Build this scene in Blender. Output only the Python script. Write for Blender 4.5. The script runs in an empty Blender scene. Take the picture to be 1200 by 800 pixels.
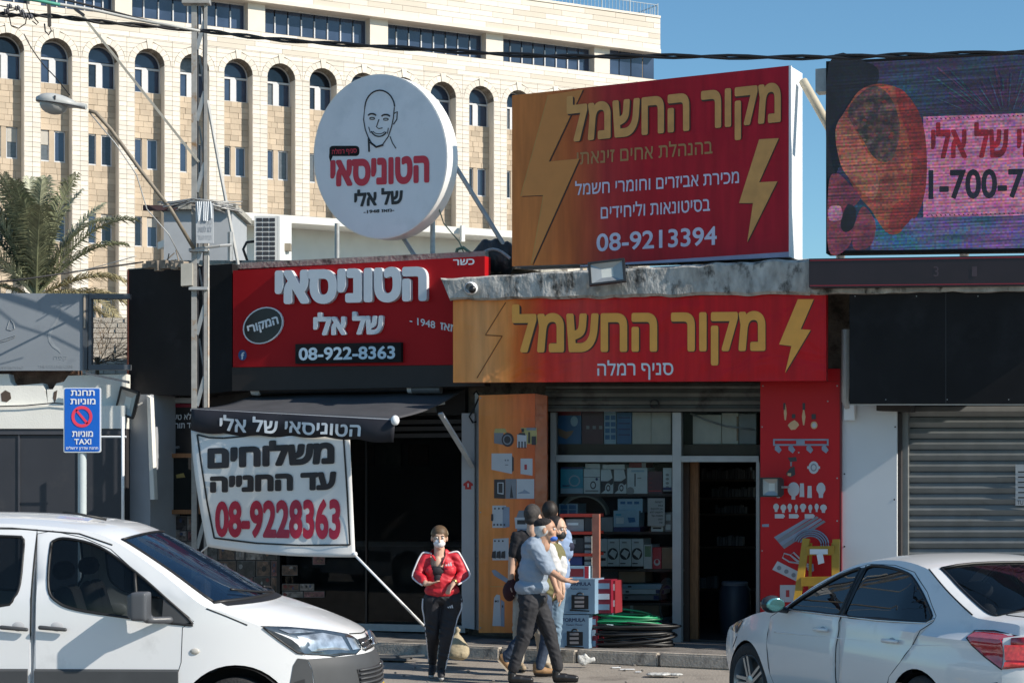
import bpy, bmesh, math, random
from math import sin, cos, tan, radians as R, pi
from mathutils import Vector as V, Matrix, noise
from mathutils.geometry import delaunay_2d_cdt
random.seed(7)
SC = bpy.context.scene
COL = SC.collection
# ------------------------------------------------------------------ camera, sky, sun, exposure
F = 2200.0; HZ = 555.0; CH = 2.1            # focal length in photo pixels, horizon row, eye height
cam = bpy.data.cameras.new("camera"); camo = bpy.data.objects.new("camera", cam); COL.objects.link(camo)
camo.location = (0, 0, CH); camo.rotation_euler = (R(90), 0, 0)
cam.sensor_width = 36; cam.lens = 36 * F / 1200; cam.shift_y = (HZ - 400) / 1200
cam.clip_start = .1; cam.clip_end = 3000; SC.camera = camo
SUN_AZ, SUN_EL = 26.0, 34.0                   # sun stands to the right, a little on the street side of the facades
w = bpy.data.worlds.new("World"); SC.world = w; w.use_nodes = True
nt = w.node_tree; bg = nt.nodes["Background"]
sky = nt.nodes.new("ShaderNodeTexSky"); sky.sky_type = 'NISHITA'; sky.sun_disc = False
sky.sun_elevation = R(SUN_EL); sky.sun_rotation = R(90 + SUN_AZ); sky.dust_density = .3; sky.ozone_density = 2.0; sky.air_density = 1.0
tint = nt.nodes.new("ShaderNodeVectorMath"); tint.operation = 'MULTIPLY'; tint.inputs[1].default_value = (.62, .88, .97)
nt.links.new(sky.outputs[0], tint.inputs[0]); nt.links.new(tint.outputs[0], bg.inputs[0]); bg.inputs[1].default_value = .104
sl = bpy.data.lights.new("sun", 'SUN'); sl.energy = 4.5; sl.angle = R(.5); sl.color = (1, .915, .80)
so = bpy.data.objects.new("sun", sl); COL.objects.link(so)
sd = V((cos(R(SUN_AZ)) * cos(R(SUN_EL)), -sin(R(SUN_AZ)) * cos(R(SUN_EL)), sin(R(SUN_EL))))
so.rotation_euler = sd.to_track_quat('Z', 'Y').to_euler(); so.location = (30, -15, 30)
SC.view_settings.view_transform = 'Standard'; SC.view_settings.look = 'None'
SC.view_settings.exposure = .42; SC.view_settings.gamma = 1
SC.render.engine = 'CYCLES'; SC.cycles.max_bounces = 8; SC.cycles.transparent_max_bounces = 12
SC.cycles.caustics_reflective = False; SC.cycles.caustics_refractive = False

# ------------------------------------------------------------------ materials
MATS = {}
def lin(c):
    return tuple((x / 12.92 if x <= .04045 else ((x + .055) / 1.055) ** 2.4) for x in c)
def mat(name, col, rough=.6, metal=0, var=.12, scale=6, bump=0, bscale=60, island=0, coat=0, spec=.5, grime=None, gscale=1.5, gth=.55, emis=0, stretch=None):
    """procedural surface: base colour (linear), fractal variation, optional stains and fine relief"""
    if name in MATS: return MATS[name]
    m = bpy.data.materials.new(name); m.use_nodes = True; n = m.node_tree; N = n.nodes; L = n.links
    b = N["Principled BSDF"]; b.inputs["Roughness"].default_value = rough; b.inputs["Metallic"].default_value = metal
    b.inputs["Specular IOR Level"].default_value = spec
    if coat: b.inputs["Coat Weight"].default_value = coat; b.inputs["Coat Roughness"].default_value = .03
    tc = N.new("ShaderNodeTexCoord"); src = tc.outputs["Object"]
    if stretch:
        mp = N.new("ShaderNodeMapping"); mp.inputs["Scale"].default_value = stretch; L.new(src, mp.inputs[0]); src = mp.outputs[0]
    ns = N.new("ShaderNodeTexNoise"); ns.inputs["Scale"].default_value = scale; ns.inputs["Detail"].default_value = 5; L.new(src, ns.inputs["Vector"])
    mr = N.new("ShaderNodeMapRange"); mr.inputs["From Min"].default_value = .3; mr.inputs["From Max"].default_value = .7
    mr.inputs["To Min"].default_value = 1 - var; mr.inputs["To Max"].default_value = 1 + var; L.new(ns.outputs["Fac"], mr.inputs[0])
    fac = mr.outputs[0]
    if island:
        g = N.new("ShaderNodeNewGeometry"); m2 = N.new("ShaderNodeMapRange"); m2.inputs["To Min"].default_value = 1 - island; m2.inputs["To Max"].default_value = 1 + island
        L.new(g.outputs["Random Per Island"], m2.inputs[0]); mu = N.new("ShaderNodeMath"); mu.operation = 'MULTIPLY'; L.new(fac, mu.inputs[0]); L.new(m2.outputs[0], mu.inputs[1]); fac = mu.outputs[0]
    vm = N.new("ShaderNodeVectorMath"); vm.operation = 'SCALE'; vm.inputs[0].default_value = col[:3]; L.new(fac, vm.inputs["Scale"]); out = vm.outputs[0]
    if grime:
        n2 = N.new("ShaderNodeTexNoise"); n2.inputs["Scale"].default_value = gscale; n2.inputs["Detail"].default_value = 9; n2.inputs["Roughness"].default_value = .65; L.new(src, n2.inputs["Vector"])
        m3 = N.new("ShaderNodeMapRange"); m3.inputs["From Min"].default_value = gth; m3.inputs["From Max"].default_value = gth + .13; L.new(n2.outputs["Fac"], m3.inputs[0])
        mx = N.new("ShaderNodeMix"); mx.data_type = 'RGBA'; L.new(m3.outputs[0], mx.inputs["Factor"]); L.new(out, mx.inputs["A"]); mx.inputs["B"].default_value = (*grime[:3], 1); out = mx.outputs["Result"]
    L.new(out, b.inputs["Base Color"])
    if emis: L.new(out, b.inputs["Emission Color"]); b.inputs["Emission Strength"].default_value = emis
    if bump:
        n3 = N.new("ShaderNodeTexNoise"); n3.inputs["Scale"].default_value = bscale; n3.inputs["Detail"].default_value = 4; L.new(src, n3.inputs["Vector"])
        bp = N.new("ShaderNodeBump"); bp.inputs["Strength"].default_value = bump; bp.inputs["Distance"].default_value = .02; L.new(n3.outputs["Fac"], bp.inputs["Height"]); L.new(bp.outputs[0], b.inputs["Normal"])
    MATS[name] = m; return m
def glassmat(name, tint=(.02, .025, .03), alpha=.55, rough=.02, spec=.5, clear=(.75, .8, .82)):
    if name in MATS: return MATS[name]
    m = bpy.data.materials.new(name); m.use_nodes = True; n = m.node_tree; N = n.nodes; L = n.links
    b = N["Principled BSDF"]; b.inputs["Base Color"].default_value = (*tint, 1); b.inputs["Roughness"].default_value = rough
    b.inputs["Alpha"].default_value = 1; b.inputs["Specular IOR Level"].default_value = spec
    tr = N.new("ShaderNodeBsdfTransparent"); tr.inputs[0].default_value = (*clear, 1)
    mx = N.new("ShaderNodeMixShader"); fr = N.new("ShaderNodeFresnel"); fr.inputs["IOR"].default_value = 1.5
    mr = N.new("ShaderNodeMapRange"); mr.inputs["To Min"].default_value = alpha; mr.inputs["To Max"].default_value = 1.0
    L.new(fr.outputs[0], mr.inputs[0]); L.new(mr.outputs[0], mx.inputs[0]); L.new(tr.outputs[0], mx.inputs[1]); L.new(b.outputs[0], mx.inputs[2])
    L.new(mx.outputs[0], N["Material Output"].inputs["Surface"]); MATS[name] = m; return m
def gradmat(name, stops, axis=0, lo=0, hi=1, rough=.35, coat=0, creases=0):
    """print whose colour runs along one object axis (metres lo..hi)"""
    if name in MATS: return MATS[name]
    m = bpy.data.materials.new(name); m.use_nodes = True; n = m.node_tree; N = n.nodes; L = n.links
    b = N["Principled BSDF"]; b.inputs["Roughness"].default_value = rough; b.inputs["Specular IOR Level"].default_value = .22
    tc = N.new("ShaderNodeTexCoord"); sp = N.new("ShaderNodeSeparateXYZ"); L.new(tc.outputs["Object"], sp.inputs[0])
    ns = N.new("ShaderNodeTexNoise"); ns.inputs["Scale"].default_value = 1.6; ns.inputs["Detail"].default_value = 3; L.new(tc.outputs["Object"], ns.inputs["Vector"])
    ad = N.new("ShaderNodeMath"); ad.operation = 'MULTIPLY_ADD'; L.new(ns.outputs["Fac"], ad.inputs[0]); ad.inputs[1].default_value = .25; L.new(sp.outputs[axis], ad.inputs[2])
    mr = N.new("ShaderNodeMapRange"); mr.inputs["From Min"].default_value = lo + .12; mr.inputs["From Max"].default_value = hi + .12; L.new(ad.outputs[0], mr.inputs[0])
    cr = N.new("ShaderNodeValToRGB"); L.new(mr.outputs[0], cr.inputs[0])
    while len(cr.color_ramp.elements) < len(stops): cr.color_ramp.elements.new(.5)
    for e, (p, c) in zip(cr.color_ramp.elements, stops): e.position = p; e.color = (*c, 1)
    mp = N.new("ShaderNodeMapping"); mp.inputs["Scale"].default_value = (7, 7, .8); L.new(tc.outputs["Object"], mp.inputs[0])
    n4 = N.new("ShaderNodeTexNoise"); n4.inputs["Scale"].default_value = 1.5; n4.inputs["Detail"].default_value = 7; L.new(mp.outputs[0], n4.inputs["Vector"])
    m4 = N.new("ShaderNodeMapRange"); m4.inputs["From Min"].default_value = .35; m4.inputs["From Max"].default_value = .7; m4.inputs["To Min"].default_value = 1.08; m4.inputs["To Max"].default_value = .80; L.new(n4.outputs["Fac"], m4.inputs[0])
    v4 = N.new("ShaderNodeVectorMath"); v4.operation = 'SCALE'; L.new(cr.outputs[0], v4.inputs[0]); L.new(m4.outputs[0], v4.inputs["Scale"]); L.new(v4.outputs[0], b.inputs["Base Color"])
    if creases:
        n3 = N.new("ShaderNodeTexNoise"); n3.inputs["Scale"].default_value = 2.2; n3.inputs["Detail"].default_value = 2; n3.inputs["Distortion"].default_value = 1.2; L.new(tc.outputs["Object"], n3.inputs["Vector"])
        bp = N.new("ShaderNodeBump"); bp.inputs["Strength"].default_value = creases; bp.inputs["Distance"].default_value = .08; L.new(n3.outputs["Fac"], bp.inputs["Height"]); L.new(bp.outputs[0], b.inputs["Normal"])
    MATS[name] = m; return m
def C(r, g, b): return lin((r / 255, g / 255, b / 255))
m_asph = mat("street_surface", (.30, .27, .235), .9, var=.10, scale=1.3, bump=.5, bscale=40, grime=(.17, .15, .13), gscale=1.1, gth=.52)
m_walk = mat("sidewalk_concrete", (.20, .185, .17), .9, var=.15, scale=3, bump=.5, bscale=50, grime=(.09, .085, .08), gscale=2, gth=.5)
m_curb = mat("curb_stone", (.40, .36, .31), .9, var=.16, scale=8, bump=.6, bscale=40, grime=(.2, .18, .16), gscale=5, gth=.56)
m_pil = mat("pale_limestone", (.70, .64, .555), .85, var=.06, scale=1.2, island=.09, bump=.2, bscale=6)
m_span = mat("tan_limestone", (.47, .385, .29), .88, var=.07, scale=1.2, island=.15, bump=.5, bscale=7)
m_joint = mat("stone_joint", (.24, .20, .16), .95, var=.05)
m_bglass = mat("dark_blue_window_glass", (.035, .055, .10), .10, var=.45, scale=.5, spec=.6)  # blue base colour paints in the sky reflected by the panes
m_wframe = mat("pale_window_frame", (.55, .56, .58), .5, var=.04)
m_conc = mat("weathered_concrete", (.34, .325, .285), .95, var=.22, scale=7, bump=1.0, bscale=22, grime=(.06, .055, .05), gscale=4, gth=.52)
m_rough = mat("raw_masonry", (.17, .15, .125), .95, var=.3, scale=8, bump=.9, bscale=25, grime=(.05, .045, .04), gscale=4, gth=.5)
m_black = mat("black_panel", (.008, .008, .009), .7, var=.3, scale=2, spec=.25, grime=(.016, .016, .018), gscale=1.3, gth=.5)
m_blackg = mat("black_gloss", (.010, .010, .012), .3, var=.15, scale=3)
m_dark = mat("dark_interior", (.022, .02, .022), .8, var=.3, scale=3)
m_alu = mat("grey_aluminium", (.42, .43, .43), .45, metal=.2, var=.08, scale=10)
m_shut = mat("shutter_metal", (.20, .21, .21), .55, metal=.25, var=.12, scale=5, grime=(.14, .135, .12), gscale=3, gth=.6)
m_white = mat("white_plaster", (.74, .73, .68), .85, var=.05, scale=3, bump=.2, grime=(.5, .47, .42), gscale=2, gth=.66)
m_wpanel = mat("white_cladding", (.62, .65, .68), .5, var=.03, scale=2)
m_steel = mat("galvanised_steel", (.36, .37, .37), .5, metal=.5, var=.12, scale=14)
m_rusty = mat("rust_streaked_steel", (.34, .33, .31), .6, metal=.2, var=.12, scale=14, grime=(.26, .16, .08), gscale=6, gth=.58)
m_wood = mat("brown_wood", (.26, .12, .05), .6, var=.25, scale=8, stretch=(12, 12, 1))
m_redsign = mat("red_sign_face", (.40, .008, .012), .45, var=.06, scale=1.5, spec=.15)
m_lwhite = mat("white_letter", (.66, .70, .74), .4, var=.02)
m_lblack = mat("black_print", (.012, .012, .014), .5, var=.05)
m_lred = mat("red_print", (.55, .02, .045), .45, var=.05)
m_gold = mat("gold_print", (.60, .37, .10), .45, var=.05)
m_golddim = mat("dull_gold_print", (.40, .20, .07), .5, var=.05)
m_pgrey = mat("grey_painted_post", (.33, .35, .38), .55, var=.06, scale=4)

# ------------------------------------------------------------------ building helpers
MW = {}
def mw(o): return MW.get(o.name, Matrix.Identity(4))
def tag(o, label=None, cat=None, group=None, kind=None):
    if label: o["label"] = label
    if cat: o["category"] = cat
    if group: o["group"] = group
    if kind: o["kind"] = kind
    return o
def thing(name, label, cat, loc=(0, 0, 0), rotz=0, group=None, kind=None):
    o = bpy.data.objects.new(name, None); COL.objects.link(o); o.empty_display_size = .1
    o.location = loc; o.rotation_euler = (0, 0, rotz); MW[o.name] = Matrix.Translation(V(loc)) @ Matrix.Rotation(rotz, 4, 'Z')
    return tag(o, label, cat, group, kind)
class B:
    """collects world-space geometry; obj() links it as one mesh object"""
    def __init__(s): s.v = []; s.f = []; s.mi = []; s.cur = 0
    def add(s, vs, fs):
        k = len(s.v); s.v += [V(p) for p in vs]; s.f += [tuple(i + k for i in q) for q in fs]; s.mi += [s.cur] * len(fs); return s
    def hexa(s, a, b):                     # a, b: two quads facing one another
        s.add(list(a) + list(b), [(0, 1, 2, 3), (7, 6, 5, 4), (0, 4, 5, 1), (1, 5, 6, 2), (2, 6, 7, 3), (3, 7, 4, 0)]); return s
    def slab(s, quad, vec): return s.hexa(quad, [p + vec for p in quad])
    def prism(s, poly, vec, cap=True):
        n = len(poly); s.add(list(poly) + [p + vec for p in poly], [tuple(range(n))] * cap + [tuple(range(2 * n - 1, n - 1, -1))] * cap + [(i, i + n, (i + 1) % n + n, (i + 1) % n) for i in range(n)]); return s
    def box(s, c, size, rz=0, M=None):
        x, y, z = [q / 2 for q in size]; c = V(c)
        rot = M if M is not None else Matrix.Rotation(rz, 3, 'Z')
        P = [c + rot @ V(q) for q in ((-x, -y, -z), (x, -y, -z), (x, y, -z), (-x, y, -z), (-x, -y, z), (x, -y, z), (x, y, z), (-x, y, z))]
        s.add(P, [(0, 3, 2, 1), (4, 5, 6, 7), (0, 1, 5, 4), (1, 2, 6, 5), (2, 3, 7, 6), (3, 0, 4, 7)]); return s
    def tube(s, pts, r, n=8, cap=True):
        pts = [V(p) for p in pts]; rs = r if isinstance(r, (list, tuple)) else [r] * len(pts); rings = []
        up = V((0, 0, 1)) if abs((pts[-1] - pts[0]).normalized().z) < .9 else V((1, 0, 0))
        for i, p in enumerate(pts):
            d = (pts[min(i + 1, len(pts) - 1)] - pts[max(i - 1, 0)]).normalized(); a = d.cross(up).normalized(); b = a.cross(d)
            rings.append([p + (a * cos(2 * pi * k / n) + b * sin(2 * pi * k / n)) * rs[i] for k in range(n)])
        fs = [(i * n + k, i * n + (k + 1) % n, (i + 1) * n + (k + 1) % n, (i + 1) * n + k) for i in range(len(pts) - 1) for k in range(n)]
        if cap: fs += [tuple(range(n))[::-1], tuple(range((len(pts) - 1) * n, len(pts) * n))]
        s.add([q for r_ in rings for q in r_], fs); return s
    def bar(s, a, b, w, t, side=None):      # rectangular bar
        a, b = V(a), V(b); d = (b - a).normalized(); sd_ = V(side) if side else V((1, 0, 0)); n = d.cross(sd_).normalized(); q = n.cross(d).normalized()
        A = [a + q * x * w / 2 + n * y * t / 2 for x, y in ((-1, -1), (1, -1), (1, 1), (-1, 1))]; s.hexa(A, [p + (b - a) for p in A]); return s
    def ball(s, c, r, M=None, nu=12, nv=8):
        r = V(r) if not isinstance(r, (int, float)) else V((r, r, r)); c = V(c); vs = []; fs = []
        for j in range(nv + 1):
            for i in range(nu):
                a = 2 * pi * i / nu; b = pi * j / nv; p = V((sin(b) * cos(a) * r.x, sin(b) * sin(a) * r.y, cos(b) * r.z)); vs.append(c + (M @ p if M is not None else p))
        for j in range(nv):
            for i in range(nu): fs.append((j * nu + i, (j + 1) * nu + i, (j + 1) * nu + (i + 1) % nu, j * nu + (i + 1) % nu))
        s.add(vs, fs); return s
    def cap(s, p0, r0, p1, r1, n=10):      # tapered capsule
        p0, p1 = V(p0), V(p1); d = (p1 - p0); L = d.length or 1e-6; d = d / L
        up = V((0, 0, 1)) if abs(d.z) < .9 else V((1, 0, 0)); a = d.cross(up).normalized(); b = a.cross(d); rings = []
        for t in (-85, -60, -30, 0): rings.append((p0 + d * r0 * sin(R(t)), r0 * cos(R(t))))
        for t in (0, 30, 60, 85): rings.append((p1 + d * r1 * sin(R(t)), r1 * cos(R(t))))
        vs = [c + (a * cos(2 * pi * k / n) + b * sin(2 * pi * k / n)) * r for c, r in rings for k in range(n)]; m = len(rings)
        fs = [(i * n + k, i * n + (k + 1) % n, (i + 1) * n + (k + 1) % n, (i + 1) * n + k) for i in range(m - 1) for k in range(n)] + [tuple(range(n))[::-1], tuple(range((m - 1) * n, m * n))]
        s.add(vs, fs); return s
    def lathe(s, c, axis, prof, n=24):      # prof: (along axis, radius)
        c = V(c); ax = V(axis).normalized(); up = V((0, 0, 1)) if abs(ax.z) < .9 else V((1, 0, 0)); a = ax.cross(up).normalized(); b = a.cross(ax)
        vs = [c + ax * h + (a * cos(2 * pi * k / n) + b * sin(2 * pi * k / n)) * r for h, r in prof for k in range(n)]
        s.add(vs, [(i * n + k, i * n + (k + 1) % n, (i + 1) * n + (k + 1) % n, (i + 1) * n + k) for i in range(len(prof) - 1) for k in range(n)]); return s
    def mesh(s, name, M=None):
        me = bpy.data.meshes.new(name); inv = M.inverted() if M is not None else None
        me.from_pydata([tuple(inv @ p) if inv else tuple(p) for p in s.v], [], s.f); me.validate(); return me
    def obj(s, name, mt, parent=None, smooth=False, label=None, cat=None, group=None, kind=None, fix=True, rotz=0, merge=0):
        if parent is not None: M = mw(parent)
        else:
            xs = [p.x for p in s.v]; ys = [p.y for p in s.v]; zs = [p.z for p in s.v]
            M = Matrix.Translation(((min(xs) + max(xs)) / 2, (min(ys) + max(ys)) / 2, min(zs))) @ Matrix.Rotation(rotz, 4, 'Z')
        me = bpy.data.meshes.new(name); inv = M.inverted(); me.from_pydata([tuple(inv @ p) for p in s.v], [], s.f)
        mts = mt if isinstance(mt, (list, tuple)) else [mt]
        for q in mts: me.materials.append(q)
        if len(mts) > 1: me.polygons.foreach_set("material_index", s.mi)
        if fix or merge:
            bm = bmesh.new(); bm.from_mesh(me)
            if merge: bmesh.ops.remove_doubles(bm, verts=bm.verts, dist=merge)
            if fix: bmesh.ops.recalc_face_normals(bm, faces=bm.faces)
            bm.to_mesh(me); bm.free()
        if smooth:
            me.polygons.foreach_set("use_smooth", [True] * len(me.polygons))
            if smooth is not True: me.set_sharp_from_angle(angle=R(smooth))
        o = bpy.data.objects.new(name, me); COL.objects.link(o); MW[o.name] = M
        if parent is not None: o.parent = parent
        else: o.matrix_world = M; o.location = M.translation; o.rotation_euler = (0, 0, rotz)
        return tag(o, label, cat, group, kind)
def inst(name, me, parent, M):
    o = bpy.data.objects.new(name, me); COL.objects.link(o); o.parent = parent; o.matrix_local = M; o.matrix_basis = M; MW[o.name] = mw(parent) @ M; return o
def copy_tree(o, parent=None):
    c = o.copy(); COL.objects.link(c)
    if parent: c.parent = parent
    for ch in [q for q in o.children]: copy_tree(ch, c)
    return c
def X(px, py, Z): return V(((px - 600) / F * Z, Z, CH + (HZ - py) / F * Z))   # a place Z metres away
class Plane:
    """upright plane whose right end comes nearer by the angle a"""
    def __init__(s, a, px, Z):
        s.a = R(a); s.t = tan(s.a); s.Z0 = Z * (1 + (px - 600) / F * s.t); s.n = V((-sin(s.a), -cos(s.a), 0)); s.u = V((cos(s.a), -sin(s.a), 0)); s.rz = -s.a
    def __call__(s, px, py, d=0):
        u = (px - 600) / F; Z0 = s.Z0 - d / cos(s.a); Z = Z0 / (1 + u * s.t); return V((u * Z, Z, CH + (HZ - py) / F * Z))
    def q(s, pts, d=0): return [s(x, y, d) for x, y in pts]
    def rect(s, x0, y0, x1, y1, d=0): return s.q([(x0, y0), (x1, y0), (x1, y1), (x0, y1)], d)
W = Plane(22, 750, 22.3)
def rect(x0, y0, x1, y1): return [(x0, y0), (x1, y0), (x1, y1), (x0, y1)]
def plate(name, pts, mt, parent, d=0, t=.02, pl=W, **k):
    """panel whose front lies d metres before the plane and is t thick"""
    return B().prism(pl.q(pts, d), -pl.n * t).obj(name, mt, parent, **k)

def cr(P, closed=False, k=6, tens=.5):
    """smooth curve through the given points"""
    n = len(P); out = []
    for i in range(n if closed else n - 1):
        g = (lambda j: P[j % n]) if closed else (lambda j: P[max(0, min(n - 1, j))]); p0, p1, p2, p3 = g(i - 1), g(i), g(i + 1), g(i + 2)
        for j in range(k):
            t = j / k; out.append(tuple(p1[c] + tens * (p2[c] - p0[c]) * t + (3 * (p2[c] - p1[c]) - tens * (2 * (p2[c] - p0[c]) + (p3[c] - p1[c]))) * t * t + (2 * (p1[c] - p2[c]) + tens * ((p2[c] - p0[c]) + (p3[c] - p1[c]))) * t ** 3 for c in range(len(p1))))
    if not closed: out.append(tuple(P[-1]))
    return out
# text: outlines of Blender's built-in font, turned to mesh once per string
TXT = {}; GL = {}
def islands(vs, fs):
    par = list(range(len(vs)))
    def fd(i):
        while par[i] != i: par[i] = par[par[i]]; i = par[i]
        return i
    for f in fs:
        for q in f[1:]: par[fd(q)] = fd(f[0])
    g = {}
    for f in fs: g.setdefault(fd(f[0]), []).append(f)
    out = []
    for fl in g.values():
        ids = {i for f in fl for i in f}; out.append([min(vs[i][0] for i in ids), max(vs[i][0] for i in ids), fl])
    out.sort(key=lambda q: q[0]); res = []
    for a in out:
        if res and a[0] < res[-1][1] - .25 * min(a[1] - a[0], res[-1][1] - res[-1][0]): res[-1][1] = max(res[-1][1], a[1]); res[-1][2] = res[-1][2] + a[2]
        else: res.append(a)
    return res
def thicken(vs, fs, r):
    """union of the glyph triangles with a round pen run along their outline"""
    ec = set()
    for f in fs:
        for a, c in zip(f, f[1:] + f[:1]): ec.add((a, c))
    bd = [(a, c) for a, c in ec if (c, a) not in ec]
    P = [V(p) for p in vs]; F_ = [tuple(f) for f in fs]; seen = set()
    for a, c in bd:
        A, D = V(vs[a]), V(vs[c]); d = D - A
        if d.length < 1e-6: continue
        n = V((-d.y, d.x)).normalized() * r; k = len(P); P += [A + n, A - n, D - n, D + n]; F_.append((k, k + 1, k + 2, k + 3))
        for q, w_ in ((a, A), (c, D)):
            if q in seen: continue
            seen.add(q); k = len(P); P += [w_ + V((cos(pi * (i + .5) / 6), sin(pi * (i + .5) / 6))) * r for i in range(12)]; F_.append(tuple(range(k, k + 12)))
    o = delaunay_2d_cdt(P, [], F_, 0, 1e-5, True)
    return [(p.x, p.y) for p in o[0]], [tuple(f) for f, q in zip(o[2], o[5]) if q]
def textgeo(s, bold=0.0, ref=None):
    k = (s, bold, ref)
    if k in TXT: return TXT[k]
    def ev(t):
        c = bpy.data.curves.new("t", 'FONT'); c.body = t; c.resolution_u = 4; c.fill_mode = 'NONE'
        o = bpy.data.objects.new("t", c); COL.objects.link(o); dg = bpy.context.evaluated_depsgraph_get(); me = o.evaluated_get(dg).to_mesh()
        vs = [(p.co.x, p.co.y) for p in me.vertices]; es = [tuple(e.vertices) for e in me.edges]; fs = []
        bpy.data.objects.remove(o); bpy.data.curves.remove(c)
        nxt = {}
        for a, b_ in es: nxt.setdefault(a, []).append(b_); nxt.setdefault(b_, []).append(a)
        loops = []; seen = set()
        for i in range(len(vs)):
            if i in seen or i not in nxt: continue
            lp_ = [i]; seen.add(i); j = i + 1 if i + 1 in nxt[i] else nxt[i][0]
            while j not in seen:
                lp_.append(j); seen.add(j); k_ = [q for q in nxt[j] if q not in seen]
                if not k_: break
                j = k_[0]
            if len(lp_) > 2: loops.append(lp_)
        # glyph by glyph: group loops whose x spans overlap
        sp = sorted([[min(vs[i][0] for i in l), max(vs[i][0] for i in l), [l]] for l in loops], key=lambda q: q[0]); gr = []
        for a in sp:
            if gr and a[0] < gr[-1][1] - 1e-4: gr[-1][1] = max(gr[-1][1], a[1]); gr[-1][2] += a[2]
            else: gr.append(a)
        V2, F2 = [], []
        for x0, x1, ls in gr:
            P = [V(vs[i]) for l in ls for i in l]; E_ = []; k_ = 0
            for l in ls: E_ += [(k_ + i, k_ + (i + 1) % len(l)) for i in range(len(l))]; k_ += len(l)
            o2 = delaunay_2d_cdt(P, E_, [], 0, 1e-6, False); n0 = len(V2); V2 += [(p.x, p.y) for p in o2[0]]
            for f in o2[2]:
                cx = sum(o2[0][i].x for i in f) / len(f); cy = sum(o2[0][i].y for i in f) / len(f); wn = 0
                for l in ls:
                    for i in range(len(l)):
                        (ax, ay), (bx_, by_) = vs[l[i]], vs[l[(i + 1) % len(l)]]
                        if (ay <= cy) != (by_ <= cy) and ax + (cy - ay) / (by_ - ay) * (bx_ - ax) > cx: wn += 1 if by_ > ay else -1
                if wn: F2.append(tuple(i + n0 for i in f))
        return V2, F2
    if (s, 0) not in TXT: TXT[(s, 0)] = ev(s)
    vs, fs = TXT[(s, 0)]
    if bold:
        V_, F2 = [], []
        for x0, x1, fl in islands(vs, fs):
            ids = sorted({i for f in fl for i in f}); mp = {q: k_ for k_, q in enumerate(ids)}; key = (round(bold, 4),) + tuple((round(vs[i][0] - x0, 3), round(vs[i][1], 3)) for i in ids)
            if key not in GL: GL[key] = thicken([(vs[i][0] - x0, vs[i][1]) for i in ids], [tuple(mp[i] for i in f) for f in fl], bold * .8)
            v2, f2 = GL[key]; n0 = len(V_); V_ += [(x + x0, y) for x, y in v2]; F2 += [tuple(i + n0 for i in f) for f in f2]
        vs, fs = V_, F2
    r, _ = ev(ref or '\u05d7'); y0 = min(p[1] for p in r) - bold * .8; h = max(p[1] for p in r) + bold * .8 - y0; x0 = min(p[0] for p in vs); wd = max(p[0] for p in vs) - x0
    TXT[k] = ([((x - x0) / wd, (y - y0) / h) for x, y in vs], fs); return TXT[k]
def heb(s): return s[::-1]
def bil(bl, br, tr, tl):
    return lambda u, v: ((bl[0] * (1 - u) + br[0] * u) * (1 - v) + (tl[0] * (1 - u) + tr[0] * u) * v, (bl[1] * (1 - u) + br[1] * u) * (1 - v) + (tl[1] * (1 - u) + tr[1] * u) * v)
def lettering(s, fn, mt, parent, bold=0, ref=None, name="lettering", off=None):
    """flat print: fn(u, v) gives the place on the sign"""
    vs, fs = textgeo(s, bold, ref); b = B(); b.add([fn(u, v) for u, v in vs], fs); return b.obj(name, mt, parent, fix=False)
def sign_text(s, bl, br, tr, tl, mt, parent, d, pl=W, bold=0, ref=None, name="lettering"):
    g = bil(bl, br, tr, tl); return lettering(s, lambda u, v: pl(*g(u, v), d), mt, parent, bold, ref, name)
def raised_letters(s, bl, br, tr, tl, mt, parent, d, t, pl=W, bold=0):
    vs, fs = textgeo(s, bold); g = bil(bl, br, tr, tl)
    for x0, x1, fl in islands(vs, fs):
        ids = sorted({i for f in fl for i in f}); mp = {q: k for k, q in enumerate(ids)}; b = B()
        P = [pl(*g(*vs[i]), d + t) for i in ids]; n = len(P); ec = {}
        for f in fl:
            for a, c in zip(f, f[1:] + f[:1]): ec[(mp[a], mp[c])] = 1
        side = [(a, c, c + n, a + n) for (a, c) in ec if (c, a) not in ec]
        b.add(P + [p - pl.n * t for p in P], [tuple(mp[i] for i in f) for f in fl] + side); b.obj("letter", mt, parent, fix=False)
def remeshed(b, vox, smooth=6, M=None):
    """fuses overlapping lumps into one continuous surface"""
    me = b.mesh("lump", M); o = bpy.data.objects.new("lump", me); COL.objects.link(o)
    r = o.modifiers.new("r", 'REMESH'); r.mode = 'VOXEL'; r.voxel_size = vox
    if smooth: s = o.modifiers.new("s", 'SMOOTH'); s.iterations = smooth; s.factor = .5
    dg = bpy.context.evaluated_depsgraph_get(); out = bpy.data.meshes.new_from_object(o.evaluated_get(dg)); bpy.data.objects.remove(o)
    out.polygons.foreach_set("use_smooth", [True] * len(out.polygons)); return out
def blob(name, b, mt, parent, vox=.012, smooth=6, **k):
    me = remeshed(b, vox, smooth, mw(parent)); me.materials.clear(); me.materials.append(mt); me.name = name
    o = bpy.data.objects.new(name, me); COL.objects.link(o); o.parent = parent; MW[o.name] = mw(parent); return tag(o, **k)

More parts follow.
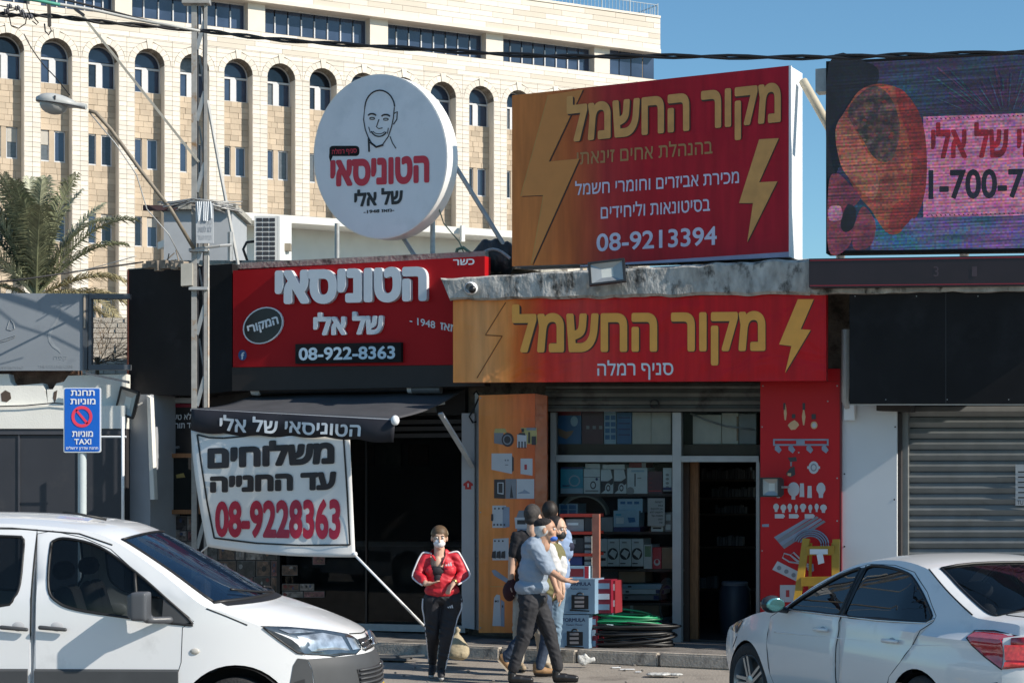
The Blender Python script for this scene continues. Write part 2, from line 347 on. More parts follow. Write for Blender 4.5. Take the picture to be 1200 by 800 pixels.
def lobj(b, name, mt, parent, M=None, kind=None, smooth=False, fix=True):
    """b holds coordinates of the parent's own frame"""
    me = bpy.data.meshes.new(name); me.from_pydata([tuple(p) for p in b.v], [], b.f)
    for q in (mt if isinstance(mt, (list, tuple)) else [mt]): me.materials.append(q)
    if isinstance(mt, (list, tuple)): me.polygons.foreach_set("material_index", b.mi)
    if fix:
        bm = bmesh.new(); bm.from_mesh(me); bmesh.ops.recalc_face_normals(bm, faces=bm.faces); bm.to_mesh(me); bm.free()
    if smooth:
        me.polygons.foreach_set("use_smooth", [True] * len(me.polygons))
        if smooth is not True: me.set_sharp_from_angle(angle=R(smooth))
    return tag(inst(name, me, parent, M if M is not None else Matrix.Identity(4)), kind=kind)
T = lambda x, y, z: Matrix.Translation((x, y, z))
def bx(x0, x1, y0, y1, z0, z1, b=None):
    b = b or B(); return b.box(((x0 + x1) / 2, (y0 + y1) / 2, (z0 + z1) / 2), (x1 - x0, y1 - y0, z1 - z0))

# ------------------------------------------------------------------ ground, curb, sidewalk
g = B(); nx, ny = 60, 60
xs = [-600, -200, -80, -40, -25] + [-15 + i * .75 for i in range(41)] + [20, 30, 45, 80, 200, 600]
ys = [-600, -200, -80, -40, -15, 0] + [6 + j * .5 for j in range(37)] + [26, 32, 45, 80, 200, 600]
vs = [(x, y, (noise.noise(V((x * .35, y * .35, 0))) * .015 if -15 <= x <= 15 and 6 < y < 24.1 else 0) - .02) for y in ys for x in xs]
k = len(xs); g.add(vs, [(j * k + i, j * k + i + 1, (j + 1) * k + i + 1, (j + 1) * k + i) for j in range(len(ys) - 1) for i in range(k - 1)])
tag(g.obj("street", m_asph, smooth=True, fix=False), kind='structure')
def curbY(x): return 21.33 - .45 * x
sw = thing("sidewalk", None, None, (0, 21.3, 0), kind='structure')
sb = B(); L0, R0 = V((-2.6, curbY(-2.6) + .12, 0)), V((9, curbY(9) + .12, 0))
Lw, Rw = W(430, 700, -.1), W(1290, 700, -.1); far = [V((Rw.x, Rw.y, 0)), V((Lw.x, Lw.y, 0)), V((-2.75, Lw.y, 0))]
sb.prism([L0, R0] + far, V((0, 0, .12))); sb.obj("paving", m_walk, sw)
b2 = B(); b2.prism([V((-14, 22.6, 0)), V((-2.6, 22.52, 0)), V((-2.75, 24.2, 0)), V((-4, 25.2, 0)), V((-14, 25.2, 0))], V((0, 0, .125))); b2.obj("paving", m_walk, sw)
x = -2.6; ang = math.atan(-.45)
while x < 8:
    l = random.uniform(.85, 1.05); dx = l * cos(ang); c = V((x + dx / 2, curbY(x + dx / 2) + .055, .055))
    bb = B(); bb.box((0, 0, 0), (l - .015, .125, .155)); me_o = bb.mesh("curb_stone")
    bm = bmesh.new(); bm.from_mesh(me_o); bmesh.ops.bevel(bm, geom=bm.edges[:], offset=.018, segments=2, affect='EDGES'); bm.to_mesh(me_o); bm.free(); me_o.materials.append(m_curb)
    inst("curb_stone", me_o, sw, mw(sw).inverted() @ Matrix.Translation(c + V((0, random.uniform(-.01, .01), random.uniform(-.008, .008)))) @ Matrix.Rotation(ang + random.uniform(-.012, .012), 4, 'Z')); x += dx
x = -14
while x < -2.7:
    bb = B(); bb.box((0, 0, 0), (.98, .125, .155)); me_o = bb.mesh("curb_stone"); me_o.materials.append(m_curb)
    inst("curb_stone", me_o, sw, mw(sw).inverted() @ T(x + .5, 22.56, .055)); x += 1

# ------------------------------------------------------------------ stone office building behind
BP = Plane(-28.8, 600, 97); BM = Matrix.Translation((0, BP.Z0, 0)) @ Matrix.Rotation(R(28.8), 4, 'Z')
ob = thing("stone_office_building", "large pale limestone building with rows of arched windows and roof railing behind the shops", "building", (0, BP.Z0, 0), R(28.8))
PIT = 2.192; OW = 1.45; S0 = -24.42; ZS = 21.22; CR = .225; KS = range(-4, 15); SE = 8.95; SL = S0 - 4 * PIT - 1.3
back = B(); liner = B(); st = B(); sp = B(); spb = B(); top = 23.33
for kk in KS:
    a = S0 + kk * PIT; c = a + OW / 2; p0, p1 = a + OW, a + PIT
    bx(p0, p1, .03, .9, 0, ZS, back)
    bx(a, a + .012, .002, .8, 0, ZS, liner); bx(a + OW - .012, a + OW, .002, .8, 0, ZS, liner)
    n = 14; rr = OW / 2
    for i in range(n):
        t0, t1 = pi * i / n, pi * (i + 1) / n; A = (c - rr * cos(t0), ZS + rr * sin(t0)); D = (c - rr * cos(t1), ZS + rr * sin(t1))
        q = [V((A[0], .03, A[1])), V((D[0], .03, D[1])), V((D[0], .03, 22.4)), V((A[0], .03, 22.4))]; back.slab(q, V((0, .85, 0)))
        q = [V((A[0], .002, A[1])), V((D[0], .002, D[1])), V((D[0], .8, D[1])), V((A[0], .8, A[1]))]; liner.add(q, [(0, 1, 2, 3)])
    bx(p0, p1, .03, .9, ZS, 22.4, back)
    nv = 11                                             # voussoirs
    for i in range(nv):
        t0, t1 = pi * (i + .03) / nv, pi * (i + .97) / nv; r0, r1 = rr + .002, rr + (.29 if i != nv // 2 else .42)
        q = [V((c - r * cos(t), 0 if i != nv // 2 else -.03, ZS + r * sin(t))) for r, t in ((r0, t0), (r0, t1), (r1, t1), (r1, t0))]; st.slab(q, V((0, .05, 0)))
    z = 7.0
    while z < ZS - .01:                                 # pilaster stones, two to a course
        z1 = min(z + CR, ZS)
        for x0, x1 in ((p0, (p0 + p1) / 2), ((p0 + p1) / 2, p1)): bx(x0 + .008, x1 - .008, random.uniform(-.006, .006), .05, z + .008, z1 - .008, st)
        z = z1
    pc = (p0 + p1) / 2; Rr = rr + .30
    while z < 22.4:                                     # stones between the arch rings
        z1 = min(z + CR, 22.4); h0 = PIT / 2 - math.sqrt(max(0, Rr * Rr - (z - ZS) ** 2)); h1 = PIT / 2 - math.sqrt(max(0, Rr * Rr - (z1 - ZS) ** 2))
        h0 = min(h0, PIT / 2); h1 = min(h1, PIT / 2)
        if h1 > .05:
            for sg in (-1, 1):
                q = [V((pc + sg * .008, 0, z + .008)), V((pc + sg * max(h0 - .008, .02), 0, z + .008)), V((pc + sg * max(h1 - .008, .02), 0, z1 - .008)), V((pc + sg * .008, 0, z1 - .008))]; st.slab(q, V((0, .05, 0)))
        z = z1
    for z0, z1 in ((17.82, 19.98), (14.16, 16.38), (10.5, 12.74), (7.0, 9.1)):   # recessed panels of tan stone
        bx(a + .012, a + OW - .012, .56, .95, z0, z1, spb); z = z0; rows = round((z1 - z0) / .27); hh = (z1 - z0) / rows
        for r_ in range(rows):
            x = a + .012
            while x < a + OW - .02:
                x1 = x + random.uniform(.3, .62); x1 = a + OW - .012 if x1 > a + OW - .25 else x1
                bx(x + .006, x1 - .006, .53 + random.uniform(-.012, .012), .58, z + .006, z + hh - .006, sp); x = x1
            z += hh
    for z0, z1 in ((16.38, 17.82), (12.74, 14.16), (9.1, 10.5)):
        bx(a + .53, a + .77, .55, .95, z0, z1, sp); bx(a + .012, a + .03, .55, .95, z0, z1, sp); bx(a + OW - .17, a + OW - .012, .55, .95, z0, z1, sp)
bx(SL, SE, .03, 14, 22.4, 23.36, back); bx(SL, SE, 1.2, 14, 0, 22.4, back); bx(SL, SE, 1.3, 14, 23.36, 24.7, back); bx(SL, SE, -.27, 14, 24.72, 26.6, back)
for k0 in range(-4, 15, 3): pass
lobj(back, "wall", m_joint, ob); lobj(liner, "window_reveal", m_pil, ob); lobj(st, "pilaster_stones", m_pil, ob, kind='stuff'); lobj(sp, "panel_stones", m_span, ob, kind='stuff'); lobj(spb, "panel_backing", m_joint, ob, kind='stuff')
lb = B(); bx(-.94, .94, 0, .05, .006, CR - .006, lb); lme = lb.mesh("stone")
mst = [mat("pale_limestone_%s" % n_, c_, .85, var=.05, scale=1.2, bump=.2, bscale=6) for n_, c_ in (("warm", (.70, .64, .55)), ("cream", (.74, .69, .61)), ("sandy", (.62, .555, .465)))]
lms = []
for q in mst: m_ = lme.copy(); m_.materials.append(q); lms.append(m_)
def course(z, x0, x1, y, hh, off):
    x = x0 + off
    first = True
    xs_ = [x0] + ([x] if off > .2 else [])
    while x + 1.9 < x1 - .3: x += 1.9; xs_.append(x)
    xs_.append(x1)
    for p, q in zip(xs_, xs_[1:]):
        if q - p < .1: continue
        inst("stone", random.choice(lms), ob, T((p + q) / 2, y + random.uniform(-.004, .004), z) @ Matrix.Diagonal(((q - p - .015) / 1.88, 1, hh / CR, 1)))
for i in range(4): course(22.4 + i * .235, SL, SE - .06, 0, .235, [.9, 1.4, .3, 1.7][i])
for i in range(6): course(24.9 + i * .28, SL, SE, -.30, .28, [.5, 1.5, .9, .2, 1.2, .7][i])
cb = B(); bx(SL, SE, -.34, 14, 26.6, 26.72, cb); bx(SL, SE, -.36, 1.3, 24.7, 24.9, cb); lobj(cb, "cornice", m_pil, ob)
# attic ribbon windows in four groups between stone piers
def ribbon(x0, x1, n, parent):
    fr = B(); bx(x0, x1, .55, .62, 23.36, 23.42, fr); bx(x0, x1, .55, .62, 24.64, 24.70, fr)
    for i in range(n + 1): xx = x0 + (x1 - x0) * i / n; bx(xx - .03, xx + .03, .50, .62, 23.36, 24.3 if 0 < i < n else 24.7, fr)
    wo = lobj(fr, "window", m_wframe, parent)
    for i in range(n):
        p = B(); bx(x0 + (x1 - x0) * i / n + .03, x0 + (x1 - x0) * (i + 1) / n - .03, .57, .60, 23.42, 24.64, p); lobj(p, "pane", m_bglass, wo)
bs = 3 * PIT; e0 = S0 + .0 + PIT * 2 - .1
def s_at(px): u = (px - 600) / F; return (BP.Z0 * u / (1 + u * BP.t)) / cos(BP.a)
for l_, r_, n_ in ((-60, 35, 6), (48, 135, 8), (155, 291, 8), (311, 434, 8), (455, 570, 8), (590, 697, 8)):
    ribbon(s_at(l_), s_at(r_), n_, ob)
for l_, r_ in ((35, 48), (135, 155), (291, 311), (434, 455), (570, 590), (697, 715)): lobj(bx(s_at(l_), s_at(r_), .03, 1.3, 23.36, 24.7), "pier", mst[0], ob)
cg = B(); s1 = s_at(715)
for i in range(4): xx = s1 + (SE - s1) * i / 4; bx(xx + .03, xx + (SE - s1) / 4 - .03, .3, .34, 22.6, 24.7, cg)
lobj(cg, "corner_glazing", m_bglass, ob)
# arched and small windows
fr = B(); bx(0, OW, .70, .78, -.06, .03, fr); bx(0, .05, .70, .78, 0, 1.22, fr); bx(OW - .05, OW, .70, .78, 0, 1.22, fr); bx(0, OW, .68, .78, 1.07, 1.16, fr); bx(.56, .86, .68, .78, 0, 1.07, fr)
rg = [V((OW / 2 - r * cos(t), .72, 1.22 + r * sin(t))) for r in (OW / 2, OW / 2 - .05) for t in [pi * i / 12 for i in range(13)]]
for i in range(12): fr.slab([rg[i], rg[i + 1], rg[i + 14], rg[i + 13]], V((0, .06, 0)))
frm = fr.mesh("arched_window"); frm.materials.append(m_wframe)
pa = B(); pa.prism([V((OW / 2 - .67 * cos(pi * i / 12), .75, 1.2 + .67 * sin(pi * i / 12))) for i in range(13)], V((0, .02, 0))); pam = pa.mesh("pane"); pam.materials.append(m_bglass)
m_bg2 = [m_bglass, mat("window_glass_pale_blind", (.10, .115, .13), .25, var=.2), mat("window_glass_darker", (.015, .022, .035), .08, var=.3)]
pl_ = B(); bx(.05, .56, .75, .77, .03, 1.07, pl_); plm = pl_.mesh("pane"); plm.materials.append(m_bglass)
sw_ = B(); bx(.06, .50, .64, .68, 0, 1.4, sw_); swm = sw_.mesh("pane"); swm.materials.append(m_bglass)
sf_ = B(); bx(.03, .53, .57, .68, -.05, .04, sf_); bx(.03, .07, .60, .68, 0, 1.42, sf_); bx(.49, .53, .60, .68, 0, 1.42, sf_); bx(.03, .53, .60, .68, 1.36, 1.42, sf_); sfm = sf_.mesh("window"); sfm.materials.append(m_wframe)
rw_ = random.Random(12)
def alt(me):
    r = rw_.random(); k = 0 if r < .66 else (1 if r < .8 else 2); key = me.name + str(k)
    if k == 0: return me
    if key not in ALT: ALT[key] = me.copy(); ALT[key].materials.clear(); ALT[key].materials.append(m_bg2[k])
    return ALT[key]
ALT = {}; bl_ = B(); bx(.06, .50, .60, .63, .75, 1.38, bl_); blm = bl_.mesh("blind"); blm.materials.append(mat("cream_roller_blind", (.42, .40, .36), .8, var=.05))
for kk in KS:
    a = S0 + kk * PIT
    wo = inst("arched_window", frm, ob, T(a, 0, 20.0))
    inst("pane", alt(pam), wo, T(0, 0, 0)); inst("pane", alt(plm), wo, T(0, 0, 0)); inst("pane", alt(plm), wo, T(.81, 0, 0))
    for z in (16.4, 12.75, 9.1):
        if z < 10 and kk > 3: continue
        for dx in (0, .745): wo = inst("window", sfm, ob, T(a + dx, 0, z)); inst("pane", alt(swm), wo, T(0, 0, 0)); (inst("blind", blm, wo, T(0, 0, rw_.choice((0, .2)))) if rw_.random() < .16 else None)
rb = B()
for i in range(180):
    xx = SE - .1 - i * .22
    if xx > SL: bx(xx - .012, xx + .012, -.2, -.17, 26.72, 27.3, rb)
    if i % 8 == 0 and xx > SL: bx(xx - .03, xx + .03, -.21, -.15, 26.72, 27.4, rb)
bx(SL, SE - .08, -.205, -.16, 27.3, 27.34, rb); bx(SE - .13, SE - .1, -.2, 6, 27.3, 27.34, rb)
for i in range(24): bx(SE - .13, SE - .1, -.2 + i * .25, -.17 + i * .25, 26.72, 27.3, rb)
lobj(rb, "railing", mat("blue_grey_railing", (.25, .33, .4), .5), ob)

# ------------------------------------------------------------------ low white building between
LB = Plane(-24, 400, 42)
lw = thing("low_white_building", "low building with a white roof fascia seen over the red shop sign", "building", LB(430, 600, 0), R(24))
lw.location.z = 0; MW[lw.name] = Matrix.Translation(lw.location) @ Matrix.Rotation(R(24), 4, 'Z')
m_shw = mat("grey_plaster_wall", (.36, .38, .40), .85, var=.05)
plate("roof_fascia", [(262, 247), (640, 273), (640, 281), (262, 256)], m_white, lw, .9, 6, LB)
plate("wall", [(262, 256), (640, 281), (640, 520), (262, 520)], m_white, lw, 0, 5, LB)
plate("gutter_pipe", [(541, 264), (545, 264), (545, 283), (541, 283)], m_white, lw, 1.05, .1, LB)
rr_ = thing("rooftop_room", "small grey plastered rooftop room behind the lattice pole", "rooftop room", (0, 0, 0)); o_ = X(232, 300, 29)
rr_.location = (o_.x, o_.y, 0); MW[rr_.name] = Matrix.Translation(rr_.location)
RP = Plane(0, 230, 29)
plate("wall", [(192, 244), (272, 244), (272, 600), (192, 600)], m_shw, rr_, 0, 1.6, RP)
plate("roof", [(186, 238), (276, 238), (276, 245), (186, 245)], m_conc, rr_, .12, 1.8, RP)

# ------------------------------------------------------------------ palm
PZ = 40; pc = X(42, 348, PZ)
pt_ = thing("palm_tree", "feathery green date palm rising behind the grey sign panel", "palm tree", (pc.x, pc.y, 0))
tb = B(); tb.tube([(pc.x + sin(i) * .02, pc.y, z) for i, z in enumerate([j * .3 for j in range(int(pc.z / .3) + 1)])] + [pc], [.24 + .03 * (i % 2) for i in range(int(pc.z / .3) + 1)] + [.2], 12)
tb.obj("trunk", mat("palm_trunk_bark", (.16, .12, .08), .95, bump=1, var=.3), pt_)
m_fr = [mat("palm_leaf_green", (.165, .175, .10), .5, var=.3, scale=3, island=.4), mat("palm_leaf_pale", (.28, .29, .19), .5, var=.3, scale=3, island=.4), mat("palm_leaf_dry", (.28, .24, .13), .7, var=.2, island=.3)]
rnd = random.Random(5)
def frond(az, el, L, mt, droop):
    b = B(); p = V(pc); d = V((cos(az) * cos(el), sin(az) * cos(el), sin(el))); n = 30; pts = [p.copy()]; ds = [d.copy()]
    for i in range(n):
        d = (d + V((0, 0, -droop * (i / n) / n * 3.2))).normalized(); p = p + d * L / n; pts.append(p.copy()); ds.append(d.copy())
    b.tube(pts, [.03 * (1 - .8 * i / n) for i in range(n + 1)], 4)
    for i in range(3, n + 1):
        for h in (0, .33, .66):
            if i == n and h: continue
            q = pts[i] + (pts[min(i + 1, n)] - pts[i]) * h; d = ds[i]; side = d.cross(V((0, 0, 1))).normalized(); upv = side.cross(d)
            t = i / n; ll = L * .23 * (sin(pi * min(1, t * .85 + .12)) ** .6) * rnd.uniform(.8, 1.1)
            for sg in (-1, 1):
                v = (side * sg * .75 + d * .75 + upv * rnd.uniform(.1, .45) + V((0, 0, -.15))).normalized(); tip = q + v * ll; mid = q + v * ll * .5 + V((0, 0, .02)); ww = d * .012
                b.add([q - ww, q + ww, mid + ww * 1.3, tip + V((0, 0, -ll * .30)), mid - ww * 1.3], [(0, 1, 2, 4), (4, 2, 3)])
    b.obj("frond", mt, pt_, fix=False)
for i in range(27):
    az = rnd.uniform(0, 2 * pi); el = R(rnd.choice([86, 78, 70, 62, 52, 42, 30, 72, 66]) + rnd.uniform(-6, 6)); frond(az, el, rnd.uniform(2.1, 2.9), m_fr[0] if rnd.random() < .55 else m_fr[1], rnd.uniform(.35, .9))
for az, el in ((-.1, 25), (.3, 12), (-.4, 5), (0.05, 48), (-.2, -5), (3.1, 20), (2.9, 5)): frond(az, R(el), 2.3, m_fr[2] if el < 30 else m_fr[0], .7)

# ------------------------------------------------------------------ left building: plaster wall, gates, grey sign
LP = Plane(0, 70, 23.9)
lw2 = thing("plaster_wall", "cracked white plaster wall with holes above the dark grey gates at far left", "wall", (LP(-60, 0).x, LP.Z0, 0))
b = B()
hole1 = [(-140, 431), (-140, 775), (148, 775), (148, 431)]
# the wall in strips, leaving the broken hole open
for poly in ([(-140, 440), (10, 438), (12, 447), (16, 452), (50, 449), (53, 458), (56, 473), (-140, 473)], [(56, 473), (55, 456), (62, 456), (66, 449), (75, 447), (80, 440), (148, 438), (148, 473)], [(-140, 473), (148, 473), (148, 502), (-140, 502)]):
    b.prism(LP.q(poly, 0), V((0, .25, 0)))
b.obj("wall", m_white, lw2)
B().prism(LP.q([(-140, 425), (90, 425), (90, 475), (-140, 475)], -.25), V((0, .3, 0))).obj("brick_core", mat("broken_brick_core", (.16, .09, .06), .95, var=.5, scale=7, bump=1), lw2)
for q in ([(1, 461), (6, 457), (12, 460), (13, 467), (8, 471), (2, 470)], [(63, 459), (67, 457), (66, 466), (64, 472), (62, 466)]):
    B().prism(LP.q(q, .004), V((0, .02, 0))).obj("hole", mat("dark_hole", (.07, .05, .04), .95, var=.3), lw2)
plate("plaster_step", [(-140, 475), (147, 475), (147, 502), (-140, 502)], m_white, lw2, .10, .1, LP)
B().tube([LP(-40, 477, .14), LP(30, 475, .14), LP(64, 472, .14), LP(110, 476, .14)], .008, 5).obj("cable", m_lblack, lw2)
B().prism(LP.q(rect(-140, 502, 148, 775), -.02), V((0, .3, 0))).obj("base_wall", m_dark, lw2)
gt = thing("metal_gates", "dark grey metal gate leaves beneath the cracked white plaster wall", "gate", LP(30, 775, .1)); gt.location.z = .12; MW[gt.name] = Matrix.Translation(gt.location)
m_gate = mat("dark_grey_gate", (.032, .034, .042), .5, var=.1, scale=2, grime=(.045, .045, .05), gscale=3)
for x0, x1 in ((-60, 21), (23, 91), (93, 145)): plate("gate_leaf", [(x0, 510), (x1, 510), (x1, 775), (x0, 775)], m_gate, gt, .05, .06, LP)
plate("lintel", [(-60, 503), (146, 503), (146, 509), (-60, 509)], mat("gate_frame", (.05, .052, .062), .5), gt, .08, .1, LP)
for x0 in (21, 91): plate("gate_post", [(x0, 509), (x0 + 2, 509), (x0 + 2, 775), (x0, 775)], mat("gate_frame", ()), gt, .07, .08, LP)
SP = Plane(0, 50, 23.78)
gs = thing("faded_sign_panel", "faded grey advertising panel with pale flame swirl and worn lettering", "sign", SP(20, 434, 0))
m_gsign = mat("faded_grey_sign", (.22, .245, .275), .55, var=.10, scale=.9, grime=(.16, .18, .21), gscale=1.2)
plate("panel", [(-90, 343), (103, 344), (101, 434), (-90, 434)], m_gsign, gs, 0, .08, SP)
m_gfrm = mat("sign_frame_grey", (.09, .10, .115), .5)
plate("edge_strip", [(97, 345), (103, 345), (102, 433), (97, 433)], mat("sign_edge_dark", (.06, .068, .08), .5), gs, .02, .15, SP)
plate("edge_light", [(98, 346), (100, 346), (100, 384), (98, 384)], mat("edge_beige", (.4, .33, .26), .6), gs, .03, .01, SP)
m_faint = mat("faded_pale_print", (.26, .285, .31), .6, var=.15)
sw1 = [(70, 352), (71, 360), (69, 368), (64, 377), (59, 384), (56, 391), (57, 400), (61, 406), (68, 411), (71, 414), (70, 409), (64, 404), (60, 398), (60, 391), (63, 384), (68, 376), (71, 367), (72, 358)]
B().prism(SP.q(sw1, .004), V((0, .003, 0))).obj("printed_flame", m_faint, gs)
for q in ([(8, 385), (11, 376), (13, 375), (16, 379), (17, 385), (13, 387), (8, 386)], [(0, 399), (8, 396), (18, 393), (17, 395), (8, 399), (0, 401)]):
    B().tube(SP.q(q, .004), .006, 4).obj("printed_mark", m_faint, gs)
sign_text("THE COLLINE CAFE", (45, 431), (86, 431), (86, 427.5), (45, 427.5), m_faint, gs, .004, SP, 0, "H")
sign_text(heb("\u05e7\u05e4\u05d4"), (63, 421), (79, 421), (79, 417), (63, 417), m_faint, gs, .004, SP)
sign_text("050-8679367", (0, 432), (28, 432), (28, 429), (0, 429), m_faint, gs, .004, SP, .0, "0")
pf = thing("open_sign_frame", "empty dark grey sign frame with a dry shrub seen through it", "sign frame", SP(126, 434, 0))
plate("frame_top", [(103, 344), (152, 344), (152, 350), (103, 350)], m_gfrm, pf, .0, .12, SP)
plate("frame_bottom", [(103, 427), (152, 427), (152, 433), (103, 433)], m_gfrm, pf, 0, .12, SP)
plate("frame_post", [(103.3, 350), (107, 350), (107, 427), (103.3, 427)], m_gfrm, pf, 0, .12, SP)
B().prism([X(100, 436, 23.6), X(150, 446, 23.6), X(150, 449, 23.6), X(100, 438, 23.6)], V((0, .1, 0))).obj("strut", m_gfrm, pf)
FP = Plane(0, 130, 27)
fw = thing("far_block_wall", "pale block wall seen through the empty sign frame", "wall", (FP(122, 0).x, 27, 0))
z = .0; rn = random.Random(3); blk = B()
plate("backing", [(60, 372), (185, 372), (185, 640), (60, 640)], m_joint, fw, -.03, .2, FP)
y = 372
while y < 440:
    x = 60 + rn.uniform(0, 8)
    while x < 182: x1 = min(x + 14, 184); blk.prism(FP.q([(x + .3, y + .3), (x1 - .3, y + .3), (x1 - .3, y + 5.7), (x + .3, y + 5.7)], rn.uniform(-.01, .01)), V((0, .03, 0))); x = x1
    y += 6
blk.obj("wall_blocks", mat("pale_block", (.62, .56, .47), .9, island=.08, bump=.4), fw, kind='stuff')
ds = thing("dry_shrub", "leafless brown dry shrub behind the empty sign frame", "shrub", FP(118, 440, 1.0))
tb = B(); rn = random.Random(11); o0 = FP(117, 436, 1.0); o0.z = .2
def twig(p, d, L, r, k):
    n = 4; pts = [p.copy()]
    for i in range(n): d = (d + V((rn.uniform(-.25, .25), rn.uniform(-.25, .25), rn.uniform(-.16, .10)))).normalized(); p = p + d * L / n; pts.append(p.copy())
    tb.tube(pts, [r, r * .8, r * .6, r * .5, r * .35], 4, cap=False)
    if k:
        for i in range(4): twig(pts[rn.randint(1, 4)], (d + V((rn.uniform(-.9, .9), rn.uniform(-.6, .6), rn.uniform(-.5, .6)))).normalized(), L * .66, r * .55, k - 1)
hub = FP(114, 418, 1.0)
for i in range(9): a = rn.uniform(0, 2 * pi); twig(hub + V((0, 0, -.1)), V((cos(a) * .8 + .2, sin(a) * .5, rn.uniform(.1, 1))).normalized(), .5, .009, 3)
tb.tube([V((hub.x, hub.y, 0)), hub], .03, 6)
tb.obj("branches", mat("dry_brown_twig", (.17, .115, .07), .9), ds)

# ------------------------------------------------------------------ taxi sign
tp = X(95, 600, 18.5); ts = thing("taxi_station_sign", "blue taxi station sign with red no-stopping ring on a pale grey post", "sign", (tp.x, tp.y, .0))
TP = Plane(0, 95, 18.5)
B().tube([(tp.x, tp.y + .05, 0), (tp.x, tp.y + .05, TP(95, 456).z)], .042, 14).obj("post", mat("pale_grey_post", (.45, .5, .51), .5, var=.06), ts, smooth=40)
def rrect(x0, y0, x1, y1, r):
    return [(cx + r * cos(R(a)), cy + r * sin(R(a))) for cx, cy, s in ((x1 - r, y0 + r, -90), (x1 - r, y1 - r, 0), (x0 + r, y1 - r, 90), (x0 + r, y0 + r, 180)) for a in (s, s + 30, s + 60, s + 90)]
plate("plate_edge", rrect(74.5, 454, 118, 530, 2), m_lwhite, ts, 0, .025, TP)
plate("plate", rrect(75.8, 455.2, 116.7, 528.5, 1.5), mat("traffic_blue", (.006, .12, .55), .4, var=.04), ts, .004, .01, TP)
m_swhite = mat("sign_white", (.78, .8, .82), .45, var=.02)
b = B(); n = 28; cx, cy = 96, 488
P = [TP(cx + 12.3 * cos(2 * pi * i / n), cy + 12.6 * sin(2 * pi * i / n), .009) for i in range(n)] + [TP(cx + 8.8 * cos(2 * pi * i / n), cy + 9 * sin(2 * pi * i / n), .009) for i in range(n)]
b.add(P, [(i, (i + 1) % n, (i + 1) % n + n, i + n) for i in range(n)]); b.add(TP.q([(88.2, 481), (90.3, 479.3), (103.5, 495), (101.5, 497)], .009), [(0, 1, 2, 3)])
b.obj("prohibition_ring", mat("sign_red", (.80, .05, .10), .45, var=.05), ts)
for s_, x0, x1, y0, y1, bo in (("\u05ea\u05d7\u05e0\u05ea", 83, 111, 457, 463.5, .03), ("\u05de\u05d5\u05e0\u05d9\u05d5\u05ea", 82.5, 112, 467, 473.5, .03), ("\u05de\u05d5\u05e0\u05d9\u05d5\u05ea", 84.5, 109, 505, 511.5, .03), ("\u05ea\u05d7\u05e0\u05ea \u05e9\u05d3\u05e8\u05d5\u05df \u05d9\u05e8\u05d5\u05e9\u05dc\u05d9\u05dd", 77.5, 115, 523.5, 526.3, .02)):
    sign_text(heb(s_), (x0, y1), (x1, y1), (x1, y0), (x0, y0), m_swhite, ts, .009, TP, bo)
sign_text("TAXI", (87, 520.5), (107, 520.5), (107, 514), (87, 514), m_swhite, ts, .009, TP, .03, "T")

# ------------------------------------------------------------------ shop building shell
sh = thing("shop_building", "single-storey row of shops with raw masonry around the openings", "building", W(700, 600, 0)); sh.location.z = 0; sh.rotation_euler.z = W.rz
MW[sh.name] = Matrix.Translation(sh.location) @ Matrix.Rotation(W.rz, 4, 'Z')
def shell(name, x0, y0, x1, y1, d, t, mt=m_rough): return plate(name, rect(x0, y0, x1, y1), mt, sh, d, t)
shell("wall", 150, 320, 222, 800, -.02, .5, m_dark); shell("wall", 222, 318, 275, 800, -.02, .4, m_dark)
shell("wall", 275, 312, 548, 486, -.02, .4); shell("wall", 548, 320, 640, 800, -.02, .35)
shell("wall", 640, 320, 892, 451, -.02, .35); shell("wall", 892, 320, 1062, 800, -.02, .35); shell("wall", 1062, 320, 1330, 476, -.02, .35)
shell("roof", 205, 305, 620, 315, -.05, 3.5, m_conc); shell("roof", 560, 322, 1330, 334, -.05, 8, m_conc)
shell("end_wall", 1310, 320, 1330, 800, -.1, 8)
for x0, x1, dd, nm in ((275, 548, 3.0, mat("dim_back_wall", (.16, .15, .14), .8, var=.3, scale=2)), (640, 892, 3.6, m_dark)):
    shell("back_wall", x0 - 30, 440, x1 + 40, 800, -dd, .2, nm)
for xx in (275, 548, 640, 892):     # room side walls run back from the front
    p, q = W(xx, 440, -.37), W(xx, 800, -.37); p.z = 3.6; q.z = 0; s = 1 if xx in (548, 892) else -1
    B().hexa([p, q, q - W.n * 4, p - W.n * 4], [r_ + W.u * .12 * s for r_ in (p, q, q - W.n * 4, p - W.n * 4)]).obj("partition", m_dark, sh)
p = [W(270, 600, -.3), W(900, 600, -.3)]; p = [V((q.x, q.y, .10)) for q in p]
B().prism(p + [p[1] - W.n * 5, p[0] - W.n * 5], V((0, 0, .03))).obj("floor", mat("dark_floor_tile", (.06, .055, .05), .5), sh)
p = [V((q.x, q.y, 3.7)) for q in p]; B().prism(p + [p[1] - W.n * 5, p[0] - W.n * 5], V((0, 0, .1))).obj("ceiling", m_dark, sh)

